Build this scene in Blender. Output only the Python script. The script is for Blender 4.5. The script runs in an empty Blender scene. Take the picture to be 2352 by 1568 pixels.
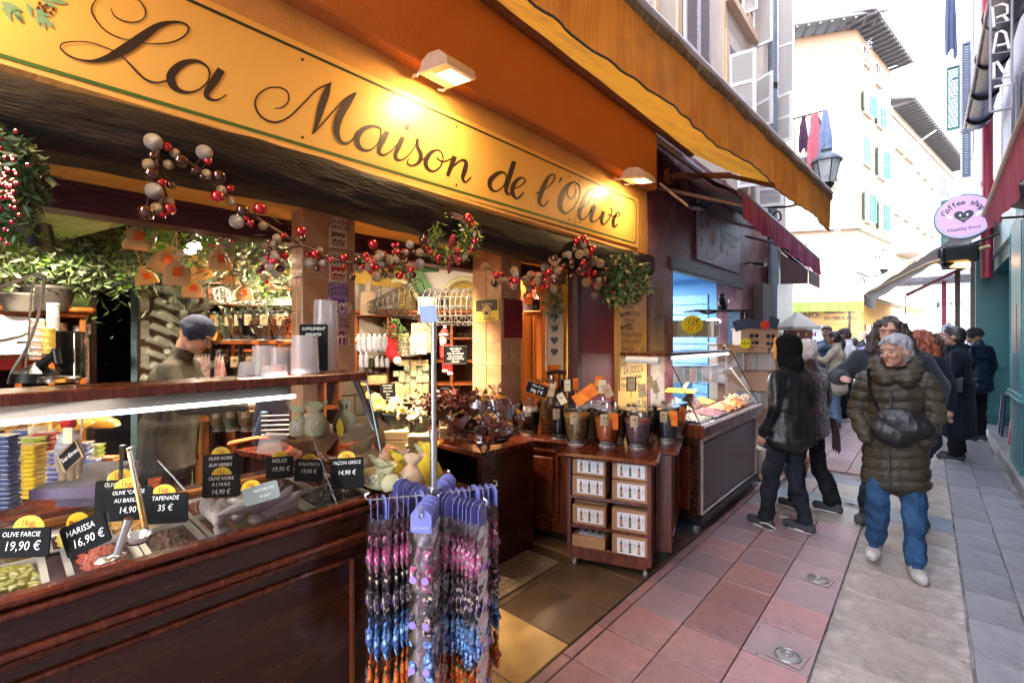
import bpy,math,random,bmesh
import numpy as np
from mathutils import Vector as V,Matrix,noise,Euler
random.seed(7)
PI=math.pi
SC=bpy.context.scene
COL=SC.collection
TS=bpy.data.scenes.new('workbench')
def tomesh(ob):
 TS.collection.objects.link(ob);vl=TS.view_layers[0];vl.update();me=bpy.data.meshes.new_from_object(ob.evaluated_get(vl.depsgraph));bpy.data.objects.remove(ob);return me
# ------------------------------------------------------------------ camera, sky, sun, exposure
CAMH=1.62
YAW=math.radians(42)
cd=bpy.data.cameras.new('camera');cam=bpy.data.objects.new('camera',cd);COL.objects.link(cam)
cam.location=(0,0,CAMH);cam.rotation_euler=(PI/2,0,YAW)
cd.sensor_width=36;cd.lens=36*1060/2352;cd.shift_y=-8/2352;cd.clip_start=.05;cd.clip_end=400
SC.camera=cam
world=bpy.data.worlds.new('World');SC.world=world;world.use_nodes=True
nt=world.node_tree;bg=nt.nodes['Background']
sky=nt.nodes.new('ShaderNodeTexSky');sky.sky_type='NISHITA';sky.sun_disc=False
SUN_EL,SUN_ROT=math.radians(48),math.radians(-128)
sky.sun_elevation=SUN_EL;sky.sun_rotation=math.radians(128);sky.air_density=1.0;sky.dust_density=1.5;sky.ozone_density=1.0
hs=nt.nodes.new('ShaderNodeHueSaturation');hs.inputs['Saturation'].default_value=.62;hs.inputs['Value'].default_value=1.25
nt.links.new(sky.outputs[0],hs.inputs['Color']);nt.links.new(hs.outputs[0],bg.inputs[0]);bg.inputs[1].default_value=.15
sl=bpy.data.lights.new('sun','SUN');so=bpy.data.objects.new('sun',sl);COL.objects.link(so)
sl.energy=.5;sl.angle=math.radians(50);sl.color=(1,.95,.88)
sd=V((math.cos(SUN_EL)*math.sin(math.radians(128)),math.cos(SUN_EL)*math.cos(math.radians(128)),math.sin(SUN_EL)))
so.rotation_euler=sd.to_track_quat('Z','Y').to_euler()
SC.view_settings.view_transform='Standard';SC.view_settings.look='None'
SC.view_settings.exposure=3.95;SC.view_settings.gamma=1;SC.view_settings.use_curve_mapping=False
SC.cycles.max_bounces=7;SC.cycles.diffuse_bounces=4;SC.cycles.glossy_bounces=3;SC.cycles.transmission_bounces=6
SC.cycles.transparent_max_bounces=24;SC.cycles.sample_clamp_indirect=6;SC.cycles.caustics_reflective=False;SC.cycles.caustics_refractive=False
SC.cycles.use_denoising=True
# ------------------------------------------------------------------ picture geometry: where a sight line meets a real plane of the place
FW=V((-math.sin(YAW),math.cos(YAW),0));RT=V((math.cos(YAW),math.sin(YAW),0));O0=V((0,0,CAMH))
def ray(px,py):return FW+RT*((px-1176)/1060)+V((0,0,(776-py)/1060))
def at(px,py,t):return O0+ray(px,py)*t
def atx(px,py,X):r=ray(px,py);return O0+r*(X/r.x)
def aty(px,py,Y):r=ray(px,py);return O0+r*(Y/r.y)
def atz(px,py,Z):r=ray(px,py);return O0+r*((Z-CAMH)/r.z)
# ------------------------------------------------------------------ materials
def hx(h,k=1.0):
 c=[int(h[i:i+2],16)/255 for i in(0,2,4)]
 return tuple(k*(x/12.92 if x<=.04045 else((x+.055)/1.055)**2.4)for x in c)
MC={}
def mat(key,col=(.5,.5,.5),rough=.55,metal=0,var=.15,vs=7,col2=None,bump=.12,bs=60,coat=0,stretch=None,emit=None,es=0,
trans=0,ior=1.45,rnd=0,spec=.5,sheen=0,dirt=None,ds=2.5,alpha=1,spk=0):
 if key in MC:return MC[key]
 m=bpy.data.materials.new(key);m.use_nodes=True;n=m.node_tree;L=n.links;b=n.nodes['Principled BSDF']
 if isinstance(col,str):col=hx(col)
 if isinstance(col2,str):col2=hx(col2)
 tc=n.nodes.new('ShaderNodeTexCoord');mp=n.nodes.new('ShaderNodeMapping');L.new(tc.outputs['Object'],mp.inputs[0])
 if stretch:mp.inputs['Scale'].default_value=stretch
 b.inputs['Roughness'].default_value=rough;b.inputs['Metallic'].default_value=metal;b.inputs['IOR'].default_value=ior
 b.inputs['Specular IOR Level'].default_value=spec;b.inputs['Coat Weight'].default_value=coat;b.inputs['Coat Roughness'].default_value=.12
 b.inputs['Transmission Weight'].default_value=trans;b.inputs['Sheen Weight'].default_value=sheen;b.inputs['Alpha'].default_value=alpha
 nz=n.nodes.new('ShaderNodeTexNoise');nz.inputs['Scale'].default_value=vs;nz.inputs['Detail'].default_value=5;nz.inputs['Roughness'].default_value=.62
 L.new(mp.outputs[0],nz.inputs['Vector'])
 rp=n.nodes.new('ShaderNodeValToRGB');L.new(nz.outputs['Fac'],rp.inputs[0])
 rp.color_ramp.elements[0].position=.32;rp.color_ramp.elements[1].position=.68
 if col2 is None:a=tuple(c*(1-var)for c in col);c2=tuple(min(1,c*(1+var))for c in col)
 else:a,c2=col,col2
 rp.color_ramp.elements[0].color=a+(1,);rp.color_ramp.elements[1].color=c2+(1,)
 out=rp.outputs[0]
 if dirt:
  d=n.nodes.new('ShaderNodeTexNoise');d.inputs['Scale'].default_value=ds;d.inputs['Detail'].default_value=8;d.inputs['Roughness'].default_value=.7;L.new(tc.outputs['Object'],d.inputs['Vector'])
  r2=n.nodes.new('ShaderNodeValToRGB');r2.color_ramp.elements[0].position=.48;r2.color_ramp.elements[1].position=.7
  r2.color_ramp.elements[1].color=(.85,.85,.85,1);L.new(d.outputs['Fac'],r2.inputs[0])
  mx=n.nodes.new('ShaderNodeMix');mx.data_type='RGBA';L.new(r2.outputs[0],mx.inputs[0]);L.new(out,mx.inputs[6]);mx.inputs[7].default_value=(hx(dirt)if isinstance(dirt,str)else dirt)+(1,);out=mx.outputs[2]
 if spk:
  d=n.nodes.new('ShaderNodeTexNoise');d.inputs['Scale'].default_value=260;d.inputs['Detail'].default_value=3;L.new(tc.outputs['Object'],d.inputs['Vector']);ma=n.nodes.new('ShaderNodeMapRange');L.new(d.outputs['Fac'],ma.inputs[0]);ma.inputs[1].default_value=.35;ma.inputs[2].default_value=.65;ma.inputs[3].default_value=1-spk;ma.inputs[4].default_value=1+spk
  h=n.nodes.new('ShaderNodeHueSaturation');L.new(ma.outputs[0],h.inputs['Value']);L.new(out,h.inputs['Color']);out=h.outputs[0]
 if rnd:
  oi=n.nodes.new('ShaderNodeObjectInfo');ma=n.nodes.new('ShaderNodeMapRange');L.new(oi.outputs['Random'],ma.inputs[0])
  ma.inputs[3].default_value=1-rnd;ma.inputs[4].default_value=1+rnd
  h=n.nodes.new('ShaderNodeHueSaturation');L.new(ma.outputs[0],h.inputs['Value']);L.new(out,h.inputs['Color']);out=h.outputs[0]
 L.new(out,b.inputs['Base Color'])
 if bump:
  n2=n.nodes.new('ShaderNodeTexNoise');n2.inputs['Scale'].default_value=bs;n2.inputs['Detail'].default_value=4;L.new(mp.outputs[0],n2.inputs['Vector'])
  bp=n.nodes.new('ShaderNodeBump');bp.inputs['Strength'].default_value=bump;bp.inputs['Distance'].default_value=.01;L.new(n2.outputs['Fac'],bp.inputs['Height']);L.new(bp.outputs[0],b.inputs['Normal'])
  mr=n.nodes.new('ShaderNodeMapRange');L.new(nz.outputs['Fac'],mr.inputs[0]);mr.inputs[3].default_value=max(0,rough-.1);mr.inputs[4].default_value=min(1,rough+.12);L.new(mr.outputs[0],b.inputs['Roughness'])
 if emit:
  b.inputs['Emission Color'].default_value=(hx(emit)if isinstance(emit,str)else emit)+(1,);b.inputs['Emission Strength'].default_value=es*.56
 MC[key]=m;return m
def cloth2(key,fab,alpha=.5):
 if key in MC:return MC[key]
 m=mat(key,**fab);n=m.node_tree;b=n.nodes['Principled BSDF'];o=[x for x in n.nodes if x.type=='OUTPUT_MATERIAL'][0]
 t=n.nodes.new('ShaderNodeBsdfTranslucent');src=b.inputs['Base Color'].links[0].from_socket;n.links.new(src,t.inputs[0])
 x=n.nodes.new('ShaderNodeMixShader');x.inputs[0].default_value=alpha;n.links.new(b.outputs[0],x.inputs[1]);n.links.new(t.outputs[0],x.inputs[2]);n.links.new(x.outputs[0],o.inputs['Surface']);return m
def thinglass(key,tint=(1,1,1),refl=.08,rough=.02,ior=1.45):
 if key in MC:return MC[key]
 m=bpy.data.materials.new(key);m.use_nodes=True;n=m.node_tree;n.nodes.remove(n.nodes['Principled BSDF']);o=n.nodes['Material Output']
 tr=n.nodes.new('ShaderNodeBsdfTransparent');tr.inputs[0].default_value=tuple(tint)+(1,)
 gl=n.nodes.new('ShaderNodeBsdfGlossy');gl.inputs['Roughness'].default_value=rough
 fr=n.nodes.new('ShaderNodeFresnel');fr.inputs[0].default_value=ior
 ad=n.nodes.new('ShaderNodeMath');ad.operation='ADD';ad.inputs[1].default_value=refl;ad.use_clamp=True;n.links.new(fr.outputs[0],ad.inputs[0])
 x=n.nodes.new('ShaderNodeMixShader');n.links.new(ad.outputs[0],x.inputs[0]);n.links.new(tr.outputs[0],x.inputs[1]);n.links.new(gl.outputs[0],x.inputs[2]);n.links.new(x.outputs[0],o.inputs[0])
 MC[key]=m;return m
def speck(key,cols,scale,rough=.6,bump=.3,metal=0,coat=0):
 if key in MC:return MC[key]
 m=mat(key,(.5,.5,.5),rough=rough,bump=0,metal=metal,coat=coat);n=m.node_tree;L=n.links;b=n.nodes['Principled BSDF']
 tc=[x for x in n.nodes if x.type=='TEX_COORD'][0]
 v=n.nodes.new('ShaderNodeTexVoronoi');v.inputs['Scale'].default_value=scale;L.new(tc.outputs['Object'],v.inputs['Vector'])
 sp=n.nodes.new('ShaderNodeSeparateColor');L.new(v.outputs['Color'],sp.inputs[0])
 r=n.nodes.new('ShaderNodeValToRGB');r.color_ramp.interpolation='CONSTANT'
 while len(r.color_ramp.elements)<len(cols):r.color_ramp.elements.new(.5)
 for i,c in enumerate(cols):
  r.color_ramp.elements[i].position=i/len(cols);r.color_ramp.elements[i].color=(hx(c)if isinstance(c,str)else c)+(1,)
 L.new(sp.outputs[0],r.inputs[0]);L.new(r.outputs[0],b.inputs['Base Color'])
 if bump:
  bp=n.nodes.new('ShaderNodeBump');bp.inputs['Strength'].default_value=bump;bp.inputs['Distance'].default_value=.01;bp.invert=True;L.new(v.outputs['Distance'],bp.inputs['Height']);L.new(bp.outputs[0],b.inputs['Normal'])
 return m
# ------------------------------------------------------------------ mesh builder
class MB:
 def __init__(s):s.v=[];s.f=[];s.m=[]
 def add(s,vs,fs,mi=0):
  n=len(s.v);s.v+=[tuple(v)for v in vs];s.f+=[tuple(i+n for i in f)for f in fs];s.m+=[mi]*len(fs);return s
 def cbox(s,c,d,R=None,mi=0,ch=0):
  h=[x/2 for x in d];c=V(c);R=R or Matrix.Identity(3)
  if not ch:
   vs=[c+R@V((x*h[0],y*h[1],z*h[2]))for x in(-1,1)for y in(-1,1)for z in(-1,1)]
   return s.add(vs,[(0,1,3,2),(4,6,7,5),(0,4,5,1),(2,3,7,6),(0,2,6,4),(1,5,7,3)],mi)
  k=min(ch,min(h)*.9);vs=[];ix={}
  for x in(-1,1):
   for y in(-1,1):
    for z in(-1,1):
     for a in range(3):
      p=[x*(h[0]-k),y*(h[1]-k),z*(h[2]-k)];p[a]=(x,y,z)[a]*h[a];ix[(x,y,z,a)]=len(vs);vs.append(c+R@V(p))
  fs=[]
  for a in range(3):
   b,e=(a+1)%3,(a+2)%3
   for sg in(-1,1):
    q=[]
    for u,w in((-1,-1),(1,-1),(1,1),(-1,1)):
     t=[0,0,0];t[a]=sg;t[b]=u;t[e]=w;q.append(ix[(*t,a)])
    fs.append(tuple(q))
   for u in(-1,1):
    for w in(-1,1):
     t=[0,0,0];t[b]=u;t[e]=w;t0=list(t);t0[a]=-1;t1=list(t);t1[a]=1
     fs.append((ix[(*t0,b)],ix[(*t1,b)],ix[(*t1,e)],ix[(*t0,e)]))
  for x in(-1,1):
   for y in(-1,1):
    for z in(-1,1):fs.append((ix[(x,y,z,0)],ix[(x,y,z,1)],ix[(x,y,z,2)]))
  return s.add(vs,fs,mi)
 def box(s,a,b,mi=0,ch=0):
  return s.cbox([(a[i]+b[i])/2 for i in range(3)],[abs(b[i]-a[i])for i in range(3)],None,mi,ch)
 def rings(s,rs,mi=0,caps=(True,True),closed=False):
  n=len(rs[0]);vs=[p for r in rs for p in r];fs=[]
  m=len(rs)
  for i in range(m if closed else m-1):
   a,b=i*n,((i+1)%m)*n
   for j in range(n):k=(j+1)%n;fs.append((a+j,a+k,b+k,b+j))
  if not closed:
   if caps[0]:fs.append(tuple(range(n-1,-1,-1)))
   if caps[1]:fs.append(tuple(range((m-1)*n,m*n)))
  return s.add(vs,fs,mi)
 def cyl(s,p0,p1,r0,r1=None,n=12,mi=0,caps=(True,True)):
  return s.tube([p0,p1],[r0,r0 if r1 is None else r1],n,mi,caps)
 def tube(s,pts,r,n=8,mi=0,caps=(True,True),closed=False,sq=1):
  pts=[V(p)for p in pts];rr=r if isinstance(r,(list,tuple))else[r]*len(pts);rs=[];u=None
  for i,p in enumerate(pts):
   a=pts[i-1]if(i or closed)else pts[0];b=pts[(i+1)%len(pts)]if(i<len(pts)-1 or closed)else pts[-1]
   d=(b-a).normalized()if(b-a).length>1e-9 else V((0,0,1))
   if u is None:u=d.orthogonal().normalized()if abs(d.z)>.99 else V((0,0,1)).cross(d).normalized()
   u=(u-d*u.dot(d)).normalized();w=d.cross(u)
   rs.append([p+(u*math.cos(2*PI*j/n)+w*math.sin(2*PI*j/n)*sq)*rr[i]for j in range(n)])
  return s.rings(rs,mi,caps,closed)
 def lathe(s,prof,c=(0,0,0),n=20,mi=0,caps=(True,True),sx=1,sy=1):
  return s.rings([[(c[0]+r*math.cos(2*PI*j/n)*sx,c[1]+r*math.sin(2*PI*j/n)*sy,c[2]+z)for j in range(n)]for r,z in prof],mi,caps)
 def sph(s,c,r,n=10,m=6,mi=0,R=None):
  r=(r,r,r)if not isinstance(r,(tuple,list))else r;c=V(c);rs=[]
  for i in range(1,m):
   t=PI*i/m;rs.append([V((r[0]*math.sin(t)*math.cos(2*PI*j/n),r[1]*math.sin(t)*math.sin(2*PI*j/n),-r[2]*math.cos(t)))for j in range(n)])
  vs=[V((0,0,-r[2]))]+[p for q in rs for p in q]+[V((0,0,r[2]))]
  if R:vs=[R@p for p in vs]
  vs=[c+p for p in vs];fs=[];k=len(rs)
  for j in range(n):
   fs.append((0,1+(j+1)%n,1+j));fs.append((1+(k-1)*n+j,1+(k-1)*n+(j+1)%n,len(vs)-1))
   for i in range(k-1):fs.append((1+i*n+j,1+i*n+(j+1)%n,1+(i+1)*n+(j+1)%n,1+(i+1)*n+j))
  return s.add(vs,fs,mi)
 def ext(s,pts,d,mi=0):
  d=V(d);n=len(pts);pts=[V(p)for p in pts];vs=pts+[p+d for p in pts]
  return s.add(vs,[tuple(range(n)),tuple(range(2*n-1,n-1,-1))]+[(i,i+n,(i+1)%n+n,(i+1)%n)for i in range(n)],mi)
 def quad(s,a,b,c,d,mi=0):return s.add([a,b,c,d],[(0,1,2,3)],mi)
 def grid(s,fn,nu,nv,mi=0):
  vs=[fn(i/nu,j/nv)for j in range(nv+1)for i in range(nu+1)]
  return s.add(vs,[(j*(nu+1)+i,j*(nu+1)+i+1,(j+1)*(nu+1)+i+1,(j+1)*(nu+1)+i)for j in range(nv)for i in range(nu)],mi)
 def xf(s,M):s.v=[tuple(M@V(v))for v in s.v];return s
WM={}
def reg(o,M):WM[o.name]=M
def mtx(loc,rz=0,sc=1):return Matrix.Translation(V(loc))@Matrix.Rotation(rz,4,'Z')@Matrix.Scale(sc,4)
def tag(o,label=None,cat=None,group=None,kind=None):
 if label:o['label']=label
 if cat:o['category']=cat
 if group:o['group']=group
 if kind:o['kind']=kind
 return o
def thing(name,label,cat,loc=(0,0,0),rz=0,group=None,kind=None):
 o=bpy.data.objects.new(name,None);COL.objects.link(o);o.location=loc;o.rotation_euler=(0,0,rz);o.empty_display_size=.05
 reg(o,mtx(loc,rz));return tag(o,label,cat,group,kind)
def smooth(me,ang=None):
 me.polygons.foreach_set('use_smooth',[True]*len(me.polygons))
 if ang:
  try:me.set_sharp_from_angle(angle=math.radians(ang))
  except Exception:pass
def O(name,mb,m,parent=None,sm=False,label=None,cat=None,group=None,kind=None,recalc=True):
 """one mesh object; geometry is given in world coordinates and stored relative to its parent or its own base"""
 if isinstance(mb,MB):
  me=bpy.data.meshes.new(name)
  if parent is not None:T=WM[parent.name]
  else:
   a=np.array(mb.v);T=Matrix.Translation(V(((a[:,0].min()+a[:,0].max())/2,(a[:,1].min()+a[:,1].max())/2,a[:,2].min())))
  Ti=T.inverted();me.from_pydata([tuple(Ti@V(v))for v in mb.v],[],mb.f)
  if any(mb.m):me.polygons.foreach_set('material_index',mb.m)
  if recalc and len(mb.f)<30000:
   bm=bmesh.new();bm.from_mesh(me);bmesh.ops.recalc_face_normals(bm,faces=bm.faces);bm.to_mesh(me);bm.free()
  if sm:smooth(me,sm if sm is not True else 40)
 else:me=mb;T=WM[parent.name]if parent is not None else Matrix.Identity(4)
 for x in(m if isinstance(m,(list,tuple))else[m]):me.materials.append(x)
 o=bpy.data.objects.new(name,me);COL.objects.link(o)
 if parent is not None:o.parent=parent;reg(o,WM[parent.name])
 else:o.location=T.to_translation();reg(o,T)
 return tag(o,label,cat,group,kind)
def kids(o):return[c for c in bpy.data.objects if c.parent==o]
def dup(root,loc,rz=0,label=None,sc=1,tree=None,group=None):
 if tree is None:
  tree=KT.get(root.name)
  if tree is None:
   def walk(o):return[(c,walk(c))for c in kids(o)]
   tree=KT[root.name]=walk(root)
 r=root.copy();COL.objects.link(r);r.location=loc;r.rotation_euler=(0,0,rz);r.scale=(sc,sc,sc);reg(r,mtx(loc,rz,sc))
 if label:r['label']=label
 if group:r['group']=group
 def go(lst,par):
  for c,sub in lst:
   k=c.copy();COL.objects.link(k);k.parent=par;reg(k,WM[par.name]);go(sub,k)
 go(tree,r);return r
KT={}
def piece(src,loc,rot=(0,0,0),parent=None,sc=(1,1,1),name=None):
 o=bpy.data.objects.new(name or src.name.split('.')[0],src.data);COL.objects.link(o);M=Matrix.Translation(V(loc))@Euler(rot).to_matrix().to_4x4()@Matrix.Diagonal(V((*sc,1)))
 if parent is not None:o.parent=parent;M=WM[parent.name].inverted()@M
 o.matrix_basis=M;return o
def mesh0(name,mb,m,sm=False):
 me=bpy.data.meshes.new(name);me.from_pydata(mb.v,[],mb.f)
 if any(mb.m):me.polygons.foreach_set('material_index',mb.m)
 bm=bmesh.new();bm.from_mesh(me);bmesh.ops.recalc_face_normals(bm,faces=bm.faces);bm.to_mesh(me);bm.free()
 if sm:smooth(me,40)
 for x in(m if isinstance(m,(list,tuple))else[m]):me.materials.append(x)
 return me
def put(name,me,loc,rot=(0,0,0),parent=None,sc=(1,1,1),**k):
 o=bpy.data.objects.new(name,me);COL.objects.link(o);M=Matrix.Translation(V(loc))@Euler(rot).to_matrix().to_4x4()@Matrix.Diagonal(V((*sc,1)))
 reg(o,M)
 if parent is not None:o.parent=parent;M=WM[parent.name].inverted()@M
 o.matrix_basis=M;return tag(o,k.get('label'),k.get('cat'),k.get('group'),k.get('kind'))
def frame(o,x,y):
 x=V(x).normalized();y=V(y);z=x.cross(y).normalized();y=z.cross(x)
 return Matrix(((x.x,y.x,z.x,o[0]),(x.y,y.y,z.y,o[1]),(x.z,y.z,z.z,o[2]),(0,0,0,1)))
TXT={}
def text(s,m,parent,origin,xd,yd,size,align='LEFT',ext=.0006,shear=0,name='lettering',bold=0,sx=1,space=1):
 key=(s,align,shear,bold,space)
 if key not in TXT:
  cu=bpy.data.curves.new('t','FONT');cu.body=s;cu.size=1;cu.align_x=align;cu.align_y='CENTER';cu.shear=shear;cu.resolution_u=2;cu.extrude=0;cu.offset=bold;cu.space_character=space
  ob=bpy.data.objects.new('t',cu);me=tomesh(ob);TXT[key]=me;bpy.data.curves.remove(cu)
 me=TXT[key].copy();F=frame(origin,xd,yd)@Matrix.Diagonal(V((size*sx,size,size,1)))
 me.transform(F)if parent is None else me.transform(WM[parent.name].inverted()@F)
 me.name=name;me.materials.clear();me.materials.append(m)
 o=bpy.data.objects.new(name,me);COL.objects.link(o)
 if parent is not None:o.parent=parent
 return o
def crom(pts,k=6):
 P=[V(p)for p in pts];P=[P[0]*2-P[1]]+P+[P[-1]*2-P[-2]];out=[]
 for i in range(1,len(P)-2):
  for j in range(k):
   t=j/k;a,b,c,d=P[i-1],P[i],P[i+1],P[i+2]
   out.append(.5*((2*b)+(c-a)*t+(2*a-5*b+4*c-d)*t*t+(3*b-a-3*c+d)*t**3))
 out.append(P[-2]);return out
def area(name,loc,target,size,power,col,parent=None,sy=None,spread=None):
 l=bpy.data.lights.new(name,'AREA');l.energy=power*.72;l.color=col;l.size=size
 if sy:l.shape='RECTANGLE';l.size_y=sy
 if spread:l.spread=spread
 o=bpy.data.objects.new(name,l);COL.objects.link(o);q=(V(loc)-V(target)).to_track_quat('Z','Y')
 M=Matrix.Translation(V(loc))@q.to_matrix().to_4x4()
 if parent is not None:o.parent=parent;M=WM[parent.name].inverted()@M
 o.matrix_basis=M;return o
RZ=lambda a:Matrix.Rotation(a,3,'Z')
RX=lambda a:Matrix.Rotation(a,3,'X')
RY=lambda a:Matrix.Rotation(a,3,'Y')
WARM=(1,.72,.42)
WOOD=mat('walnut','27110a',rough=.24,col2='3d1c10',vs=3,stretch=(6,.8,6),bump=.05,bs=30,coat=.25)
WOODR=mat('red_wood','46190c',rough=.26,col2='642a14',vs=3,stretch=(6,6,.8),bump=.05,coat=.25)
WOODO=mat('orange_wood','7a3c16',rough=.4,col2='a0581f',vs=3,stretch=(5,5,.8),bump=.06)
DARK=mat('dark_metal','1c1d20',rough=.4,metal=.4,bump=.03)
STEEL=mat('steel',(.62,.62,.6),rough=.22,metal=1,var=.06,bump=.04)
BLACK=mat('black_plastic','0c0c0d',rough=.4,bump=.05)
WHITE=mat('white_paint',(.78,.77,.74),rough=.5,var=.05)
PAPER=mat('paper',(.78,.76,.7),rough=.8,var=.04,bump=.03)
INK=mat('ink',(.03,.025,.02),rough=.6,bump=0)
CHALK=mat('chalk',(.8,.8,.76),rough=.9,bump=0)
SLATE=mat('slate',(.007,.0075,.008),rough=.75,spec=.15,var=.3,bump=.08)
GLASS=thinglass('clear_glass',(.97,.98,.97),.0)
ACRY=thinglass('clear_plastic',(.955,.955,.95),.035,.06)
# ================================================================== THE SETTING
def perp(P0,d):return V((d[1],-d[0],0))
def onp(px,py,P0,d):
 r=ray(px,py);n=V((-d[1],d[0],0));t=(V(P0)-O0).dot(n)/r.dot(n);return O0+r*t
GROUT=mat('grout',(.045,.04,.04),rough=.9,col2=(.42,.36,.34),vs=4,bump=.3)
ground=O('ground',MB().quad((-90,-40,-.05),(90,-40,-.05),(90,140,-.05),(-90,140,-.05)),GROUT,kind='structure')
REDT=mat('red_terracotta',(.24,.115,.11),rough=.38,col2=(.37,.20,.19),vs=3.5,bump=.25,bs=160,spk=.2,rnd=.2,dirt=(.10,.07,.075),ds=2.6)
PURT=mat('mauve_terracotta',(.21,.135,.15),rough=.38,col2=(.33,.215,.215),vs=3.5,bump=.25,bs=160,spk=.2,rnd=.12,dirt=(.12,.1,.11),ds=1.6)
TANS=mat('tan_slab',(.20,.17,.145),rough=.36,col2=(.42,.37,.33),vs=5,bump=.35,spk=.3,bs=180,rnd=.14,dirt=(.09,.075,.065),ds=3)
GREYS=mat('grey_slab',(.14,.14,.15),rough=.36,col2=(.29,.28,.295),vs=5,spk=.3,bump=.3,bs=180,rnd=.14,dirt=(.08,.075,.08),ds=3)
BLUES=mat('blue_slab',(.12,.15,.18),rough=.45,col2=(.18,.21,.24),vs=3,bump=.2,rnd=.15)
BRWT=mat('brown_tile',(.065,.038,.019),rough=.4,col2=(.14,.085,.044),vs=4,bump=.35,bs=200,rnd=.12)
LAMPT=mat('lamplit_tile',(.33,.20,.06),rough=.4,col2=(.48,.31,.11),vs=3,bump=.2,bs=200,rnd=.08)  # shop floor tile with the warm lamplight put into its colour
pav=O('pavement',MB().quad((-3.2,-6,-.022),(.72,-6,-.022),(.72,30,-.022),(-3.2,30,-.022)),GROUT,kind='structure')
TM={}
def slab(x0,x1,y0,y1,m,nm):
 g=.0032;w,d=round(x1-x0-2*g,3),round(y1-y0-2*g,3);k=(w,d,m.name)
 if k not in TM:TM[k]=mesh0(nm,MB().cbox((0,0,-.011),(w,d,.022),None,0,.003),m)
 put(nm,TM[k],((x0+x1)/2,(y0+y1)/2,random.uniform(-.0012,.0012)),(random.uniform(-.002,.002),random.uniform(-.002,.002),0),pav)
XR=[-1.335,-1.035,-.725,-.42]
y=-.35;i=0
while y<16:
 h=.327
 for c in range(3):
  if 4.98<y+.1<6.7:continue
  sh=0
  slab(XR[c],XR[c+1],y,y+h,REDT if random.random()<.62 and y<7 else PURT,'tile')
 slab(-1.40,-1.338,y,y+h,REDT,'tile');y+=h;i+=1
for(x0,x1,y0,y1,m)in[(-1.335,-.88,4.9,5.46,TANS),(-.88,-.42,4.9,5.46,TANS),(-1.335,-1.03,5.46,5.72,BLUES),(-1.03,-.73,5.46,5.72,BLUES),(-.73,-.42,5.46,5.72,BLUES),(-1.335,-.9,5.72,6.3,TANS),(-.9,-.42,5.72,6.3,TANS),(-1.335,-.9,6.3,6.53,BLUES),(-.9,-.42,6.3,6.53,BLUES)]:
 slab(x0,x1,y0,y1,m,'slab')
y=.38
while y<16:
 m=BLUES if 5.25<y<5.6 else TANS
 if y>7:m=GREYS if int(y*3)%2 else TANS
 slab(-.415,.166,y,y+.409,m,'slab')
 slab(.172,.407,y+.1,y+.509,GREYS,'slab');slab(.412,.672,y-.12,y+.289,GREYS,'slab');y+=.409
for r in range(16):
 for c in range(4):
  x0=-1.41-.505*(c+1);slab(x0,x0+.505,-.83+r*.407,-.83+(r+1)*.407,LAMPT if(r in(4,5,6))else BRWT,'tile')
CAST=mat('cast_metal',(.25,.24,.22),rough=.4,metal=.8,bump=.3,bs=90)
cov=None
for(px,py,lb)in[(1808,1505,'round metal cover in a pale mortar patch nearest the lower edge'),(1878,1330,'worn oval metal cover between two red tiles in front of the walking woman'),(1957,1160,'small metal cover with dark star in a tan slab')]:
 p=atz(px,py,.004);c=thing('drain_cover',lb,'drain cover',(p.x,p.y,0),.3,'round covers set in the paving');x,yv=p.x,p.y
 O('mortar_patch',MB().ext([(x-.085,yv-.06,.0035),(x+.07,yv-.075,.0035),(x+.09,yv+.07,.0035),(x-.07,yv+.075,.0035)],(0,0,.002)),mat('mortar',(.24,.19,.18),rough=.8,bump=.5),c)
 O('rim',MB().tube([(x+.058*math.cos(a*PI/12),yv+.058*math.sin(a*PI/12),.007)for a in range(24)],.006,6,closed=True),CAST,c,sm=True)
 O('lid',MB().lathe([(.05,.004),(.05,.009),(.03,.011),(.028,.007),(.012,.007),(.01,.012)],(x,yv,0),20),DARK if 'star' in lb else CAST,c)
wm=MB().box((-2.6,1.25,0),(-1.965,2.695,.008))
MATM=mat('tread_mat',(.42,.31,.20),rough=.38,metal=.35,bump=.1)
MATB=mat('tread_base',(.07,.05,.035),rough=.6)
wv=MB()
for i in range(13):
 for j in range(29):
  x0,y0=-2.59+i*.048,1.26+j*.0495
  for k in range(3):
   if(i+j)%2:wv.cbox((x0+.024,y0+.01+k*.0145,.0095),(.043,.010,.007))
   else:wv.cbox((x0+.01+k*.0145,y0+.0245,.0095),(.010,.043,.007))
dm=O('doormat',wm,MATB,label='metal basket-weave floor mat lying in the shop doorway',cat='mat');O('weave',wv,MATM,dm,kind='stuff',recalc=False)
shopfloor=O('shop_floor',MB().box((-5.4,-3,-.03),(-3.2,4.7,-.004)),BRWT,kind='structure')
STONE=mat('kerb_stone',(.26,.25,.24),rough=.6,bump=.4,dirt=(.1,.1,.1))
kb=O('kerb',MB().box((.715,-6,-.03),(.9,11.5,.13),0,.012),STONE,kind='structure')
O('door_floor',MB().box((.9,7.4,-.03),(2.6,11.5,.126)),mat('threshold_floor',(.12,.12,.125),rough=.5),kind='structure')
lt=MB()
for i in range(190):
 x,yv=random.uniform(-1.35,.65),random.uniform(1.4,7);a=random.random()*3;r=random.uniform(.004,.014)
 lt.ext([(x+r*math.cos(a+k*1.05)*random.uniform(.6,1),yv+r*math.sin(a+k*1.05),.0022)for k in range(6)],(0,0,.0008))
O('trodden_gum',lt,mat('gum',(.10,.09,.085),rough=.7,col2=(.4,.38,.36),vs=1.5),kind='stuff')
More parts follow.
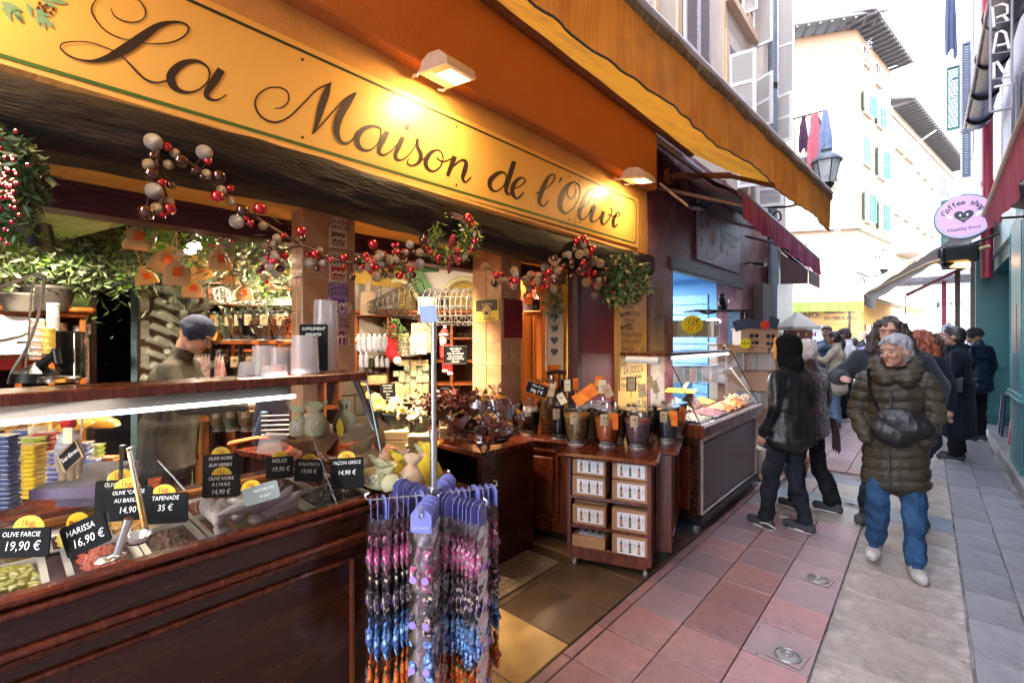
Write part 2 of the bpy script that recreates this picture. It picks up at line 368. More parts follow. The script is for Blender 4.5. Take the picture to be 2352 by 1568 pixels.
# ---------------------------------------------------------------- olive shop front
OCH=mat('ochre_plaster',(.58,.30,.075),rough=.75,var=.1,vs=4,bump=.5,bs=30,dirt=(.42,.21,.06),ds=1.2)
ORG=mat('orange_plaster',(.50,.17,.03),rough=.8,var=.1,vs=4,bump=.7,bs=35,dirt=(.42,.16,.05),ds=1)
PEACH=mat('peach_stucco',(.62,.44,.30),rough=.85,var=.08,vs=2,bump=.4,bs=25)
CREAM=mat('cream_stucco',(.66,.58,.49),rough=.85,var=.08,vs=2,bump=.4,bs=25,dirt=(.5,.43,.37),ds=.8)
MAR=mat('maroon_paint',(.13,.018,.022),rough=.45,var=.15,bump=.15)
LMAR=mat('lintel_maroon',(.05,.008,.012),rough=.5,bump=.1)
SY=mat('shop_yellow',(.55,.33,.06),rough=.7,bump=.3)
XW=-2.2
shop=thing('shop_building','orange plastered shop front with a dark beam and long painted name board','building',(XW-.2,4.57,0))
O('wall',MB().box((-2.6,-5,2.46),(XW,4.57,3.16)),OCH,shop)
O('pier',MB().box((-2.6,3.96,0),(XW,4.57,2.46)),OCH,shop)
O('plaster_box',MB().box((-2.6,-5,3.16),(-2.09,4.58,4.5),0,.01),ORG,shop)
O('soffit',MB().box((-3.0,-5,2.35),(-2.2,4.2,2.375)),SY,shop)
O('cornice',MB().tube([(-2.2,-5,2.52-.02),(-2.2,4.56,2.47)],.03,8),OCH,shop,sm=True)
lin=MB().box((-3.12,-5,2.215),(-2.97,4.2,2.352));lin.box((-2.97,-5,2.265),(-2.955,4.2,2.275));lin.box((-2.97,-5,2.32),(-2.95,4.2,2.349))
O('lintel',lin,LMAR,shop)
O('upper_wall',MB().box((-3,-6,4.5),(XW,9.75,14)).box((-3,4.57,3.9),(XW-.002,9.75,4.5)),CREAM,shop)
ub=MB()
for yy in(4.75,7.0,8.2,9.6):ub.box((XW,yy,3.9),(XW+.02,yy+.14,14))
ub.box((XW,4.75,4.62),(XW+.024,9.7,4.74)).box((XW,4.75,7.05),(XW+.024,9.7,7.2))
O('pilaster_band',ub,PEACH,shop)
def beamf(u,v):
 yy=-4.5+9.05*u;a=v*2*PI;r=1+.10*noise.noise((yy*1.3,math.cos(a)*1.2,math.sin(a)*1.2))+.05*noise.noise((yy*6,math.cos(a)*3,math.sin(a)*3))
 dd=.012*abs(noise.noise((yy*2.2,a*7,1)))
 ex=abs(math.cos(a))**.6*math.copysign(1,math.cos(a));ez=abs(math.sin(a))**.6*math.copysign(1,math.sin(a))
 return V((-2.235+(.135*r-dd)*ex,yy,2.345+.028*math.sin(yy*1.7)+(.118*r-dd)*ez))
BEAM=mat('charred_beam',(.006,.004,.003),rough=.6,col2=(.024,.015,.009),vs=5,stretch=(6,1.1,6),bump=.8,bs=16,spec=.3)
bm_=MB().grid(beamf,260,40);bm_.add([beamf(1,k/24)for k in range(24)],[tuple(range(24))]);bm_.add([beamf(0,k/24)for k in range(24)],[tuple(range(24))])
O('beam',bm_,BEAM,shop,sm=50)
TILEC=mat('column_tile',(.34,.155,.065),rough=.42,col2=(.50,.27,.13),vs=5,bump=.2,bs=50,rnd=.1,coat=.15)
JOINT=mat('tile_joint',(.52,.36,.24),rough=.8)
def column(xf,y0,y1,xb,lab):
 c=thing('tiled_column',lab,'column',(xf,y0,0),group='tiled columns under the beam');e=.006
 O('core',MB().box((xb+e,y0+e,0),(xf-e,y1-e,2.35)),JOINT,c)
 fw_,sw=(y1-y0)/2,(xf-xb)/2;hh=.193
 mf=mesh0('tile',MB().cbox((0,0,0),(.010,fw_-.005,hh-.005),None,0,.003),TILEC);ms=mesh0('tile',MB().cbox((0,0,0),(sw-.005,.010,hh-.005),None,0,.003),TILEC)
 for r in range(15):
  z=2.35-hh*(r+.5)
  if z<0:break
  for k in range(2):
   put('tile',mf,(xf-.004,y0+fw_*(k+.5),z),(0,0,0),c);put('tile',ms,(xb+sw*(k+.5),y0+.004,z),(0,0,0),c);put('tile',ms,(xb+sw*(k+.5),y1-.004,z),(0,0,0),c)
 return c
c1=column(-2.62,1.14,1.467,-2.76,'square tiled column with a strip of guide plaques, rising behind the cup stacks')
c2=column(-2.62,2.775,3.03,-2.967,'square tiled column with a yellow poster and blank red card, above the chilli bags')
SIGNM=mat('sign_board',(.72,.42,.10),rough=.38,var=.03,vs=1.5,bump=.04)
GRN=mat('sign_green',(.05,.12,.02),rough=.5,bump=0);DGRN=mat('sign_dark_green',(.02,.035,.02),rough=.5,bump=0)
INKB=mat('sign_ink',(.028,.018,.016),rough=.45,bump=0)
XS=XW+.022
sg=thing('shop_sign','long ochre name board with black script letters above the dark beam','sign',(XS,2,2.53))
zt0,zt1,zb0,zb1=2.965,2.99,2.52,2.575
def ztop(y):return 2.955+.0085*y
def zbot(y):return 2.512+.013*y
O('board',MB().ext([(XS,-1.6,zbot(-1.6)-.035),(XS,3.2,zbot(3.2)-.035),(XS,3.2,ztop(3.2)+.035),(XS,-1.6,ztop(-1.6)+.035)],(-.02,0,0)),SIGNM,sg)
O('board',MB().ext([(XS,3.205,zbot(3.2)-.035),(XS,4.33,zbot(4.33)-.035),(XS,4.33,ztop(4.33)+.035),(XS,3.205,ztop(3.2)+.035)],(-.02,0,0)),SIGNM,sg)
def bar_(y0,z0,y1,z1,w,x=XS+.001):return MB().ext([(x,y0,z0-w/2),(x,y1,z1-w/2),(x,y1,z1+w/2),(x,y0,z0+w/2)],(.0012,0,0))
O('border_line',bar_(-1.6,ztop(-1.6),4.22,ztop(4.22),.013),DGRN,sg);O('border_line',bar_(-1.6,zbot(-1.6),4.22,zbot(4.22),.014),GRN,sg)
cr=[(XS+.0018,4.22+.06*math.sin(a*PI/12),ztop(4.25)-.06+.06*math.cos(a*PI/12))for a in range(7)]+[(XS+.0018,4.22+.06*math.cos(a*PI/12),zbot(4.25)+.06-.06*math.sin(a*PI/12))for a in range(7)]
O('border_line',MB().tube(cr,.005,6),DGRN,sg)
scr=MB()
for(yy)in(-.5,.95,1.9,3.12,3.27,4.2):
 for z in(zbot(yy)+.035,ztop(yy)-.04):scr.cyl((XS,yy,z),(XS+.004,yy,z),.006,n=8)
O('screw',scr,DARK,sg)
K1=.34176
def ribbon(pts,ox=0,oy=0,k=K1,X=XS+.0022,step=7):
 pp=crom([(a*k+ox,b*k+oy,w)for a,b,w in pts],step);mb=MB();L_=[];R_=[]
 for i,p in enumerate(pp):
  a=pp[max(0,i-1)];b=pp[min(len(pp)-1,i+1)];d=V((b.x-a.x,b.y-a.y));d=d.normalized()if d.length>1e-6 else V((1,0));w=max(2.5,p.z)*k/2
  L_.append(atx(p.x-d.y*w,p.y+d.x*w,X));R_.append(atx(p.x+d.y*w,p.y-d.x*w,X))
 n=len(pp);mb.add(L_+R_,[(i,i+1,n+i+1,n+i)for i in range(n-1)]);return mb
def join(*ms):
 o=MB()
 for m in ms:o.add(m.v,m.f)
 return o
def dot(px,py,r,X=XS+.0026):return MB().add([atx(px+r*math.cos(a*PI/8),py+r*math.sin(a*PI/8)*1.1,X)for a in range(16)],[tuple(range(16))])
C2=dict(ox=784,oy=0)
LET=[join(ribbon([(745,55,5),(765,105,8),(830,142,9),(910,150,9),(965,125,10),(977,75,10),(940,10,9),(870,-30,8),(760,-45,8),(660,-10,9),(615,60,11),(640,130,10),(700,200,9),(790,250,8),(880,270,5)]),
ribbon([(955,292,5),(1050,296,9),(1150,286,11),(1235,248,14),(1268,195,14),(1238,158,12),(1160,150,20),(1070,172,42),(985,228,62),(890,298,74),(800,352,66),(720,390,45),(620,412,22),(520,398,11),(440,360,11),(405,318,11),(430,290,11),(510,280,8),(600,285,8),(690,312,8),(790,356,6)],X=XS+.003),
ribbon([(760,350,6),(820,382,9),(870,430,13),(925,490,14),(980,535,14),(1050,557,14),(1120,545,14)],X=XS+.0038)),
join(ribbon([(1412,500,12),(1395,455,14),(1350,420,20),(1290,412,30),(1210,440,52),(1150,505,62),(1160,570,52),(1210,612,30),(1275,622,16),(1345,598,13),(1395,550,12),(1412,490,11)]),
ribbon([(1488,468,56),(1440,545,60),(1400,605,48),(1388,645,34),(1425,672,18),(1475,668,12),(1524,636,9)],X=XS+.003)),
join(ribbon([(1845,730,7),(1900,722,9),(1938,680,10),(1932,620,10),(1880,590,10),(1800,594,10),(1735,640,12),(1714,700,13),(1742,770,14),(1800,812,14),(1870,820,13),(1950,782,12),(2040,695,12),(2130,605,12),(2228,560,16)]),
ribbon([(2220,562,12),(2192,630,48),(2160,720,50),(2135,810,36),(2102,902,10)],X=XS+.003),ribbon([(2102,902,8),(2170,830,10),(2260,730,11),(2330,660,11),(2394,624,12)],X=XS+.0038),
ribbon([(2392,626,12),(2340,690,46),(2285,780,52),(2262,870,44),(2285,945,22),(2335,962,14),(2385,925,12),(2405,880,12)],X=XS+.0046)),
join(ribbon([(268,900,9),(262,862,12),(215,848,18),(150,868,34),(108,920,40),(112,975,34),(150,1008,20),(200,1005,11),(248,962,9),(270,900,9)],**C2),ribbon([(310,884,34),(282,940,36),(258,990,30),(258,1028,18),(292,1040,10),(345,1008,9)],X=XS+.003,**C2)),
join(ribbon([(340,1012,8),(375,970,9),(412,928,10)],**C2),ribbon([(414,922,32),(388,980,34),(366,1035,26),(374,1070,16),(410,1072,9),(460,1035,8),(505,965,8)],X=XS+.003,**C2)),dot(784+445*K1,855*K1,5.5),
join(ribbon([(500,975,7),(512,935,18),(512,985,24),(535,1040,28),(522,1088,24),(480,1112,11),(445,1098,10),(452,1065,8)],**C2),ribbon([(522,1090,8),(560,1060,8),(582,1030,8)],X=XS+.003,**C2)),
join(ribbon([(640,1006,10),(598,1030,28),(568,1085,32),(580,1132,22),(620,1150,11),(665,1120,10),(684,1060,10),(664,1014,9),(635,1008,10)],**C2),ribbon([(640,1060,7),(680,1085,8),(725,1072,8),(760,1055,8)],X=XS+.003,**C2)),
join(ribbon([(762,1050,34),(742,1105,32),(714,1182,24)],**C2),ribbon([(714,1175,7),(760,1110,9),(808,1076,13),(838,1092,24),(828,1150,32),(815,1195,22),(835,1222,10),(872,1190,8)],X=XS+.003,**C2)),
join(ribbon([(1110,1190,9),(1095,1160,11),(1052,1165,26),(1002,1210,32),(1002,1262,24),(1040,1285,11),(1090,1250,9),(1112,1190,9)],**C2),ribbon([(1162,1085,32),(1132,1180,34),(1108,1262,28),(1116,1305,14),(1150,1290,9)],X=XS+.003,**C2)),
ribbon([(1148,1272,8),(1200,1252,8),(1236,1218,11),(1222,1196,10),(1188,1204,22),(1154,1250,30),(1152,1300,26),(1182,1335,14),(1226,1292,9)],**C2),
ribbon([(1305,1302,8),(1370,1272,8),(1422,1222,9),(1436,1182,10),(1408,1174,12),(1374,1222,26),(1340,1308,30),(1332,1362,20),(1360,1386,10),(1392,1348,8)],**C2),
ribbon([(1478,1194,18),(1472,1212,12),(1462,1230,5)],**C2),
ribbon([(1605,1255,8),(1565,1224,11),(1512,1258,28),(1476,1335,36),(1474,1398,26),(1508,1432,13),(1558,1402,9),(1598,1330,9),(1604,1260,9),(1572,1226,8),(1535,1242,8),(1520,1300,8),(1545,1338,8),(1575,1302,8),(1578,1266,7)],**C2),
ribbon([(1590,1420,8),(1650,1372,8),(1692,1302,9),(1688,1274,10),(1658,1290,20),(1620,1370,28),(1598,1448,22),(1624,1476,11),(1662,1440,8)],**C2),
ribbon([(1662,1440,8),(1700,1385,28),(1682,1440,28),(1680,1482,16),(1710,1486,9),(1762,1430,8)],**C2),dot(784+1712*K1,1338*K1,3.6),
ribbon([(1762,1420,26),(1748,1478,24),(1762,1508,12),(1800,1470,9),(1820,1412,9),(1804,1398,8)],**C2),
ribbon([(1790,1440,8),(1840,1456,8),(1873,1442,9),(1856,1428,11),(1830,1475,24),(1832,1524,16),(1860,1505,8)],**C2)]
for l_ in LET:O('letter',l_,INKB,sg,recalc=False)
LG=mat('painted_leaf',(.16,.30,.17),rough=.6,bump=0)
sp=MB();so_=MB()
for(a,b,c,d)in[(0,60,150,75),(20,20,80,145),(60,20,160,160),(0,10,150,75),(180,20,220,120),(220,50,340,115),(245,85,265,180),(265,95,310,205),(275,100,365,195),(280,0,380,55),(330,0,460,25),(90,90,160,160)]:
 ln=V((c-a,d-b));n_=V((-ln.y,ln.x)).normalized()*min(22,ln.length*.13)
 pt=[(a,b),(a+ln.x*.35+n_.x,b+ln.y*.35+n_.y),(a+ln.x*.7+n_.x*.8,b+ln.y*.7+n_.y*.8),(c,d),(a+ln.x*.7-n_.x*.8,b+ln.y*.7-n_.y*.8),(a+ln.x*.35-n_.x,b+ln.y*.35-n_.y)]
 sp.add([atx(x*K1,y*K1,XS+.002)for x,y in pt],[tuple(range(6))])
for(a,b)in[(265,25),(310,38),(300,73),(358,65),(340,88),(258,53),(290,50)]:q=dot(a*K1,b*K1,4.2,XS+.0026);so_.add(q.v,q.f)
O('painted_leaf',sp,LG,sg);O('painted_olive',so_,mat('painted_olive',(.10,.03,.015),bump=0),sg)
O('painted_stem',join(ribbon([(150,-10,5),(200,40,6),(270,110,5)]),ribbon([(0,20,5),(60,45,6),(140,70,5)]),ribbon([(220,-20,5),(300,0,6),(380,20,5)])),LG,sg)
LAMPW=mat('lamp_shell',(.62,.58,.54),rough=.45,bump=.1);LITE=mat('lamp_face',(1,.9,.7),emit=(1,.82,.55),es=2.2,bump=0)
def flood(y,lab,pw):
 x,z=-1.98,3.08;t=thing('flood_lamp',lab,'lamp',(x,y,z),group='flood lamps over the name board')
 R=RY(math.radians(8));c=V((x,y,z))
 sh=MB();prof=[(-.11,.045),(-.115,.02),(-.1,.075),(0,.085),(.1,.07),(.115,.015),(.11,-.01),(-.11,-.012)]
 sh.ext([c+R@V((a,-.1,b))for a,b in[(-.115,0),(-.105,.055),(-.05,.082),(.04,.078),(.11,.035),(.125,0)]],R@V((0,.2,0)))
 O('shell',sh,LAMPW,t);O('rim',MB().cbox(c+V((.005,0,-.008)),(.25,.215,.016),R,0,.006),LAMPW,t)
 O('lit_panel',MB().cbox(c+V((.03,.02,-.019)),(.12,.14,.004),R),LITE,t)
 O('bracket',MB().tube([c+V((-.1,-.105,.02)),c+V((-.13,-.105,0)),c+V((-.16,-.105,.01)),c+V((-.19,-.09,.02))],.008,6).tube([c+V((-.1,.105,.02)),c+V((-.16,.105,.01)),c+V((-.19,.09,.02))],.008,6),LAMPW,t)
 area('lamp_light',c+V((.02,0,-.03)),(-2.25,y,2.3),.14,pw,(1,.66,.30),t,.14)
flood(1.66,'white flood lamp lighting the middle of the name board above the letters ais',1.7)
flood(3.93,'white flood lamp at the right end of the name board above the last letters',1.4)
flood(-.42,'white flood lamp over the leaf sprig at the left end of the name board',3)
O('cable',MB().tube(crom([(XW+.01,4.4,3.0),(XW+.012,4.38,2.75),(XW+.012,4.4,2.5),(XW+.02,4.36,2.38)]),.004,5),mat('cable_tan',(.3,.18,.08)),shop)
# ---------------------------------------------------------------- orange awning
CANV=cloth2('orange_canvas',dict(col=(.62,.25,.02),rough=.85,col2=(.80,.38,.04),vs=3,stretch=(1,24,.45),bump=.35,bs=60,dirt=(.38,.17,.04),ds=2.2),.42)
aw=thing('orange_awning','long orange canvas awning with a stained valance over the olive shop','awning',(-1.5,5.4,2.75))
A0,A1=V((-1.12,-.8,3.07)),V((-.735,5.46,3.01))
def rod(u):p=A0.lerp(A1,u);return p+V((0,0,.03*math.sin(u*PI)*0))
def valf(u,v):
 p=rod(u);w=.005*math.sin(u*230)+.02*math.sin(u*31)+.02*noise.noise((u*40,v*2,3));ln=.29+.008*math.sin(u*17)+.004*math.sin(u*47)+.03*max(0,u-.93)/.07
 return p+V((.03+w*v*.8,0,-.03-ln*v))
O('valance',MB().grid(valf,300,12),CANV,aw,sm=True,recalc=False)
O('canvas',MB().grid(lambda u,v:rod(u).lerp(V((-2.06,A0.y+(A1.y-A0.y)*u*.985,3.78)),v)+V((0,0,.015*math.sin(u*60)*math.sin(v*PI)-.07*math.sin(v*PI))),120,14),CANV,aw,sm=True,recalc=False)
O('roll',MB().tube([rod(u/40)+V((.0,0,.012*math.sin(u*1.7)))for u in range(41)],[.045+.006*math.sin(u*2.1)for u in range(41)],12),mat('stained_canvas',(.34,.2,.07),rough=.9,col2=(.07,.05,.035),vs=9,stretch=(1,6,1),bump=.7),aw,sm=True)
O('bar',MB().tube([rod(0)+V((.03,0,.03)),rod(1)+V((.03,0,.03))],.022,10),LAMPW,aw,sm=True)
O('wall_roller',MB().tube([(-2.04,-2,3.78),(-2.04,5.38,3.78)],.06,12),mat('rust_brown',(.22,.08,.03),rough=.6),aw,sm=True)
O('valance_edge',MB().tube([valf(u/150,1)for u in range(151)],.005,5),mat('edge_brown',(.06,.045,.02)),aw)
ar=MB();ar.cbox(((-2.06-1.45)/2,4.86,3.3),(.62,.05,.05),RY(.22));ar.cyl((-1.46,4.86,3.23),(-.85,5.3,3.02),.022);ar.cbox((-2.09,4.86,3.37),(.06,.1,.14))
O('folding_arm',ar,mat('arm_brown',(.16,.06,.03),rough=.4),aw)
# ---------------------------------------------------------------- maroon jewel shop
MARW=mat('maroon_wall',(.09,.018,.024),rough=.5,col2=(.16,.04,.05),vs=4,bump=.4,bs=25,dirt=(.3,.15,.15),ds=2)
js=thing('jewel_shop','maroon painted shop front with a wide opening onto a blue interior','building',(-2.4,6.5,0))
O('wall',MB().box((-2.6,4.572,0),(-2.19,5.22,3.9)).box((-2.6,7.95,0),(-2.2,8.55,3.9)).box((-2.6,5.222,2.52),(-2.2,7.948,3.9)),MARW,js)
O('bare_stone',MB().ext([(-2.186,4.62,0),(-2.186,4.98,0),(-2.186,4.97,1.9),(-2.186,4.9,2.25),(-2.186,4.63,2.05)],(-.01,0,0)),mat('bare_stone',(.3,.24,.19),rough=.9,bump=1,bs=20,dirt=(.12,.09,.08)),js)
O('lintel',MB().box((-2.3,5.15,2.43),(-2.17,7.98,2.56)).box((-2.24,5.15,2.40),(-2.18,7.98,2.432)),mat('dark_steel',(.05,.05,.06),rough=.5,bump=.1),js)
BL=mat('blue_wall',(.22,.42,.62),rough=.7,var=.05)
room=MB().box((-5.2,4.9,-.0),(-5.1,8.6,2.7)).box((-5.1,8.3,0),(-2.61,8.4,2.7)).box((-5.1,4.9,0),(-2.61,5.0,2.7)).box((-5.1,5.0,2.66),(-2.61,8.3,2.74))
O('room_wall',room,BL,js)
O('floor',MB().box((-5.1,5,-.02),(-2.2,8.3,.004)),GREYS,js)
bs_=mesh0('panel',MB().cbox((0,0,0),(1.5,.02,.16),None,0,.004),mat('blue_slat',(.30,.50,.70),rough=.5,bump=.05,rnd=.05))
for k in range(11):put('panel',bs_,(-3.6,8.28,.55+k*.175),(0,0,0),js)
bs2=mesh0('panel',MB().cbox((0,0,0),(.02,2.4,.16),None,0,.004),MC['blue_slat'])
for k in range(11):put('panel',bs2,(-5.08,6.4,.55+k*.175),(0,0,0),js)
O('pipe',MB().cyl((-5.0,6.9,.5),(-5.0,6.9,2.6),.02).cyl((-5.04,5.2,2.1),(-5.04,7.7,2.1),.015),MC['blue_slat'],js)
fx=thing('ceiling_light','white tube light on the ceiling of the blue jewellery room','lamp',(-3.7,6.6,2.62));O('tube',MB().box((-3.75,5.8,2.62),(-3.65,7.4,2.65)),mat('tube_lit',(1,1,1),emit=(.8,.92,1),es=2,bump=0),fx)
area('room_light',(-3.7,6.6,2.6),(-3.7,6.6,0),.15,20,(.72,.88,1),fx,1.6)
jb=O('panel_sign',MB().ext([(-2.17,5.95,2.62),(-2.17,7.72,2.62),(-2.17,7.72,3.42),(-2.17,5.95,3.62)],(-.02,0,0)),mat('sign_lilac',(.30,.24,.29),rough=.5,var=.1),label='pale board with rose painting and the words jewel and fantezzy on the maroon wall',cat='sign')
RDP=mat('painted_rose',(.22,.03,.03),rough=.6,col2=(.40,.12,.09),vs=30,bump=0)
text('JEWEL',INK,jb,(-2.1685,6.02,3.32),(0,1,0),(0,0,1),.25,sx=.72,name='lettering')
text('FANTEZZY',INK,jb,(-2.1685,6.78,3.05),(0,1,0),(0,0,1),.27,sx=.62,name='lettering')
ro=MB()
for(cy,cz,r,n)in[(6.5,2.98,.16,9),(6.28,3.12,.08,7),(6.85,2.9,.12,8),(7.1,2.84,.08,7)]:
 for j in range(n):
  a=j*2.4;rr=r*(j+1)/n;ro.add([(-2.1685+.0003*j*0,cy+rr*.6*math.cos(a)+r*.4*math.cos(a+k*PI/4),cz+rr*.6*math.sin(a)+r*.32*math.sin(a+k*PI/4))for k in range(8)],[tuple(range(8))])if j==0 else ro.add([(-2.1685+.0004*j,cy+rr*.5*math.cos(a)+r*.38*math.cos(k*PI/4),cz+rr*.5*math.sin(a)+r*.3*math.sin(k*PI/4))for k in range(8)],[tuple(range(8))])
O('painted_rose',ro,RDP,jb,recalc=False)
lv=MB()
for(y0,z0,y1,z1)in[(6.1,2.95,6.02,2.78),(6.3,2.82,6.22,2.68),(7.2,2.8,7.45,2.86),(6.95,2.75,7.15,2.66),(6.12,3.02,6.03,3.12),(7.0,3.0,7.2,3.04)]:
 d=V((0,y1-y0,z1-z0));n=V((0,-d.z,d.y))*.22;m_=V((-2.168,(y0+y1)/2,(z0+z1)/2));lv.add([(-2.168,y0,z0),m_+n,(-2.168,y1,z1),m_-n],[(0,1,2,3)])
O('painted_leaf',lv,INKB,jb)
def walllamp(y,z,lab):
 t=thing('wall_floodlight',lab,'lamp',(-2.19,y,z),group='dark floodlights on the maroon wall')
 O('housing',MB().cbox((-1.97,y,z),(.16,.2,.04),RY(.2),0,.008),DARK,t);O('glass',MB().cbox((-1.972,y,z-.022),(.13,.17,.006),RY(.2)),mat('lamp_glass',(.42,.42,.42),rough=.2),t)
 O('arm',MB().tube([(-2.19,y,z+.03),(-2.1,y,z+.05),(-2.03,y,z+.01)],.012,6),DARK,t)
walllamp(5.33,3.12,'dark floodlight left of the jewel board near the end of the name board')
walllamp(8.05,2.78,'dark floodlight on the maroon wall right of the jewel board')
PINK=cloth2('pink_canvas',dict(col=(.33,.05,.12),rough=.8,col2=(.48,.12,.22),vs=2,stretch=(1,7,.6),bump=.2),.25)
PURP=mat('purple_canvas',(.06,.022,.04),rough=.9,bump=.3);GREYC=mat('grey_canvas',(.16,.13,.13),rough=.9,bump=.3)
pa=thing('purple_awning','maroon awning with a pink valance over the jewellery shop','awning',(-1.7,6.2,2.6))
P0,P1=V((-1.22,4.35,2.90)),V((-1.2,8.1,2.78))
O('valance',MB().grid(lambda u,v:P0.lerp(P1,u)+V((.02+.012*math.sin(u*130)*v+.02*math.sin(u*33)*v,0,-.02-(.22+.01*math.sin(u*41))*v)),160,6),PINK,pa,sm=True,recalc=False)
O('canvas',MB().grid(lambda u,v:P0.lerp(P1,u).lerp(V((-2.17,4.72+3.45*u,3.72)),v)+V((0,0,-.05*math.sin(v*PI))),30,8),PURP,pa,sm=True,recalc=False)
O('front_bar',MB().tube([P0,P1],.026,10),mat('bar_violet',(.10,.07,.10),rough=.35),pa,sm=True)
O('inner_cloth',MB().grid(lambda u,v:V((-1.36,4.5+3.5*u,2.98)).lerp(V((-2.12,4.8+3.2*u,3.5)),v)+V((0,0,-.03*math.sin(v*PI)*(1+.3*math.sin(u*9)))),30,6),GREYC,pa,sm=True,recalc=False)
pr=MB()
for yy in(4.7,6.4,7.9):pr.cyl((-2.17,yy+.1,3.25),(-1.26,yy-.1,2.84),.018)
pr.cyl((-2.14,4.6,3.72),(-2.14,8.2,3.72),.04);O('folding_arm',pr,mat('bar_violet2',(.2,.16,.19),rough=.4),pa)
hk=MB()
for q in range(9):hk.tube([(-2.1+.1*q*.3,4.66+.05*math.sin(q),3.25-.03*q),(-2.05+.03*q,4.7+.03*math.cos(q*2),3.2-.03*q)],.012,5)
O('pulley',hk,LAMPW,pa)
# ---------------------------------------------------------------- shutters, pipes and openings of the upper wall
SHUT=mat('shutter_grey',(.50,.47,.50),rough=.6,var=.06);SHUTW=mat('shutter_white',(.62,.60,.60),rough=.6,var=.06)
SHG=mat('shutter_green',(.06,.14,.12),rough=.6,var=.08)
SLM={}
def shutter(P,d,w,h,m,par,n=None,join_=False,lab=None):
 """a louvred leaf: hinge at P (bottom), running along d, in the vertical plane"""
 d=V(d).normalized();R=Matrix((d,V((-d.y,d.x,0)),V((0,0,1)))).transposed();P=V(P);f=MB();b=.045 if w>.3 else .035
 for(a,c_,dd)in[((b/2,0,h/2),0,(b,.035,h)),((w-b/2,0,h/2),0,(b,.035,h)),((w/2,0,b/2),0,(w-2*b,.034,b)),((w/2,0,h-b/2),0,(w-2*b,.034,b)),((w/2,0,h*.5),0,(w-2*b,.034,b))]:f.cbox(P+R@V(a),dd,R)
 s_=O('shutter',f,m,par);n=n or int(h/.055);rot=R.to_4x4()
 q=MB()
 for i in range(n):
  z=b+(h-2*b)*(i+.5)/n
  if abs(z-h/2)<b/2:continue
  c=P+R@V((w/2,0,z));Rr=R@RX(.6)
  if join_:q.cbox(c,(w-2*b,.008,(h-2*b)/n*1.05),Rr)
  else:
   key=(round(w,2),round(h/n,3),m.name)
   if key not in SLM:SLM[key]=mesh0('slat',MB().cbox((0,0,0),(w-2*b,.008,(h-2*b)/n*1.05)),m)
   put('slat',SLM[key],c,Rr.to_euler(),s_)
 if join_:O('louvre',q,m,s_,kind='stuff',recalc=False)
 return s_
up=thing('upper_window','grey louvred shutters closed on the wall above the orange awning','window',(-2.2,5.85,5.2))
WDK=mat('window_dark',(.05,.055,.06),rough=.25,bump=0)
O('surround',MB().box((-2.2,5.32,5.05),(-2.17,5.44,7.3)).box((-2.2,6.32,5.05),(-2.17,6.46,7.3)).box((-2.2,5.32,5.02),(-2.14,6.46,5.12)),PEACH,up)
shutter((-2.15,5.46,5.15),(0,1,0),.42,1.95,SHUT,up);shutter((-2.15,5.90,5.15),(0,1,0),.42,1.95,SHUT,up)
O('opening',MB().box((-2.2,5.45,5.13),(-2.185,6.32,7.2)),WDK,up)
u2=thing('upper_window','window with two white louvred leaves swung out toward the street beside the drainpipe','window',(-2.2,7.8,4.8))
O('opening',MB().box((-2.2,7.2,4.8),(-2.19,8.1,6.0)),WDK,u2);O('surround',MB().box((-2.2,7.05,4.7),(-2.16,7.18,6.1)).box((-2.2,7.05,4.66),(-2.1,8.3,4.78)),PEACH,u2)
shutter((-2.18,7.2,4.86),(1,.18,0),.36,.92,SHUTW,u2);shutter((-2.18,8.5,5.08),(1,-.5,0),.36,.85,SHUTW,u2)
u3=thing('upper_window','top storey window with pale leaves at the upper edge of the picture','window',(-2.2,8,6.6))
O('opening',MB().box((-2.2,7.2,6.7),(-2.19,8.3,8.6)),WDK,u3);O('surround',MB().box((-2.2,7.05,6.5),(-2.08,8.4,6.62)),PEACH,u3)
shutter((-2.18,7.85,6.72),(1,.2,0),.22,1.9,SHUTW,u3);shutter((-2.17,8.45,6.45),(1,-.1,0),.3,2.2,SHUTW,u3)
u4=thing('upper_window','pale shutter leaf hanging beyond the drainpipe above the awning','window',(-2.2,9.9,5.2));shutter((-2.2,9.9,5.3),(1,-.2,0),.34,.9,SHUTW,u4);shutter((-2.2,10.2,6.2),(1,.1,0),.3,2.2,SHUTW,u4)
O('opening',MB().box((-2.205,9.8,5.3),(-2.19,10.4,6.2)),WDK,u4)
u5=thing('upper_window','low grey shutter showing under the orange valance','window',(-2.2,8.3,3.9));shutter((-2.18,7.6,3.92),(1,.3,0),.42,.62,SHUTW,u5);shutter((-2.18,8.7,3.85),(1,.3,0),.4,.6,SHUTW,u5)
O('opening',MB().box((-2.202,7.7,3.92),(-2.19,8.6,4.5)),WDK,u5)
PIPE=mat('pipe_blue_grey',(.12,.15,.19),rough=.4,bump=.1)
dp=thing('drainpipe','blue grey drainpipe running down the corner left of the sky','drainpipe',(-2.08,9.35,0));O('pipe',MB().cyl((-2.08,9.35,0),(-2.08,9.35,13),.075,n=14),PIPE,dp,sm=True);O('collar',MB().cyl((-2.08,9.35,6.1),(-2.08,9.35,6.2),.085).cyl((-2.08,9.35,3.4),(-2.08,9.35,3.5),.085),DARK,dp)
lh=thing('left_house','pale house wall beyond the drainpipe on the left side of the alley','building',(-2.5,14,0))
O('wall',MB().box((-4,9.76,0),(-2.18,10.9,13)),CREAM,lh);O('grey_front',MB().box((-2.18,9.5,0),(-2.05,10.88,3.0)),mat('grey_metal',(.33,.32,.34),rough=.4),lh)
O('stone_post',MB().box((-2.2,8.56,0),(-2.05,9.2,2.55)),mat('stained_stone',(.13,.11,.11),rough=.9,bump=.8,bs=18),js)
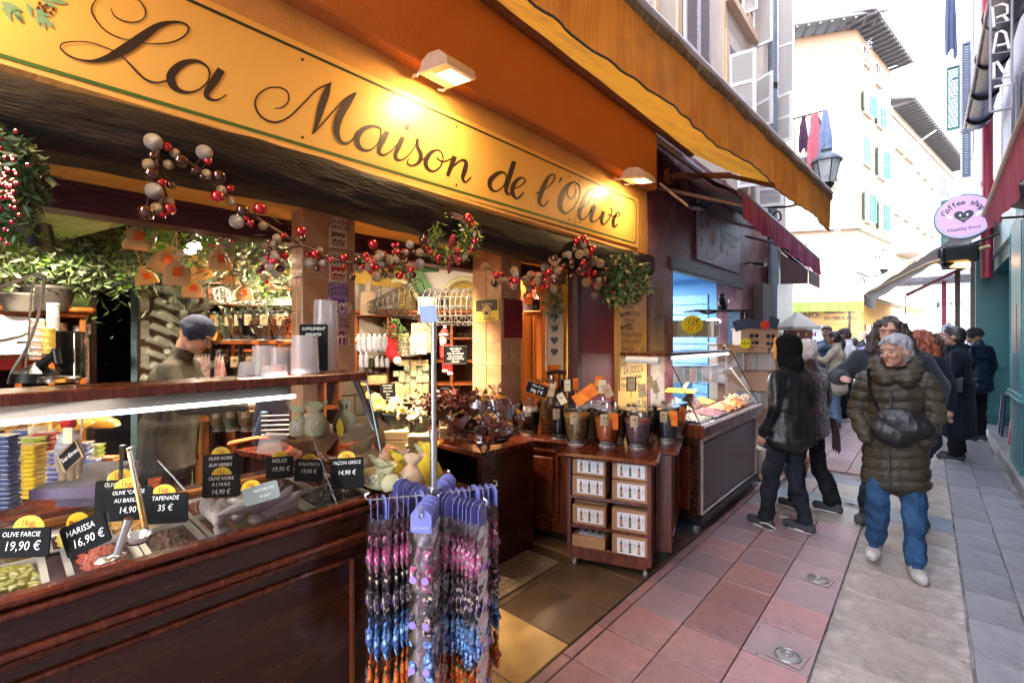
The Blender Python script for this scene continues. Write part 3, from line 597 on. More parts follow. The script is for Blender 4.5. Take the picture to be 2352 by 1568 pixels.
O('post_head',MB().box((-2.6,8.552,0),(-2.21,9.75,3.9)),MARW,js)
bl=thing('balcony','small wrought iron balcony with laundry above the street lantern','balcony',(-1.85,10.6,5.0))
O('floor',MB().box((-2.2,10.3,5.0),(-1.55,10.9,5.08)),STONE,bl)
bb=MB()
for i in range(8):x=-2.18+.62*i/7;bb.cyl((x,10.32,5.08),(x,10.32,5.85),.008,n=5)
for i in range(7):y=10.32+.56*i/6;bb.cyl((-1.56,y,5.08),(-1.56,y,5.85),.008,n=5)
O('baluster',bb,DARK,bl);O('handrail',MB().tube([(-2.2,10.3,5.86),(-1.4,10.3,5.86),(-1.56,10.3,5.86),(-1.56,10.9,5.86)],.014,6),DARK,bl)
def cloth(name,lab,P,w,h,m,dirn=(1,0,0),pinch=.35,grp='clothes hung out to dry'):
 P=V(P);d=V(dirn).normalized();n=V((-d.y,d.x,0))
 f=lambda u,v:P+d*(w*(u-.5)*(pinch+(1-pinch)*min(1,v*1.6)))+n*(.03*math.sin(u*14+v*3)*v)-V((0,0,h*v*(1+.06*math.sin(u*9))))
 return O(name,MB().grid(f,14,12),m,sm=True,label=lab,cat='laundry',group=grp,recalc=False)
cloth('hanging_garment','pink garment hanging from the iron balcony',(-1.57,10.24,5.84),.26,1.0,mat('pink_cloth',(.62,.17,.22),rough=.8),(1,.2,0))
cloth('hanging_garment','light blue shirt hanging at the balcony corner',(-1.41,10.26,5.84),.22,.8,mat('blue_cloth',(.25,.32,.5),rough=.8),(1,.2,0))
cloth('hanging_garment','dark red and navy cloth hanging left of the pink garment',(-1.76,10.27,5.84),.16,.65,mat('navy_cloth',(.10,.04,.10),rough=.8),(1,.2,0))
cloth('hanging_garment','dark blue trousers hanging low under the balcony',(-1.68,10.3,5.0),.2,.6,mat('dark_blue_cloth',(.07,.09,.17),rough=.8),(1,.2,0))
def lantern(lab,c,s,grp='street lanterns',arm=None):
 c=V(c);t=thing('street_lantern',lab,'lantern',c,group=grp);h=s
 n=6;O('glass',MB().lathe([(.10*h/.5,-.2*h/.5*.9),(.17*h/.5,.12*h/.5)],c,6),mat('milk_glass',(.55,.58,.6),rough=.25),t)
 fr=MB();k=h/.5
 for j in range(6):
  a=2*PI*j/6;fr.cyl(c+V((.1*k*math.cos(a),.1*k*math.sin(a),-.18*k)),c+V((.17*k*math.cos(a),.17*k*math.sin(a),.12*k)),.008*k,n=5)
 O('frame',fr,DARK,t);O('cap',MB().lathe([(.2*k,.12*k),(.19*k,.15*k),(.09*k,.24*k),(.05*k,.26*k),(.07*k,.3*k),(.03*k,.33*k),(.01*k,.37*k)],c,12),PIPE,t,sm=30)
 O('base',MB().lathe([(.05*k,-.28*k),(.1*k,-.19*k)],c,8),DARK,t)
 if arm:O('bracket',MB().tube(crom([V(arm),V(arm)+(c-V(arm))*.5+V((0,0,-.24*k)),c+V((0,0,-.28*k))]),.018*k,6).tube(crom([V(arm)+V((0,0,-.3*k)),V(arm)+(c-V(arm))*.25+V((0,0,-.2*k)),V(arm)+(c-V(arm))*.3+V((0,0,-.35*k)),V(arm)+(c-V(arm))*.12+V((0,0,-.3*k))]),.013*k,6),DARK,t)
 return t
lantern('large street lantern wrapped in string lights beside the laundry',at(1898,392,7.4),.56,arm=(-2.18,9.1,3.95))
sa=thing('black_awning','small folded black awning with a white strut below the pink valance','awning',at(1815,560,8.8));q=[at(1782,530,8.6),at(1835,560,8.6),at(1852,600,8.6),at(1832,612,8.9),at(1790,570,9.1)]
O('canvas',MB().ext(q,(.0,.25,-.04)),mat('black_canvas',(.03,.03,.035),rough=.8),sa);O('strut',MB().cyl(at(1850,560,8.6),at(1863,650,8.8),.02),LAMPW,sa)
st=thing('striped_awning','brown and white striped awning on the left beyond the drainpipe','awning',(-1.7,12,2.9))
BRN=mat('stripe_brown',(.16,.06,.05),rough=.8);
for k in range(16):
 y0=9.75+.072*k;f=lambda u,v:V((-2.04,y0+.036*u,3.3)).lerp(V((-1.6,y0+.036*u,2.85)),v)
 O('stripe',MB().grid(f,1,4),BRN,st,recalc=False)
 f=lambda u,v:V((-2.04,y0+.036+.036*u,3.3)).lerp(V((-1.6,y0+.036+.036*u,2.85)),v)
 O('stripe',MB().grid(f,1,4),WHITE,st,recalc=False)
O('valance',MB().grid(lambda u,v:V((-1.59,9.75+1.15*u,2.85-.25*v)),20,3),mat('dark_plum',(.05,.025,.03),rough=.8),st,recalc=False)
O('side',MB().add([(-2.04,9.74,3.2),(-1.6,9.74,2.85),(-1.6,9.74,2.6),(-2.04,9.74,2.62)],[(0,1,2,3)]),MC['dark_plum'],st)
# ================================================================== FAR HOUSES
nb=thing('corner_house','tall cream corner house over the green awning of a yellow shop','building',(at(1965,776,23).x,at(1965,776,23).y,0))
Cn=at(1965,776,23.0);Cn.z=0
dR=(FW+RT*(1369/1060)).normalized();dL=(FW+RT*(-3746/1060)).normalized()
CRW=mat('cream_wall',(.25,.205,.15),rough=.9,var=.04,vs=1.2,bump=.15,bs=8);YLW=mat('yellow_wall',(.30,.17,.04),rough=.85,var=.05,vs=1)
PCH=mat('peach_wall',(.25,.165,.115),rough=.9,var=.06,vs=1.5,bump=.2);TRIM=mat('cream_trim',(.30,.245,.19),rough=.8,var=.05)
def wallp(P,d,s0,s1,z0,z1,th,off=0):
 d=V(d);n=V((d.y,-d.x,0));n=-n if(O0-V(P)).dot(n)<0 else n;P=V(P)+n*off
 return MB().ext([P+d*s0+V((0,0,z0)),P+d*s1+V((0,0,z0)),P+d*s1+V((0,0,z1)),P+d*s0+V((0,0,z1))],n*th)
def merge(*a):
 o=MB()
 for m in a:o.add(m.v,m.f)
 return o
HN=17.0
nL=V((dL.y,-dL.x,0));nL=-nL if(O0-Cn).dot(nL)<0 else nL
nR=V((dR.y,-dR.x,0));nR=-nR if(O0-Cn).dot(nR)<0 else nR
O('wall',merge(wallp(Cn,dR,0,6.05,3.55,HN,-.4)),CRW,nb);O('wall',merge(wallp(Cn,dL,.0,7.5,7.1,HN,-.4)),CRW,nb)
O('wall',wallp(Cn,dL,0,7.5,3.55,7.1,-.4,.001),PCH,nb);O('wall',merge(wallp(Cn,dL,0,7.5,0,3.55,-.4,.001),wallp(Cn,dR,0,6.05,0,3.55,-.4)),YLW,nb)
O('cornice',merge(wallp(Cn,dL,-.15,7.5,7.05,7.3,.22),wallp(Cn,dR,-.15,6.05,7.05,7.3,.22),wallp(Cn,dL,0,7.5,3.45,3.65,.15),wallp(Cn,dR,0,6.05,3.5,3.62,.15)),TRIM,nb)
O('eave_band',merge(wallp(Cn,dL,0,7.5,16.1,17,.03),wallp(Cn,dR,0,6.05,16.1,17,.03)),PCH,nb)
EAVE=mat('eave_grey',(.09,.085,.09),rough=.8,var=.2);ROOFT=mat('roof_tile',(.35,.2,.14),rough=.8,var=.3,vs=20)
def eave(P,d,s0,s1,z,over,par,step=.5):
 d=V(d);n=V((d.y,-d.x,0));n=-n if(O0-V(P)).dot(n)<0 else n;P=V(P)
 O('roof',MB().ext([P+d*s0+n*over+V((0,0,z+.1)),P+d*s1+n*over+V((0,0,z+.1)),P+d*s1-n*2+V((0,0,z+1.0)),P+d*s0-n*2+V((0,0,z+1.0))],(0,0,.12)),EAVE,par)
 g=mesh0('rafter',MB().cbox((0,0,0),(over+.3,.10,.14)),EAVE);k=int((s1-s0)/step);a=math.atan2(n.y,n.x)
 for i in range(k):put('rafter',g,P+d*(s0+step*(i+.5))+n*(over*.45)+V((0,0,z+.03)),(0,0,a),par)
 O('gutter',MB().cyl(P+d*s0+n*(over+.08)+V((0,0,z+.12)),P+d*s1+n*(over+.08)+V((0,0,z+.12)),.08,n=8),EAVE,par)
eave(Cn,dL,-.9,7.5,HN,.9,nb);eave(Cn,dR,-.9,6.2,HN,.9,nb)
def fwin(P,d,s0,s1,z0,z1,par,shut=None,open_=True,sill=True):
 n=V((d.y,-d.x,0));n=-n if(O0-V(P)).dot(n)<0 else n;P=V(P)
 w=O('window',wallp(P,d,s0-.06,s1+.06,z0-.06,z1+.06,.03,.002),TRIM,par)
 O('pane',wallp(P,d,s0,s1,z0,z1,.01,.034),WDK if shut is None or open_ else shut,w)
 b=merge(wallp(P,d,(s0+s1)/2-.03,(s0+s1)/2+.03,z0,z1,.02,.046),wallp(P,d,s0,s1,(z0+z1)/2-.02,(z0+z1)/2+.02,.018,.046));O('frame',b,TRIM,w)
 if sill:O('sill',wallp(P,d,s0-.15,s1+.15,z0-.14,z0-.05,.14),TRIM,w)
 if shut:
  ww=(s1-s0)/2*1.02
  if open_:shutter(P+d*s0+n*.06+V((0,0,z0)),(-d+n*.25),ww,z1-z0,shut,w,n=18,join_=True);shutter(P+d*s1+n*.06+V((0,0,z0)),(d+n*.25),ww,z1-z0,shut,w,n=18,join_=True)
  else:shutter(P+d*s0+n*.06+V((0,0,z0)),d,ww,z1-z0,shut,w,n=18,join_=True);shutter(P+d*(s0+ww)+n*.06+V((0,0,z0)),d,ww,z1-z0,shut,w,n=18,join_=True)
def pxwin(P,d,x0,x1,ya,yb,par,shut=None,open_=True):
 a=onp(x0,ya,P,d);b=onp(x1,yb,P,d);xm=(x0+x1)/2;ym=onp(xm,ya,P,d).z;yl=onp(xm,yb,P,d).z
 s0=(a-V(P)).to_2d().length;s1=(b-V(P)).to_2d().length
 if shut and open_:g=(s1-s0)*.27;s0,s1=s0+g,s1-g
 fwin(P,V(d),min(s0,s1),max(s0,s1),yl,ym,par,shut,open_)
for(a,b,c,d_,op)in[(1974,2004,215,262,True),(2006,2028,244,290,True),(1982,1996,318,378,False),(2006,2036,342,408,True),(1976,2005,442,508,True),(2008,2036,466,528,True)]:
 pxwin(Cn,dR,a,b,c,d_,nb,SHG,op)
pxwin(Cn,dR,2011,2019,150,195,nb);pxwin(Cn,dR,1983,1992,112,150,nb)
for(x0,x1,y0,y1)in[(1981,2022,585,662)]:
 a=onp(x0,y0,Cn,dR);b=onp(x1,y1,Cn,dR);s0,s1=[(q-Cn).to_2d().length for q in(a,b)]
 w=O('roller_window',wallp(Cn,dR,s0,s1,4.15,5.9,.03,.003),mat('roller_grey',(.22,.23,.26),rough=.5),nb);gb=MB()
 for k in range(9):q=wallp(Cn,dR,s0,s1,4.2+k*.19,4.22+k*.19,.02,.034);gb.add(q.v,q.f)
 O('grille',gb,mat('roller_line',(.1,.1,.12)),w,kind='stuff')
O('board',wallp(Cn,dR,.55,5.4,6.1,6.85,.05),WHITE,nb)
fm=MB()
for i in range(46):
 s=random.uniform(.5,5.2);z=random.choice([5.2,5.35,5.55])+random.uniform(-.03,.03);q=wallp(Cn,dL,s,s+.04,z,z+.05,.006,.002);fm.add(q.v,q.f)
O('old_mark',fm,mat('old_mark',(.45,.33,.27)),nb,kind='stuff')
O('shop_frame',merge(wallp(Cn,dL,.22,.30,0,3.2,.06),wallp(Cn,dL,3.0,3.08,0,3.2,.06),wallp(Cn,dL,.22,3.08,3.1,3.2,.07)),DARK,nb)
O('fascia',wallp(Cn,dL,.30,3.0,2.3,3.1,.03),mat('shop_fascia',(.30,.155,.04),rough=.6,var=.03),nb)
def ontext(s,px0,py,size,m=INK,bold=0,sx=1):
 p=onp(px0,py,Cn+nL*.045,dL);return text(s,m,nb,p,-dL,(0,0,1),size,bold=bold,sx=sx)
ontext('NO',1845,724,.42,bold=.02,sx=1.05);ontext('|',1883,724,.45,sx=.3);ontext('HERBORISTERIE',1893,717,.25,bold=.022,sx=.80);ontext('DU VIEUX-NICE',1893,731,.25,bold=.022,sx=.83)
O('roller_door',wallp(Cn,dL,1.35,2.2,0,2.25,.05,.03),mat('roller_dark',(.13,.14,.16),rough=.5),nb)
q=MB()
for k in range(22):w_=wallp(Cn,dL,1.4,2.15,.1+k*.095,.14+k*.095,.02,.081);q.add(w_.v,w_.f)
O('roller_rib',q,MC['roller_dark'],nb,kind='stuff')
O('shop_door',wallp(Cn,dR,1.4,3.4,0,2.3,.04,.01),WDK,nb);O('door_frame',merge(wallp(Cn,dR,2.35,2.45,0,2.3,.03,.052),wallp(Cn,dR,1.35,1.45,0,2.4,.03,.052),wallp(Cn,dR,3.35,3.45,0,2.4,.03,.052)),WOODO,nb)
GAW=cloth2('lime_canvas',dict(col=(.10,.22,.02),rough=.8,col2=(.13,.27,.035),vs=1),.2);GAG=mat('grey_green_canvas',(.19,.25,.14),rough=.85,var=.2,vs=3)
ga=thing('green_awning','green awning with a lime valance over the yellow herbalist shop','awning',Cn+dL*3+V((0,0,2.9)))
f0,f1=Cn+dL*.1,Cn+dL*3.4
O('canvas',MB().grid(lambda u,v:f0.lerp(f1,u)+nL*(.1+1.0*v)+V((0,0,4.05-.35*v)),16,4),GAG,ga,recalc=False)
O('canvas',MB().grid(lambda u,v:f0.lerp(f1,u)+nL*(1.1)+V((0,0,3.70-.4*v)),16,4),GAG,ga,recalc=False)
O('valance',MB().grid(lambda u,v:f0.lerp(f1,u)+nL*(1.12+.02*math.sin(u*50))+V((0,0,3.36-.45*v)),40,3),GAW,ga,recalc=False)
g2=thing('green_awning','green and white awning round the corner of the yellow shop','awning',Cn+dR*3+V((0,0,2.9)))
O('canvas',MB().grid(lambda u,v:Cn+dR*(.6+5.2*u)+nR*(.05+1.7*v)+V((0,0,3.9-.75*v)),16,4),mat('pale_canvas',(.62,.66,.55),rough=.85),g2,recalc=False)
O('valance',MB().grid(lambda u,v:Cn+dR*(.6+5.2*u)+nR*1.75+V((0,0,3.15-.32*v)),16,3),GAW,g2,recalc=False)
h2=thing('far_house','cream house with a long grey eave beyond the corner house','building',Cn+dR*14)
O('wall',wallp(Cn,dR,6.06,24,0,15.1,-.4,-.0),CRW,h2);eave(Cn,dR,6.3,24,15.1,.9,h2)
O('cornice',merge(wallp(Cn,dR,6.1,24,14.5,14.7,.08),wallp(Cn,dR,7,11,6.6,6.95,.8),wallp(Cn,dR,12,24,7.2,7.5,.3),wallp(Cn,dR,6.1,24,3.5,3.7,.12)),TRIM,h2)
for(a,b,c,d_,sh)in[(2055,2071,302,345,SHUTW),(2077,2093,320,366,SHUTW),(2104,2110,356,394,None),(2119,2125,378,410,None),(2136,2141,390,430,None),(2053,2063,430,490,None),(2075,2084,446,504,None),(2103,2110,470,520,None),(2118,2127,480,534,SHUTW),(2137,2142,500,540,None)]:
 pxwin(Cn,dR,a,b,c,d_,h2,sh,False)
O('downpipe',MB().tube([Cn+dR*12.2+nR*.9+V((0,0,15.0)),Cn+dR*11+nR*.1+V((0,0,14.0)),Cn+dR*11+nR*.1+V((0,0,4))],.06,6),TRIM,h2)
O('panel',merge(wallp(Cn,dR,6.5,11.6,4.9,6.3,.06)),PCH,h2)
for s in(8.0,13,16,19):fwin(Cn,dR,s,s+1.1,.6,2.9,h2,None)
Q=at(2092,776,33);Q.z=0;dq=(FW*.35+RT).normalized()
h3=thing('end_house','pale house with black iron balconies closing the end of the street','building',Q+dq*5)
O('wall',wallp(Q,dq,-2,14,0,9.2,-.4),CRW,h3)
for k in range(6):
 fwin(Q,dq,-.2+k*1.5,.6+k*1.5,3.9,5.6,h3,None);fwin(Q,dq,-.2+k*1.5,.6+k*1.5,.4,2.6,h3,None)
 O('balcony_rail',wallp(Q,dq,-.35+k*1.5,.75+k*1.5,3.7,4.3,.02,.3),mat('rail_blue',(.06,.08,.13)),h3)
O('pilaster',merge(*[wallp(Q,dq,.85+k*1.5,1.1+k*1.5,0,3.2,.12)for k in range(6)],wallp(Q,dq,-2,14,3.2,3.55,.3)),TRIM,h3)
gs=thing('round_sign','white oval sign with a red letter U above the far shops','sign',at(2110,706,25));c=at(2110,706,25)
O('disc',MB().cyl(c,c+ray(2110,776)*.12,.42,n=20),WHITE,gs);text('U',mat('red_ink',(.65,.02,.03),bump=0),gs,c-ray(2110,776)*.01+V((0,0,0)),RT,(0,0,1),.55,align='CENTER',bold=.05)
for(px,py,t,w,lb)in[(2075,690,27,2.6,'flat white awning beside the oval letter sign'),(2180,725,19,3.6,'pale market parasol behind the crowd at the right')]:
 c=at(px,py,t);u=thing('parasol' if 'parasol' in lb else 'awning',lb,'parasol' if 'parasol' in lb else 'awning',c)
 if 'parasol' in lb:O('canopy',MB().lathe([(w/2,-.3),(w/2,-.2),(.05,.45)],c,8),mat('pale_green',(.5,.58,.42),rough=.8),u);O('pole',MB().cyl(V((c.x,c.y,0)),c+V((0,0,.4)),.04),DARK,u)
 else:O('canvas',MB().cbox(c,(w,1.5,.06),RZ(YAW)@RX(.15)),mat('white_canvas',(.75,.76,.74)),u)
lantern('far lantern on an iron arm at the corner of the cream house',Cn+nR*1.0+dR*.6+V((0,0,5.35)),1.0,arm=Cn+nR*.02+V((0,0,4.9)))
def lights(lab,pts,n,L=.16,r=.008,m=None):
 P=crom(pts,12);mb=MB().tube(P,r,4)
 for i in range(n):
  p=P[int((len(P)-1)*i/n)];a=random.uniform(0,6.28);mb.cyl(p,p+V((math.cos(a)*L,math.sin(a)*L*.5,random.uniform(-.6,.35)*L)),r*.8,n=3)
 return O('light_string',mb,m or mat('light_wire',(.28,.28,.33),rough=.5),label=lab,cat='string lights',recalc=False)
lights('dark string of icicle lights sagging from the eave to the big lantern',[at(1995,95,19),at(1972,190,17),at(1950,280,13),at(1925,355,10),at(1905,420,7.6)],110,.17,.009)
lights('bright string of lights crossing before the peach wall',[at(1895,500,9),at(1930,545,13),at(1980,588,17),at(2050,602,20),at(2110,590,18),at(2150,555,14)],130,.17,.009,mat('light_wire_white',(.7,.72,.78)))
cl=MB()
for i in range(60):a=random.uniform(0,6.28);p=at(1903,425,7.4)+V((random.gauss(0,.06),random.gauss(0,.06),random.gauss(0,.09)));cl.cyl(p,p+V((math.cos(a)*.06,math.sin(a)*.04,random.uniform(-.05,.05))),.005,n=3)
O('light_cluster',cl,DARK,label='tangle of light wires bunched under the big lantern',cat='string lights',kind='stuff',recalc=False)
# ================================================================== RIGHT SIDE OF THE ALLEY
TEAL=mat('teal_paint',(.04,.19,.22),rough=.4,var=.08,vs=2,bump=.05);TEALD=mat('teal_dark',(.03,.14,.17),rough=.45,var=.08);GW=mat('grey_wall',(.42,.40,.43),rough=.85,var=.06,vs=2,bump=.3)
rb=thing('right_house','grey plastered house on the right side above the teal shop','building',(1.2,8,0))
O('wall',MB().box((.88,-6,3.2),(1.6,12.5,13)).box((.9,-6,0),(1.6,7.3,3.2)),GW,rb);O('wall',MB().box((.8,12.5,0),(1.6,21,13)),mat('pale_wall',(.27,.26,.29),rough=.85),rb)
rs=thing('teal_shop','teal painted shop front with an open doorway at the right edge','shop front',(1,9,0))
O('pilaster',MB().box((.76,7.3,.0),(1.25,8.38,3.0),0,.01),TEAL,rs)
tr=MB().box((.735,7.3,.95),(.77,8.40,1.0),0,.008).box((.72,7.28,.92),(.78,8.42,.955),0,.01)
tr.box((.75,7.45,.15),(.77,8.25,.17)).box((.75,7.45,.85),(.77,8.25,.87)).box((.75,7.4,1.1),(.765,7.42,2.9)).box((.75,8.3,1.1),(.765,8.32,2.9))
O('moulding',tr,TEAL,rs);O('lintel',MB().box((.84,8.38,2.75),(1.2,11.5,2.95)),TEAL,rs)
O('door_wall',MB().box((.63,11.5,0),(2.6,11.6,3.2)),TEAL,rs);O('door_wall',MB().box((2.5,7.3,0),(2.6,11.5,3.2)).box((1.25,8.2,0),(2.5,8.3,3.2)),TEALD,rs);O('rail',MB().box((.66,11.47,1.1),(2.4,11.498,1.13)).box((.66,11.48,.12),(2.5,11.498,.3)),TEALD,rs)
O('ceiling',MB().box((.84,8.3,3.0),(2.5,11.5,3.1)),TEALD,rs)
fs=O('fascia_board',MB().box((.80,8.3,2.96),(.86,11.5,3.5)),mat('fascia_pale',(.34,.46,.46),rough=.4),rs)
text("PEPS & JUS",mat('grey_ink',(.08,.12,.12),bump=0),rs,(.798,11.2,3.3),(0,-1,0),(0,0,1),.26,sx=.9)
O('notice',MB().box((.752,7.8,1.45),(.7585,7.92,2.0)),mat('red_notice',(.45,.12,.10),rough=.5,col2=(.5,.3,.28),vs=60),rs)
for(px,py,lb,c_)in[(2290,990,'dark blue',(.02,.04,.08)),(2305,1000,'bright red',(.5,.02,.03))]:
 x,yy=(1.0,10.3)if 'blue' in lb else(1.02,9.3);s_=thing('bar_stool',lb+' metal bar stool inside the teal doorway','stool',(x,yy,.126));m=mat('stool_'+lb,c_,rough=.3)
 O('seat',MB().cbox((x,yy,.74),(.32,.32,.03),None,0,.01),m,s_)
 for a in(-1,1):
  for b in(-1,1):O('leg',MB().cyl((x+a*.13,yy+b*.13,.73),(x+a*.17,yy+b*.17,.126),.018,n=6),m,s_)
 O('footrest',MB().tube([(x-.155,yy-.155,.35),(x+.155,yy-.155,.35),(x+.155,yy+.155,.35),(x-.155,yy+.155,.35)],.01,5,closed=True),m,s_)
RPM=mat('crimson_pipe',(.33,.03,.07),rough=.4,bump=.05)
rp=thing('red_pipe','crimson downpipe beside the roll of the right hand awning','drainpipe',(.70,10.6,2.5));O('pipe',MB().cyl((.72,10.75,2.6),(.72,10.75,13),.07,n=14),RPM,rp,sm=True)
for z in(4.1,6.3):O('collar',MB().cyl((.72,10.75,z),(.72,10.75,z+.07),.08),RPM,rp,sm=30)
ga_=thing('grey_cassette','long dark blue half round awning cassette under the sky at the right','awning',(.6,9,5.1))
O('shell',MB().tube([(.66,5.6,5.02),(.6,7,5.08),(.6,9,5.14),(.6,10.6,5.14)],.15,14),mat('cassette',(.10,.13,.20),rough=.3),ga_,sm=True)
for yy in(6.2,7.2,8.2,9.2,10.2):O('band',MB().cyl((.6,yy,5.1),(.6,yy+.03,5.1),.165,n=16),DARK,ga_,sm=30)
O('edge',MB().cyl((.47,5.6,5.0),(.45,10.65,5.08),.015),LAMPW,ga_)
rw=thing('right_window','louvred grey shutters on the right wall under the vertical sign','window',(.86,7,3.4))
shutter((.84,6.4,3.35),(0,1,0),.45,1.2,mat('shutter_lilac',(.38,.38,.47),rough=.6),rw);shutter((.84,8.5,3.4),(0,1,0),.5,1.5,MC['shutter_lilac'],rw);O('opening',MB().box((.865,6.9,3.35),(.88,8.5,4.9)),WDK,rw)
r3=thing('right_window','green shutter leaves standing out from the far right wall','window',(.6,15,3));SHD=mat('shutter_slate',(.10,.12,.17),rough=.5)
shutter((.56,15,6.5),(-1,0,0),.23,1.5,SHG,r3,join_=True);shutter((.69,14,5.1),(-1,0,0),.13,2.9,SHD,r3,join_=True);O('window_case',MB().box((.56,14.9,6.4),(.8,15.1,8.2)),GW,r3);shutter((.8,16,3.6),(-1,0,0),.55,1.5,SHG,r3,join_=True);shutter((.8,19,3.5),(-1,0,0),.5,1.2,SHUT,r3,join_=True)
O('opening',MB().box((.79,15.2,6),(.8,16.2,10)),WDK,r3)
br=MB()
for(a,b)in[((2170,190),(2235,165)),((2172,225),(2205,218)),((2176,265),(2206,258))]:br.cyl(at(*a,13),at(*b,12),.018,n=5)
O('drying_rail',br,DARK,label='thin iron drying rails sticking out from the far right wall',cat='rail',kind='stuff')
cloth('hanging_garment','dark cloth with light holes hanging high on the right',at(2184,-60,12),.3,2.1,mat('slate_cloth',(.10,.12,.2),rough=.8),RT,.8)
cloth('hanging_garment','navy and red clothes hanging far away beside the green shutter',at(2168,400,22),.5,1.1,mat('navy_red',(.03,.05,.14),rough=.8,col2=(.08,.06,.16)),RT,.8)
vs_=thing('letter_sign','vertical frame sign with white neon letters R A N T','sign',(.5,6.1,3.8));YS=6.1;NW=mat('neon_white',(.85,.85,.82),rough=.4,bump=0)
def q6(x,y):return aty((2700+x/3.919)*.765625,y/3.919*.765625,YS)
for ls in[[[(1105,320),(1085,90),(1200,50),(1260,70),(1265,160),(1130,215)],[(1220,190),(1270,245)]],[[(1095,625),(1140,390),(1190,365),(1240,390),(1285,575)],[(1140,540),(1265,515)]],[[(1103,925),(1105,740),(1140,725),(1230,870),(1260,860)]],[[(1105,1030),(1300,985)],[(1190,1030),(1190,1235)]]]:
 m_=MB()
 for l_ in ls:m_.tube([q6(*p)for p in l_],.011,8)
 O('letter',m_,NW,vs_,sm=True)
O('frame',MB().tube([q6(1065,-300),q6(1060,1320)],.01,6).tube([q6(1320,-300),q6(1310,1270)],.01,6).tube([q6(1060,1320),q6(1310,1270)],.012,6).tube([q6(1065,290),q6(1320,240)],.006,5).tube([q6(1065,640),q6(1320,600)],.006,5).tube([q6(1065,940),q6(1320,900)],.006,5),mat('frame_grey',(.32,.32,.38),rough=.4),vs_)
dp2=thing('drainpipe','dark pipe on the wall at the top right corner','drainpipe',(.83,6.6,3.2));O('pipe',MB().tube([(.80,6.55,13),(.80,6.55,4.35),(.86,6.5,4.2)],.05,12),PIPE,dp2,sm=True)
cs=thing('round_sign','round lilac cafe sign with a winged heart on the right side','sign',(.277,6.6,2.62));cc=V((.275,6.6,2.86));Rr=.228
O('disc',MB().cyl(cc+V((0,0,0)),cc+V((0,.07,0)),Rr,n=48),mat('sign_rim',(.03,.035,.06),rough=.35),cs,sm=30);O('face',MB().cyl(cc+V((0,-.004,0)),cc,Rr*.955,n=48),mat('sign_blue_face',(.42,.46,.74),rough=.35,emit=(.42,.46,.74),es=.02),cs);O('face',MB().cyl(cc+V((0.004,-.008,.004)),cc+V((.004,-.0045,.004)),Rr*.89,n=48),mat('sign_lilac_face',(.62,.37,.68),rough=.35,var=.02,emit=(.62,.37,.68),es=.02),cs)
NAVY=mat('navy_ink',(.02,.025,.05),bump=0,rough=.5)
s_='Coffee shop'
for i,ch in enumerate(s_):
 a=PI*.87-(PI*.72)*i/(len(s_)-1)
 if ch!=' ':p=cc+V((Rr*.68*math.cos(a),-.0095,Rr*.68*math.sin(a)-.01));t_=V((math.sin(a),0,-math.cos(a)));text(ch,NAVY,cs,p,t_,(math.cos(a),0,math.sin(a)),.075,align='CENTER',bold=.02)
text('Healthy food',NAVY,cs,cc+V((0.0,-.0095,-.125)),(1,0,.06),(0,0,1),.042,align='CENTER',bold=.015,sx=1.1)
hp=[(0.016*math.sin(t)**3*4.6,0.005*(13*math.cos(t)-5*math.cos(2*t)-2*math.cos(3*t)-math.cos(4*t))*.92)for t in[2*PI*k/30 for k in range(30)]]
O('heart',MB().ext([cc+V((x,-.009,z+.005))for x,z in hp],(0,-.0015,0)),NAVY,cs)
for sg_ in(-1,1):
 O('wing',MB().ext([cc+V((sg_*x,-.009,z))for x,z in[(.075,.0),(.10,.035),(.14,.045),(.132,.025),(.128,.012),(.12,.0),(.105,-.01),(.085,-.012)]],(0,-.0012,0)),WHITE,cs)
 O('eye',MB().ext([cc+V((sg_*.026+.009*math.cos(a),-.011,.015+.014*math.sin(a)))for a in[k*PI/5 for k in range(10)]],(0,-.001,0)),WHITE,cs)
O('mouth',MB().tube([cc+V((-.022,-.012,-.02)),cc+V((0,-.012,-.03)),cc+V((.024,-.012,-.018))],.0022,5),WHITE,cs)
O('arm',MB().tube([cc+V((.18,.035,.1)),(.9,6.65,3.0)],.012,6).tube([cc+V((.2,.035,-.05)),(.9,6.65,2.78)],.012,6),DARK,cs)
na=thing('pink_awning','pink awning edge reaching in from the right above the cafe sign','awning',(.4,4,2.4));a0,a1=V((.33,.8,2.72)),V((.325,5.05,2.56))
O('front_bar',MB().tube([a0,a1],.018,10),mat('bar_beige',(.55,.47,.42),rough=.4),na,sm=True);O('top_bar',MB().tube([a0+V((0.005,0,.045)),a1+V((.005,-.1,.03))],.014,10),mat('bar_navy',(.03,.03,.06),rough=.35),na,sm=True)
PNK2=cloth2('rose_canvas',dict(col=(.50,.10,.20),rough=.8,col2=(.62,.20,.32),vs=2,stretch=(1,9,.6),bump=.2),.3)
O('valance',MB().grid(lambda u,v:a0.lerp(a1,u)+V((.012*math.sin(u*70)*v+.02*v,0,-.015-(.24-.13*max(0,(u-.72)/.28))*v-.015*math.sin(u*40)*v)),120,8),PNK2,na,sm=True,recalc=False)
O('canvas',MB().grid(lambda u,v:a0.lerp(a1,u).lerp(V((.86,.8+4.2*u,3.15)),v),20,5),PURP,na,recalc=False)
da=thing('dark_canopy','folded dark canopy hanging behind the pink awning edge','awning',(.6,6.8,2.7));O('canvas',MB().grid(lambda u,v:V((.50,5.9+1.0*u,3.0)).lerp(V((.9,5.9+1.0*u,2.78+.06*math.sin(u*8))),v),12,4),mat('black_tarp',(.02,.02,.03),rough=.6,bump=.4),da,recalc=False)
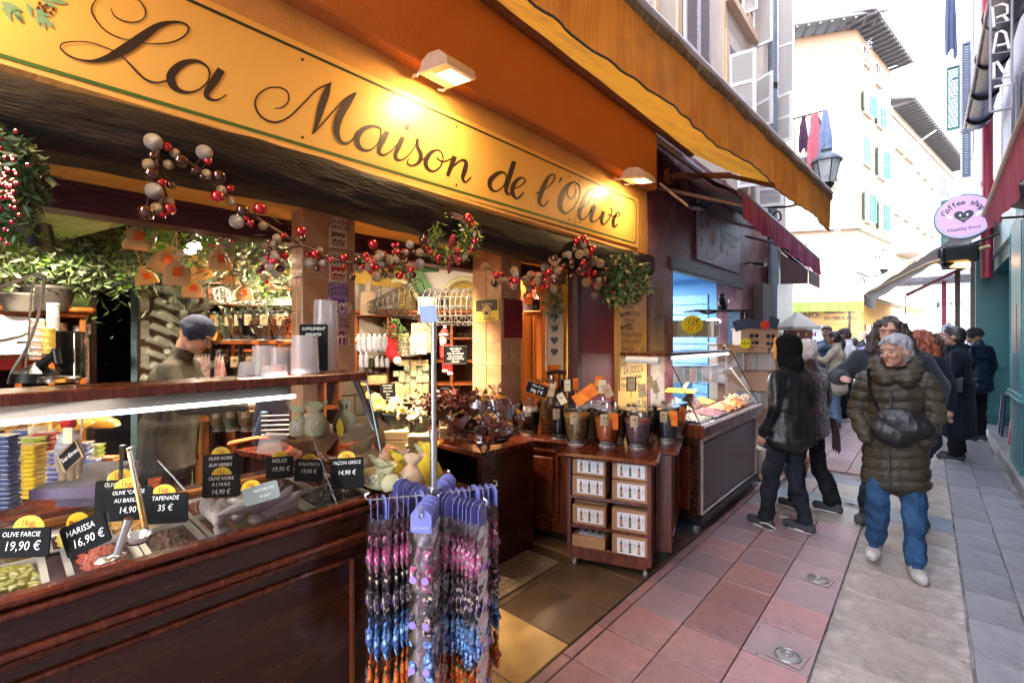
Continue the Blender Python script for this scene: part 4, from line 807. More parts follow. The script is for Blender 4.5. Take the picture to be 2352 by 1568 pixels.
sa2=thing('grey_awning','dark grey awning sloping out from the right over the crowd','awning',(-.2,11,2.4));GA=cloth2('taupe_canvas',dict(col=(.17,.145,.13),rough=.85,col2=(.25,.21,.185),vs=3,bump=.3),.3)
O('canvas',MB().grid(lambda u,v:V((-.80+1.65*v,10+2*u,2.385+1.21*v-.06*math.sin(u*PI)*math.sin(v*PI)+.01*math.sin(v*40))),12,40),GA,sa2,sm=True,recalc=False)
O('valance',MB().grid(lambda u,v:V((-.81+.02*math.sin(u*20),10+2*u,2.385-.2*v)),12,3),GA,sa2,recalc=False)
O('arm',MB().cyl((.7,9.95,3.0),(-.02,9.97,2.80),.03).cyl((-.02,9.97,2.8),(-.74,9.98,2.40),.022),mat('arm_brass',(.33,.24,.14),rough=.4,metal=.4),sa2)
sa3=thing('red_awning','narrow dark red awning beyond the grey one','awning',(-.1,13,2.6));O('canvas',MB().grid(lambda u,v:V((-.35+1.1*v,12.8+.9*u,2.55+.62*v)),4,10),mat('red_canvas',(.22,.03,.04),rough=.8),sa3,recalc=False);O('valance',MB().grid(lambda u,v:V((-.36,12.8+.9*u,2.55-.4*v)),4,3),MC['red_canvas'],sa3,recalc=False)
ht=thing('infrared_heater','black infrared heater glowing orange under the round cafe sign','heater',at(2198,610,7.2));c=at(2200,600,7.2)
O('housing',MB().cbox(c+V((0,0,.1)),(.42,.3,.26),RZ(YAW*.3),0,.03),BLACK,ht);O('reflector',MB().cbox(c+V((-.03,-.12,-.08)),(.34,.16,.02),RZ(YAW*.3)@RX(.7)),STEEL,ht)
for k in range(3):O('lit_tube',MB().cyl(c+V((-.17,-.17+.04*k,-.105+.03*k)),c+V((.13,-.14+.04*k,-.105+.03*k)),.012),mat('heater_tube',(1,.6,.2),emit=(1,.45,.12),es=6,bump=0),ht)
O('conduit',MB().tube([c+V((.1,0,.23)),(.85,c.y,3.2)],.02,6),BLACK,ht)
fr=thing('shop_post','dark frame and menu boards past the teal doorway','post',(.6,13.5,0));O('post',MB().box((.42,13.2,0),(.5,13.3,3.0)).box((.6,12.2,0),(.8,12.3,3.4)),mat('brown_post',(.08,.06,.05)),fr);O('red_post',MB().box((.24,14.4,0),(.32,14.5,2.9)),RPM,fr);O('roof_strip',MB().box((-.6,14.0,2.9),(.8,15,3.0)),mat('slate_strip',(.18,.18,.2)),fr)
# ================================================================== SHOP INTERIOR
YWA=mat('yellow_limewash',(.40,.25,.03),rough=.85,col2=(.52,.38,.10),vs=3,bump=.2);GWA=mat('green_limewash',(.16,.30,.07),rough=.8,col2=(.36,.48,.16),vs=4,bump=.3,dirt=(.5,.55,.35),ds=5)
WWA=mat('white_limewash',(.34,.31,.26),rough=.9,var=.1,vs=2);CEILM=mat('ceiling_taupe',(.22,.18,.15),rough=.9);GRB=mat('green_beam',(.08,.22,.12),rough=.7,col2=(.18,.36,.14),vs=4,stretch=(3,.6,3))
sr=thing('shop_room','limewashed room of the olive shop behind the counter','room',(-4,1,0))
xd0,xd1=atx(205,650,-4.95).y,atx(398,650,-4.95).y
O('wall',MB().box((-5.1,-3,0),(-4.95,xd0,2.62)).box((-5.1,xd0,2.12),(-4.95,xd1,2.62)).box((-5.1,xd1,0),(-4.95,4.6,2.62)),WWA,sr)
O('wall',MB().box((-5.1,4.6,0),(-2.62,4.7,2.62)).box((-5.1,-3.1,0),(-2.6,-3,2.62)),YWA,sr)
O('ceiling',MB().box((-5.1,-3,2.56),(-3.0,4.6,2.62)),CEILM,sr)
O('yellow_band',MB().box((-4.95,-3,2.0),(-4.93,xd0-.12,2.33)).box((-4.95,xd1+.1,2.25),(-4.93,4.6,2.5)),YWA,sr)
gp=MB().box((-4.95,xd0-.13,0),(-4.88,xd0,2.2)).box((-4.95,xd1,0),(-4.88,xd1+.13,2.3)).box((-4.95,xd0-.3,2.14),(-4.87,xd1+.3,2.26));O('door_post',gp,GWA,sr)
for(x,a)in((-4.25,.1),(-4.7,.12),(-3.8,.12)):O('beam',MB().box((x-.06,-3,2.46),(x+.06,4.6,2.56)),GRB,sr)
O('beam',MB().ext([(-5,-1.6,2.3),(-5,.18,2.3),(-3.1,.62,2.3),(-3.1,-1.6,2.3)],(0,0,.26)),GWA,sr)
LST=mat('stone_block',(.20,.155,.09),rough=.85,bump=.5,bs=20,rnd=.12);sb=mesh0('block',MB().cbox((0,0,0),(.05,.46,.23),None,0,.012),LST)
for r in range(5):
 for c in range(11):
  y=-.9+c*.47+(r%2)*.23
  if y+.23<xd0-.1 or y-.23>xd1+.12:put('block',sb,(-4.91,y,.12+r*.24),(0,0,0),sr)
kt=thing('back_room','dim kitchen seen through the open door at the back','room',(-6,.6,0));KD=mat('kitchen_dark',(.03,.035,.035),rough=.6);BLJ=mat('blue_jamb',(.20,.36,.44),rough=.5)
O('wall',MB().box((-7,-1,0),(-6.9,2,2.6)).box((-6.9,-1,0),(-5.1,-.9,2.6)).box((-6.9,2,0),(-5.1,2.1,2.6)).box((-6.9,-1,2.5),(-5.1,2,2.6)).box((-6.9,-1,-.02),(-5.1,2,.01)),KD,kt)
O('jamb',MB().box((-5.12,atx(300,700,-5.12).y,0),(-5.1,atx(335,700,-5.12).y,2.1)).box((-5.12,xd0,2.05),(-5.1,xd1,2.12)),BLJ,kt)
O('appliance',MB().box((-6.6,.1,0),(-6.1,.62,.9),0,.02),mat('fridge',(.25,.28,.3),rough=.35),kt);O('shelf',MB().box((-6.85,-.2,1.3),(-6.5,.8,1.34)).box((-6.85,-.2,1.75),(-6.5,.8,1.79)),DARK,kt)
dl=thing('panel_door','dark brown door leaf with three pale framed prints','door',(-4.93,atx(340,700,-4.93).y,0));ya,yb=atx(316,700,-4.9).y,atx(372,700,-4.9).y
BRD=mat('dark_brown_wood',(.05,.022,.012),rough=.4);O('leaf',MB().box((-4.92,ya,0),(-4.88,yb,2.06)),BRD,dl);O('handle',MB().sph((-4.86,ya+.04,1.05),.02),DARK,dl);PRN=mat('print_teal',(.32,.40,.36),rough=.5,col2=(.25,.12,.08),vs=18)
for(pa,pb)in((672,716),(736,778),(796,832)):
 a=atx(323,pa,-4.875);b=atx(343,pb,-4.875);O('print',MB().box((-4.88,a.y,b.z),(-4.872,b.y,a.z)),PRN,dl)
O('frame',MB().box((-4.92,yb,0),(-4.85,xd1-.0,2.1)).box((-4.90,xd0,0),(-4.86,xd0+.035,2.1)),BRD,dl)
# ---------------- ceiling spots
def spot(lab,c,d,r=.055,L=.15,pw=25,on=True,m=None):
 c=V(c);d=V(d).normalized();t=thing('spot_lamp',lab,'lamp',c,group='black ceiling spotlights');a=c-d*L/2;b=c+d*L/2
 O('can',MB().tube([a,a+d*.01,b],[r*.75,r*.9,r],18,caps=(True,False)),m or BLACK,t,sm=30);O('lens',MB().cyl(b-d*.012,b-d*.008,r*.94,n=18),mat('spot_lit',(1,1,1),emit=(1,.95,.85),es=5,bump=0)if on else DARK,t)
 O('bracket',MB().tube([c,c+V((0,0,.1)),V((c.x,c.y,2.56 if c.x<-3 else 2.35))],.012,6),BLACK,t)
 if pw:area('spot_light',b+d*.01,b+d,.1,pw,(1,.80,.56),t,spread=2.6)
spot('lit white spotlight shining toward the street among the hanging bags',at(433,554,3.3),V((.6,.2,-.65)),.06,.16,4)
spot('large black spotlight hanging behind the left wreath',at(78,520,2.75),V((-.3,.1,-.9)),.085,.2,3)
for i,(x,y,tx,ty,p)in enumerate([(-3.5,-.9,-4.4,-.9,6),(-3.4,1.6,-4.4,1.9,6),(-3.3,2.6,-4.1,3.2,4),(-3.25,3.7,-2.2,3.3,14),(-3.28,.2,-2.2,.3,11),(-3.25,2.0,-2.0,2.3,12),(-3.02,.35,-3.8,.95,6),(-3.25,1.7,-2.1,1.3,9)]):  # unseen spots added to fill the shop and its goods with warm light
 spot(['added unseen spotlight at the far left of the shop ceiling','added unseen spotlight over the back shelves behind the first column','added unseen spotlight aimed at the soap cabinet','added unseen spotlight near the maroon panel on the right','added unseen spotlight over the olive trays','added unseen spotlight over the chilli baskets','added unseen spotlight throwing light on the hanging paper bags','added unseen spotlight beside the first column over the black olives'][i],(x,y,2.46),V((tx-x,ty-y,-1.9 if i!=6 else-.25)),.05,.13,p)
# ---------------- shelf units
def shelfunit(lab,P,u,W,D,z1,nz,nx,m=WOODO,cornice=True,z0=0,back=True,name='shelf_unit'):
 P=V(P);u=V(u).normalized();v=V((-u.y,u.x,0));R=Matrix((u,v,V((0,0,1)))).transposed();t=thing(name,lab,'shelf',P)
 F=lambda a,b,c:P+u*a+v*b+V((0,0,c));H_=z1-z0
 for i in range(nx+1):O('side_panel',MB().cbox(F(W*i/nx,D/2,z0+H_/2),(.03,D,H_),R),m,t)
 for k in range(nz+1):O('shelf',MB().cbox(F(W/2,D/2,z0+.02+(H_-.04)*k/nz),(W,D-.01,.022),R),m,t)
 if back:O('back',MB().cbox(F(W/2,D-.005,z0+H_/2),(W,.012,H_),R),mat('shelf_back',(.07,.028,.012),rough=.6),t)
 if cornice:O('cornice',MB().cbox(F(W/2,D/2-.03,z1+.02),(W+.12,D+.1,.035),R,0,.012).cbox(F(W/2,D/2-.01,z1-.015),(W+.06,D+.05,.035),R,0,.01),m,t)
 return F
ORD='first second third fourth fifth sixth seventh eighth ninth tenth eleventh twelfth thirteenth fourteenth fifteenth sixteenth seventeenth eighteenth nineteenth twentieth'.split()
def yx(px):return atx(px,776,-4.6).y
y0s,y1s=atx(-40,776,-4.55).y,atx(190,776,-4.55).y
F1=shelfunit('orange wood shelf unit with stacked jars at the left',(-4.55,y0s,0),(0,1,0),y1s-y0s,.33,1.80,6,3)
JC={k:mat('jar_'+k,c,rough=.4,col2=c2,vs=30,bump=0)for k,c,c2 in[('white',(.62,.58,.55),(.35,.33,.33)),('lilac',(.38,.36,.55),(.6,.58,.65)),('pink',(.55,.12,.22),(.7,.5,.5)),('coral',(.6,.22,.15),(.7,.55,.45)),('yellow',(.7,.5,.05),(.75,.6,.15)),('red',(.5,.015,.02),(.55,.02,.02))]}
def potstack(px,ybot,n,col,w,lab,X=-4.66,h=.039):
 p=atx(px,ybot,X);base=None
 for k in range(n):
  z=p.z+k*h;lb=f'{ORD[n-1-k]} from the top of the {lab}' if n>1 else lab
  if base is None:
   base=thing('jar',lb[:90],'jar',(X,p.y,z),group='jars on the left shelves')
   O('body',MB().lathe([(w*.92,0),(w,.004),(w,h*.62)],(X,p.y,z),12),JC[col],base,sm=30);O('lid',MB().lathe([(w*1.03,h*.62),(w*1.03,h*.93),(w*.98,h*.97)],(X,p.y,z),12),JC['white']if col!='yellow' else JC[col],base,sm=30)
  else:dup(base,(X,p.y,z),random.uniform(-.5,.5)*0,lb)
potstack(190,878,8,'pink',.036,'tall pink pot stack at the shelf edge',h=.041);potstack(182,808,5,'lilac',.034,'stack of lilac pots on the upper right shelf')
potstack(203-8,768,2,'lilac',.034,'pair of lilac pots above the right hand stack',h=.04);potstack(45,812,2,'coral',.048,'two wide coral pots on the left shelf')
potstack(85,826,6,'coral',.036,'coral pot stack behind the black scales',X=-4.1,h=.042);potstack(112,812,4,'yellow',.03,'yellow pot stack beside the coral one',X=-4.05,h=.04);potstack(122,798,7,'lilac',.03,'tall lilac pot stack next to the yellow pots',X=-4.1,h=.04)
potstack(132,778,3,'white',.05,'white pots with black print at the shelf top');potstack(100,772,3,'white',.05,'second pile of white printed pots');potstack(66,838,3,'white',.05,'low pile of white pots by the red tin')
a=atx(25,832,-4.6);O('red_tin',MB().box((-4.7,a.y-.09,a.z-.05),(-4.6,a.y+.1,a.z+.12),0,.008),JC['red'],label='square bright red tin on the left shelf',cat='tin')
a=atx(38,782,-4.40);bk=O('picture',MB().ext([(-4.44,a.y-.13,a.z-.09),(-4.44,a.y+.11,a.z-.09),(-4.5,a.y+.13,a.z+.15),(-4.5,a.y-.13,a.z+.17)],(-.015,0,0)),mat('print_white',(.66,.66,.66),rough=.6),label='white card with an ink drawing of an olive branch on the left shelf',cat='picture')
O('ink_drawing',MB().tube([(-4.45,a.y-.08,a.z+.0),(-4.462,a.y+.02,a.z+.03),(-4.468,a.y+.08,a.z+.07)],.006,5).tube([(-4.452,a.y,a.z-.01),(-4.452,a.y+.1,a.z)],.005,5),INK,bk)
sc_=thing('kitchen_scale','black lidded scale standing on the ledge end at the left','scale',at(90,878,2.6));c=at(82,868,2.6);O('body',MB().lathe([(.11,-.02),(.1,.03),(.03,.07),(.0,.09)],c,14),BLACK,sc_,sm=True);O('pan',MB().lathe([(.09,-.02),(.095,.0),(.09,.01)],at(135,868,2.6),16),STEEL,sc_,sm=30);O('arm',MB().cyl(c+V((0,0,.05)),at(128,812,2.6),.022).cyl(at(128,800,2.6),at(134,835,2.6),.02),BLACK,sc_)
O('cable',MB().tube(crom([at(0,660,2.6),at(40,645,2.6),at(80,630,2.6),at(98,632,2.6),at(101,650,2.6),at(92,710,2.6),at(75,765,2.6),at(55,810,2.6),at(30,850,2.6),at(20,880,2.6)]),.008,6),mat('cable_grey',(.4,.38,.34)),label='pale grey cable looping down in front of the left shelves',cat='cable')
O('cable',MB().tube(crom([at(98,632,2.62),at(76,650,2.62),at(68,740,2.62),at(60,830,2.62),at(56,870,2.62)]),.005,6),MC['cable_grey'],label='thinner grey cable hanging straight beside the looped one',cat='cable')
gl_=thing('glass_case','small clear acrylic case standing on the ledge at the left','case',at(160,870,2.7));O('pane',MB().cbox(at(160,815,2.7),(.16,.004,.28),RZ(YAW)).cbox(at(171,815,2.75),(.004,.16,.28),RZ(YAW)),ACRY,gl_);O('edge',MB().cyl(at(171,765,2.68),at(171,868,2.68),.004),STEEL,gl_)
PLB=mat('planter_black',(.035,.03,.028),rough=.35);LEAFA=mat('olive_leaf',(.025,.05,.016),rough=.5,col2=(.085,.125,.05),vs=25,bump=0);LEAFB=mat('silver_leaf',(.09,.12,.06),rough=.5,col2=(.19,.22,.13),vs=25,bump=0);LEAFC=mat('bright_leaf',(.07,.19,.015),rough=.45,col2=(.18,.34,.04),vs=25,bump=0);LEAFD=mat('fir_green',(.03,.07,.02),rough=.6,col2=(.08,.14,.04),vs=25,bump=0)
def leaves(blobs,L,W,mb=None,seed=1,droop=.3):
 rnd=random.Random(seed);mb=mb or MB()
 for(c,r,n)in blobs:
  c=V(c);r=r if isinstance(r,(tuple,list))else(r,r,r)
  for i in range(n):
   p=c+V([rnd.gauss(0,.5)*q for q in r]);d=V((rnd.gauss(0,1),rnd.gauss(0,1),rnd.gauss(-droop,.8))).normalized();s=d.orthogonal().normalized();s=(s*math.cos(rnd.random()*6)+d.cross(s)*math.sin(rnd.random()*6)).normalized();l=L*rnd.uniform(.6,1.2);w=W*rnd.uniform(.7,1.2);n_=d.cross(s)*w*.5
   mb.add([p,p+d*l*.4+s*w+n_*.4,p+d*l,p+d*l*.4-s*w+n_*.4],[(0,1,2),(0,2,3)])
 return mb
def planter(lab,c,r,h,m,leafspec,pot=True):
 c=V(c);t=thing('planter',lab,'plant',c);O('pot',MB().lathe([(r*.68,0),(r*.8,h*.3),(r,h*.85),(r*1.05,h*.9),(r*1.05,h),(r*.95,h),(r*.9,h*.8)],c,20),m,t,sm=30)
 for i,(blob,L,W,mm)in enumerate(leafspec):O('leaves',leaves(blob,L,W,seed=i+3),mm,t,recalc=False,kind='stuff')
 return t
p=atx(110,715,-4.5);planter('large dark planter with an olive bush on the left cabinet',p,.145,.17,PLB,[([(p+V((0,.05,.25)),(.3,.4,.14),420),(p+V((.05,.25,.55)),(.2,.3,.3),380),(p+V((0,-.15,.3)),(.25,.3,.15),200)],.075,.009,LEAFA),([(p+V((.08,.05,.3)),(.25,.4,.12),160)],.07,.01,LEAFB),([(p+V((.1,.0,.33)),(.12,.2,.1),50)],.06,.011,LEAFC)])
p=atx(50,716,-4.5);planter('wide grey planter left of the dark one',p,.12,.12,mat('planter_grey',(.12,.11,.10),rough=.6),[([(p+V((0,0,.26)),(.3,.5,.12),260)],.07,.01,LEAFA)])
p=at(243,628,3.5);planter('small black wall planter hanging over the door',p,.085,.13,PLB,[([(p+V((0,0,.2)),(.2,.3,.14),240)],.06,.008,LEAFA),([(p+V((.05,0,.17)),(.14,.14,.1),70)],.06,.012,LEAFC)])
def G(px,py,t,r,n):return(at(px,py,t),r,n)
O('olive_garland',leaves([G(170,590,3.6,.5,300),G(230,560,3.5,.45,220),G(300,570,3.5,.4,280),G(330,610,3.5,.38,220),G(140,640,3.8,.3,200),G(400,560,3.4,.3,160),G(500,555,3.1,.35,200),G(550,590,3.3,.4,280),G(600,620,3.5,.4,280),G(640,600,3.3,.35,200),G(570,650,3.7,.3,240),G(620,670,3.8,.25,160),G(20,640,3.4,.4,220)],.07,.008,seed=5),LEAFA,label='long garland of olive branches under the shop ceiling',cat='garland',kind='stuff',recalc=False)
O('olive_garland',leaves([G(560,560,2.95,.22,170),G(610,575,3.0,.3,200),G(530,580,2.95,.2,140),G(350,520,2.7,.12,60),G(315,512,2.7,.1,40),G(650,560,3.0,.2,100)],.085,.010,seed=9),LEAFB,label='silvery olive sprays hanging in front by the first column',cat='garland',kind='stuff',recalc=False)
O('fresh_sprig',leaves([G(375,545,2.8,.10,80),G(480,545,2.9,.1,90),G(600,640,3.3,.15,90),G(300,640,3.4,.12,40),G(35,545,2.4,.1,60),G(30,500,2.3,.1,60)],.06,.013,seed=11),LEAFC,label='bright green sprigs tucked into the olive garland',cat='garland',kind='stuff',recalc=False)
bm=MB()
for k in range(26):bm.sph(at(random.gauss(505,28),random.gauss(560,16),2.9),.011,6,4)
O('red_pepper',bm,mat('pepper_red',(.5,.02,.015),rough=.3),label='small red peppers among the fresh sprigs',cat='pepper',kind='stuff',recalc=False)
KRAFT=mat('kraft',(.52,.30,.12),rough=.8,col2=(.56,.35,.17),vs=6,bump=.4,bs=18);ORL=mat('orange_label',(.62,.06,.008),rough=.6,col2=(.70,.16,.01),vs=22,bump=0)
def pbag(i,x0,x1,y0,y1,t,tilt=0,yaw=0,lb=''):
 w=(x1-x0)/1060*t;h=(y1-y0)/1060*t;c=at((x0+x1)/2,y1,t);o=thing('paper_bag',lb,'paper bag',(0,0,0),group='brown paper bags hanging in the shop');m=MB()
 nx,ny=10,9;prof=[(0,.5,.24),(.12,.5,.25),(.35,.48,.2),(.58,.40,.14),(.74,.24,.09),(.84,.085,.06),(.88,.10,.06),(1,.2,.07)]
 rs=[]
 for(v,hw,hd)in prof:
  q=[]
  for j in range(16):
   a=2*PI*j/16;ex=abs(math.cos(a))**.45*math.copysign(1,math.cos(a));ey=abs(math.sin(a))**.45*math.copysign(1,math.sin(a));k=1+.05*math.sin(a*5+v*9)*(v>.3)
   q.append((hw*w*ex*k,hd*w*ey*k,v*h))
  rs.append(q)
 m.rings(rs);O('bag',m,KRAFT,o,sm=35)
 lf=MB().ext([(-.15*w,-.235*w,.28*h),(.17*w,-.235*w,.28*h),(.15*w,-.165*w,.62*h),(-.13*w,-.165*w,.6*h)],(0,-.004,0));O('label',lf,ORL,o);O('string',MB().cyl((0,0,h*.83),(0,.0,h+.25),.003,n=4),KRAFT,o)
 o.location=c;r_=ray((x0+x1)/2,776);o.rotation_euler=(0,tilt,math.atan2(-r_.x,r_.y)+yaw)
for i,(a,tl,yw,lb)in enumerate([((289,352,508,573,2.75),0,0,'largest paper bag hanging just under the maroon lintel'),((340,396,557,623,2.7),.35,.5,'bright tilted paper bag left of the spotlight'),((379,433,588,654,2.65),0,0,'bright paper bag on a cord under the spotlight'),((318,362,611,653,2.95),-.3,.3,'tilted dull paper bag lowest on the left'),((421,464,634,683,2.9),0,.1,'paper bag just above the navy cap'),((450,491,590,641,3.1),-.4,0,'dull tilted paper bag behind the spotlight'),((482,531,562,620,2.8),-.05,.2,'bright paper bag under the red peppers'),((510,549,616,653,3.1),0,.2,'shaded paper bag below the bright one'),((542,579,650,690,3.2),-.12,.2,'paper bag in front of the boxed shelves'),((612,645,638,666,3.3),-.2,.2,'paper bag half hidden in leaves by the column')]):pbag(i,*a,tl,yw,lb)
BG=mat('bottle_glass',(.30,.32,.26),rough=.12,col2=(.42,.44,.38),vs=12,spec=.8,bump=0,alpha=.35);bt=thing('bottle_rack','tree shaped rack bristling with clear bottles','rack',atx(430,800,-4.6));o_=atx(432,780,-4.55);O('stand',MB().cyl((o_.x,o_.y,0),(o_.x,o_.y,2.2),.02),DARK,bt)
bmh=mesh0('bottle',MB().lathe([(.024,0),(.027,.01),(.027,.13),(.010,.17),(.010,.21)],(0,0,0),9),BG,True)
for r in range(9):
 for k in range(9):
  a=k*2*PI/9+r*.35;z=1.25+r*.105;rr=.30-.02*r;q=V((math.cos(a),math.sin(a),.45));put('bottle',bmh,V((o_.x,o_.y,z))+V((q.x,q.y,.2))*.32*(1-.05*r),(q*-1).to_track_quat('Z','Y').to_euler(),bt)
F2=shelfunit('tall orange shelf unit with printed cartons and oil bottles behind the spice jars',(-4.6,atx(476,700,-4.6).y,0),(0,1,0),atx(690,700,-4.6).y-atx(476,700,-4.6).y,.3,2.12,7,4,cornice=False)
CART=mat('carton',(.36,.20,.10),rough=.8,var=.08,bump=.15);CLAB=mat('carton_label',(.74,.74,.76),rough=.6,var=.02,bump=0)
def carton(lab,c,u,w,d,h,lw=.78,lh=.72,nb=3,par=None,big=False):
 """carton centred at bottom c, front face toward -v; a white label with printed bottles"""
 c=V(c);u=V(u).normalized();v=V((-u.y,u.x,0));R=Matrix((u,v,V((0,0,1)))).transposed();t=thing('carton',lab,'carton',c,group='cartons with three printed bottles');O('box',MB().cbox(c+V((0,0,h/2)),(w,d,h),R,0,.003),CART,t)
 f=lambda a,b,o:c+u*(a*w)-v*(d/2+o)+V((0,0,h*b))
 O('label',MB().ext([f(-lw/2+.04,.5-lh/2,.0005),f(lw/2+.04,.5-lh/2,.0005),f(lw/2+.04,.5+lh/2,.0005),f(-lw/2+.04,.5+lh/2,.0005)],-v*.001),CLAB,t)
 for k in range(nb):
  x=-.27+.25*k+.04;bw=.035;O('printed_bottle',MB().ext([f(x-bw,.22,.002),f(x+bw,.22,.002),f(x+bw,.62,.002),f(x+.012,.70,.002),f(x+.012,.80,.002),f(x-.012,.80,.002),f(x-.012,.70,.002),f(x-bw,.62,.002)],-v*.0006),INK,t)
  O('printed_label',MB().ext([f(x-bw*.75,.28,.003),f(x+bw*.75,.28,.003),f(x+bw*.75,.58,.003),f(x-bw*.75,.58,.003)],-v*.0006),mat('tiny_label',(.5,.25,.12),bump=0)if k%2==0 else mat('tiny_label2',(.16,.18,.1),bump=0),t)
 if big:
  tx=MB()
  for r in range(5):
   for k in range(3):tx.ext([f(-.20+.25*k+.04,.66-.05*r,.002),f(-.10+.25*k+.04+.02*(r%2),.66-.05*r,.002),f(-.10+.25*k+.04+.02*(r%2),.675-.05*r,.002),f(-.20+.25*k+.04,.675-.05*r,.002)],-v*.0004)
  O('small_print',tx,mat('grey_print',(.35,.35,.36),bump=0),t,kind='stuff');O('printed_dot',MB().ext([f(-.165+.016*math.cos(a*PI/4),.27+.03*math.sin(a*PI/4),.002)for a in range(8)],-v*.0006),mat('orange_dot',(.6,.2,.05),bump=0),t)
 return t
for(px,py,lb)in[(505,683,'upper left carton'),(507,700,'lower left carton'),(562,683,'upper carton half behind a paper bag'),(562,702,'lower carton under a paper bag')]:
 p=atx(px,py+.5,-4.5);carton(lb+' on the shelf behind the spice jars',(-4.5,p.y,p.z),(0,1,0),.23,.2,.085)
MINI={}
def bottle(name,lab,cat,p,r,h,m,cap,body=.7,grp=None,neck=.35,lab_m=None):
 key=(round(r,3),round(h,3),m.name,cap.name)
 if key not in MINI:
  t=thing(name,lab,cat,p,group=grp);O('body',MB().lathe([(r*.95,0),(r,.005),(r,h*body),(r*neck,h*(body+.12)),(r*neck,h*.9)],p,10),m,t,sm=35);O('cap',MB().lathe([(r*neck*1.2,h*.9),(r*neck*1.2,h)],p,8),cap,t)
  if lab_m:O('label',MB().lathe([(r*1.02,h*.15),(r*1.02,h*.55)],p,10,caps=(False,False)),lab_m,t,sm=30)
  MINI[key]=t;return t
 return dup(MINI[key],p,0,lab,group=grp)
OILB=mat('oil_bottle',(.03,.035,.02),rough=.2);LBW=mat('label_white',(.65,.64,.58),rough=.6,bump=0);GOLD=mat('gold_cap',(.5,.36,.12),rough=.35,metal=.6)
n_=0
for(row,xs,yb,h)in[('upper',[592,600,608,616,624,632,640,648,656,664],707,.16),('middle',[592,602,612,624,634,646,656],729,.10),('lower',[480,490,500,510,522,532,545,556,570,582,600,612,626,640,654],757,.12)]:
 for k,px in enumerate(xs):
  p=atx(px,yb,-4.5);bottle('oil_bottle',f'{ORD[k]} small oil bottle from the left on the {row} back shelf','bottle',(-4.5,p.y,p.z),.024,h,OILB,GOLD,grp='oil bottles on the back shelves',lab_m=LBW)
# ---------------- spice jar table behind the shopkeeper
tb=thing('jar_table','long narrow wooden table on black iron legs holding jars of herbs','table',(-3.9,1.6,0));tx0,tx1=at(430,777,3.9),at(672,779,3.6);tdir=(tx1-tx0);tdir.z=0;tdir.normalize();tn=V((-tdir.y,tdir.x,0));TL=(tx1-tx0).length+.4;ZT=1.60
tx0.z=0;P4=lambda a,b,z:tx0+tdir*a+tn*b+V((0,0,z));R4=Matrix((tdir,tn,V((0,0,1)))).transposed()
O('top',MB().cbox(P4(TL/2,.1,ZT-.015),(TL,.34,.03),R4,0,.005),WOODO,tb);O('shelf',MB().cbox(P4(TL/2,.1,1.28),(TL,.3,.02),R4),WOODO,tb);O('shelf',MB().cbox(P4(TL/2,.1,.95),(TL,.3,.02),R4),WOODO,tb)
for a in(.05,.32,.6,.9):
 if a<TL:O('leg',MB().cbox(P4(a,-.04,.8),(.022,.022,1.57),R4),BLACK,tb);O('leg',MB().cbox(P4(a,.24,.8),(.022,.022,1.57),R4),BLACK,tb)
SEED={'straw':speck('seed_straw',['8f7a4a','a38d58','6f5c34','b39c66'],260),'green':speck('seed_green',['5e6244','777a55','4a4d36','8b8b66'],300),'brown':speck('seed_brown',['7a5632','99703f','5c3d22','a98353'],260),'navy':speck('seed_navy',['17151e','25222e','0e0d12','2d2a38'],240),'nutmeg':speck('seed_nut',['8a6547','9d7654','705037'],60,bump=1.0),'stick':speck('seed_stick',['a5622c','c07a3c','7a4319'],70,bump=1),'black':speck('seed_black',['100e0e','1d1a19','080707','2a2624'],260),'pepper':speck('seed_pepper',['a37545','6f4f2c','b9925c','4f3a22'],200),'chili':mat('chili_powder',(.42,.07,.02),rough=.85,col2=(.55,.12,.03),vs=30,bump=.4),'plum':mat('plum_powder',(.10,.035,.045),rough=.8,col2=(.16,.06,.07),vs=30,bump=.4),'pinkish':speck('seed_pink',['6e3a3a','8c5550','54292b','9c6a60'],220),'cream':speck('seed_cream',['c9a67a','d9bb90','ab875c'],200),'dkred':mat('dark_red_fill',(.15,.015,.02),rough=.7),'tea':speck('seed_tea',['3a3418','4a4422','2a2410'],200)}
TOPM={'pepper':mat('orange_top',(.62,.34,.08),rough=.8,bump=.5),'chili':mat('chili_top',(.62,.16,.02),rough=.8,bump=.6),'plum':mat('pink_top',(.42,.14,.13),rough=.85)}
TAGM=mat('kraft_tag',(.50,.36,.20),rough=.7,var=.06);TAGY=mat('pale_tag',(.66,.56,.36),rough=.7,var=.05);FLAME=mat('flame_card',(.62,.05,.01),rough=.45,col2=(.85,.32,.02),vs=14,bump=0)
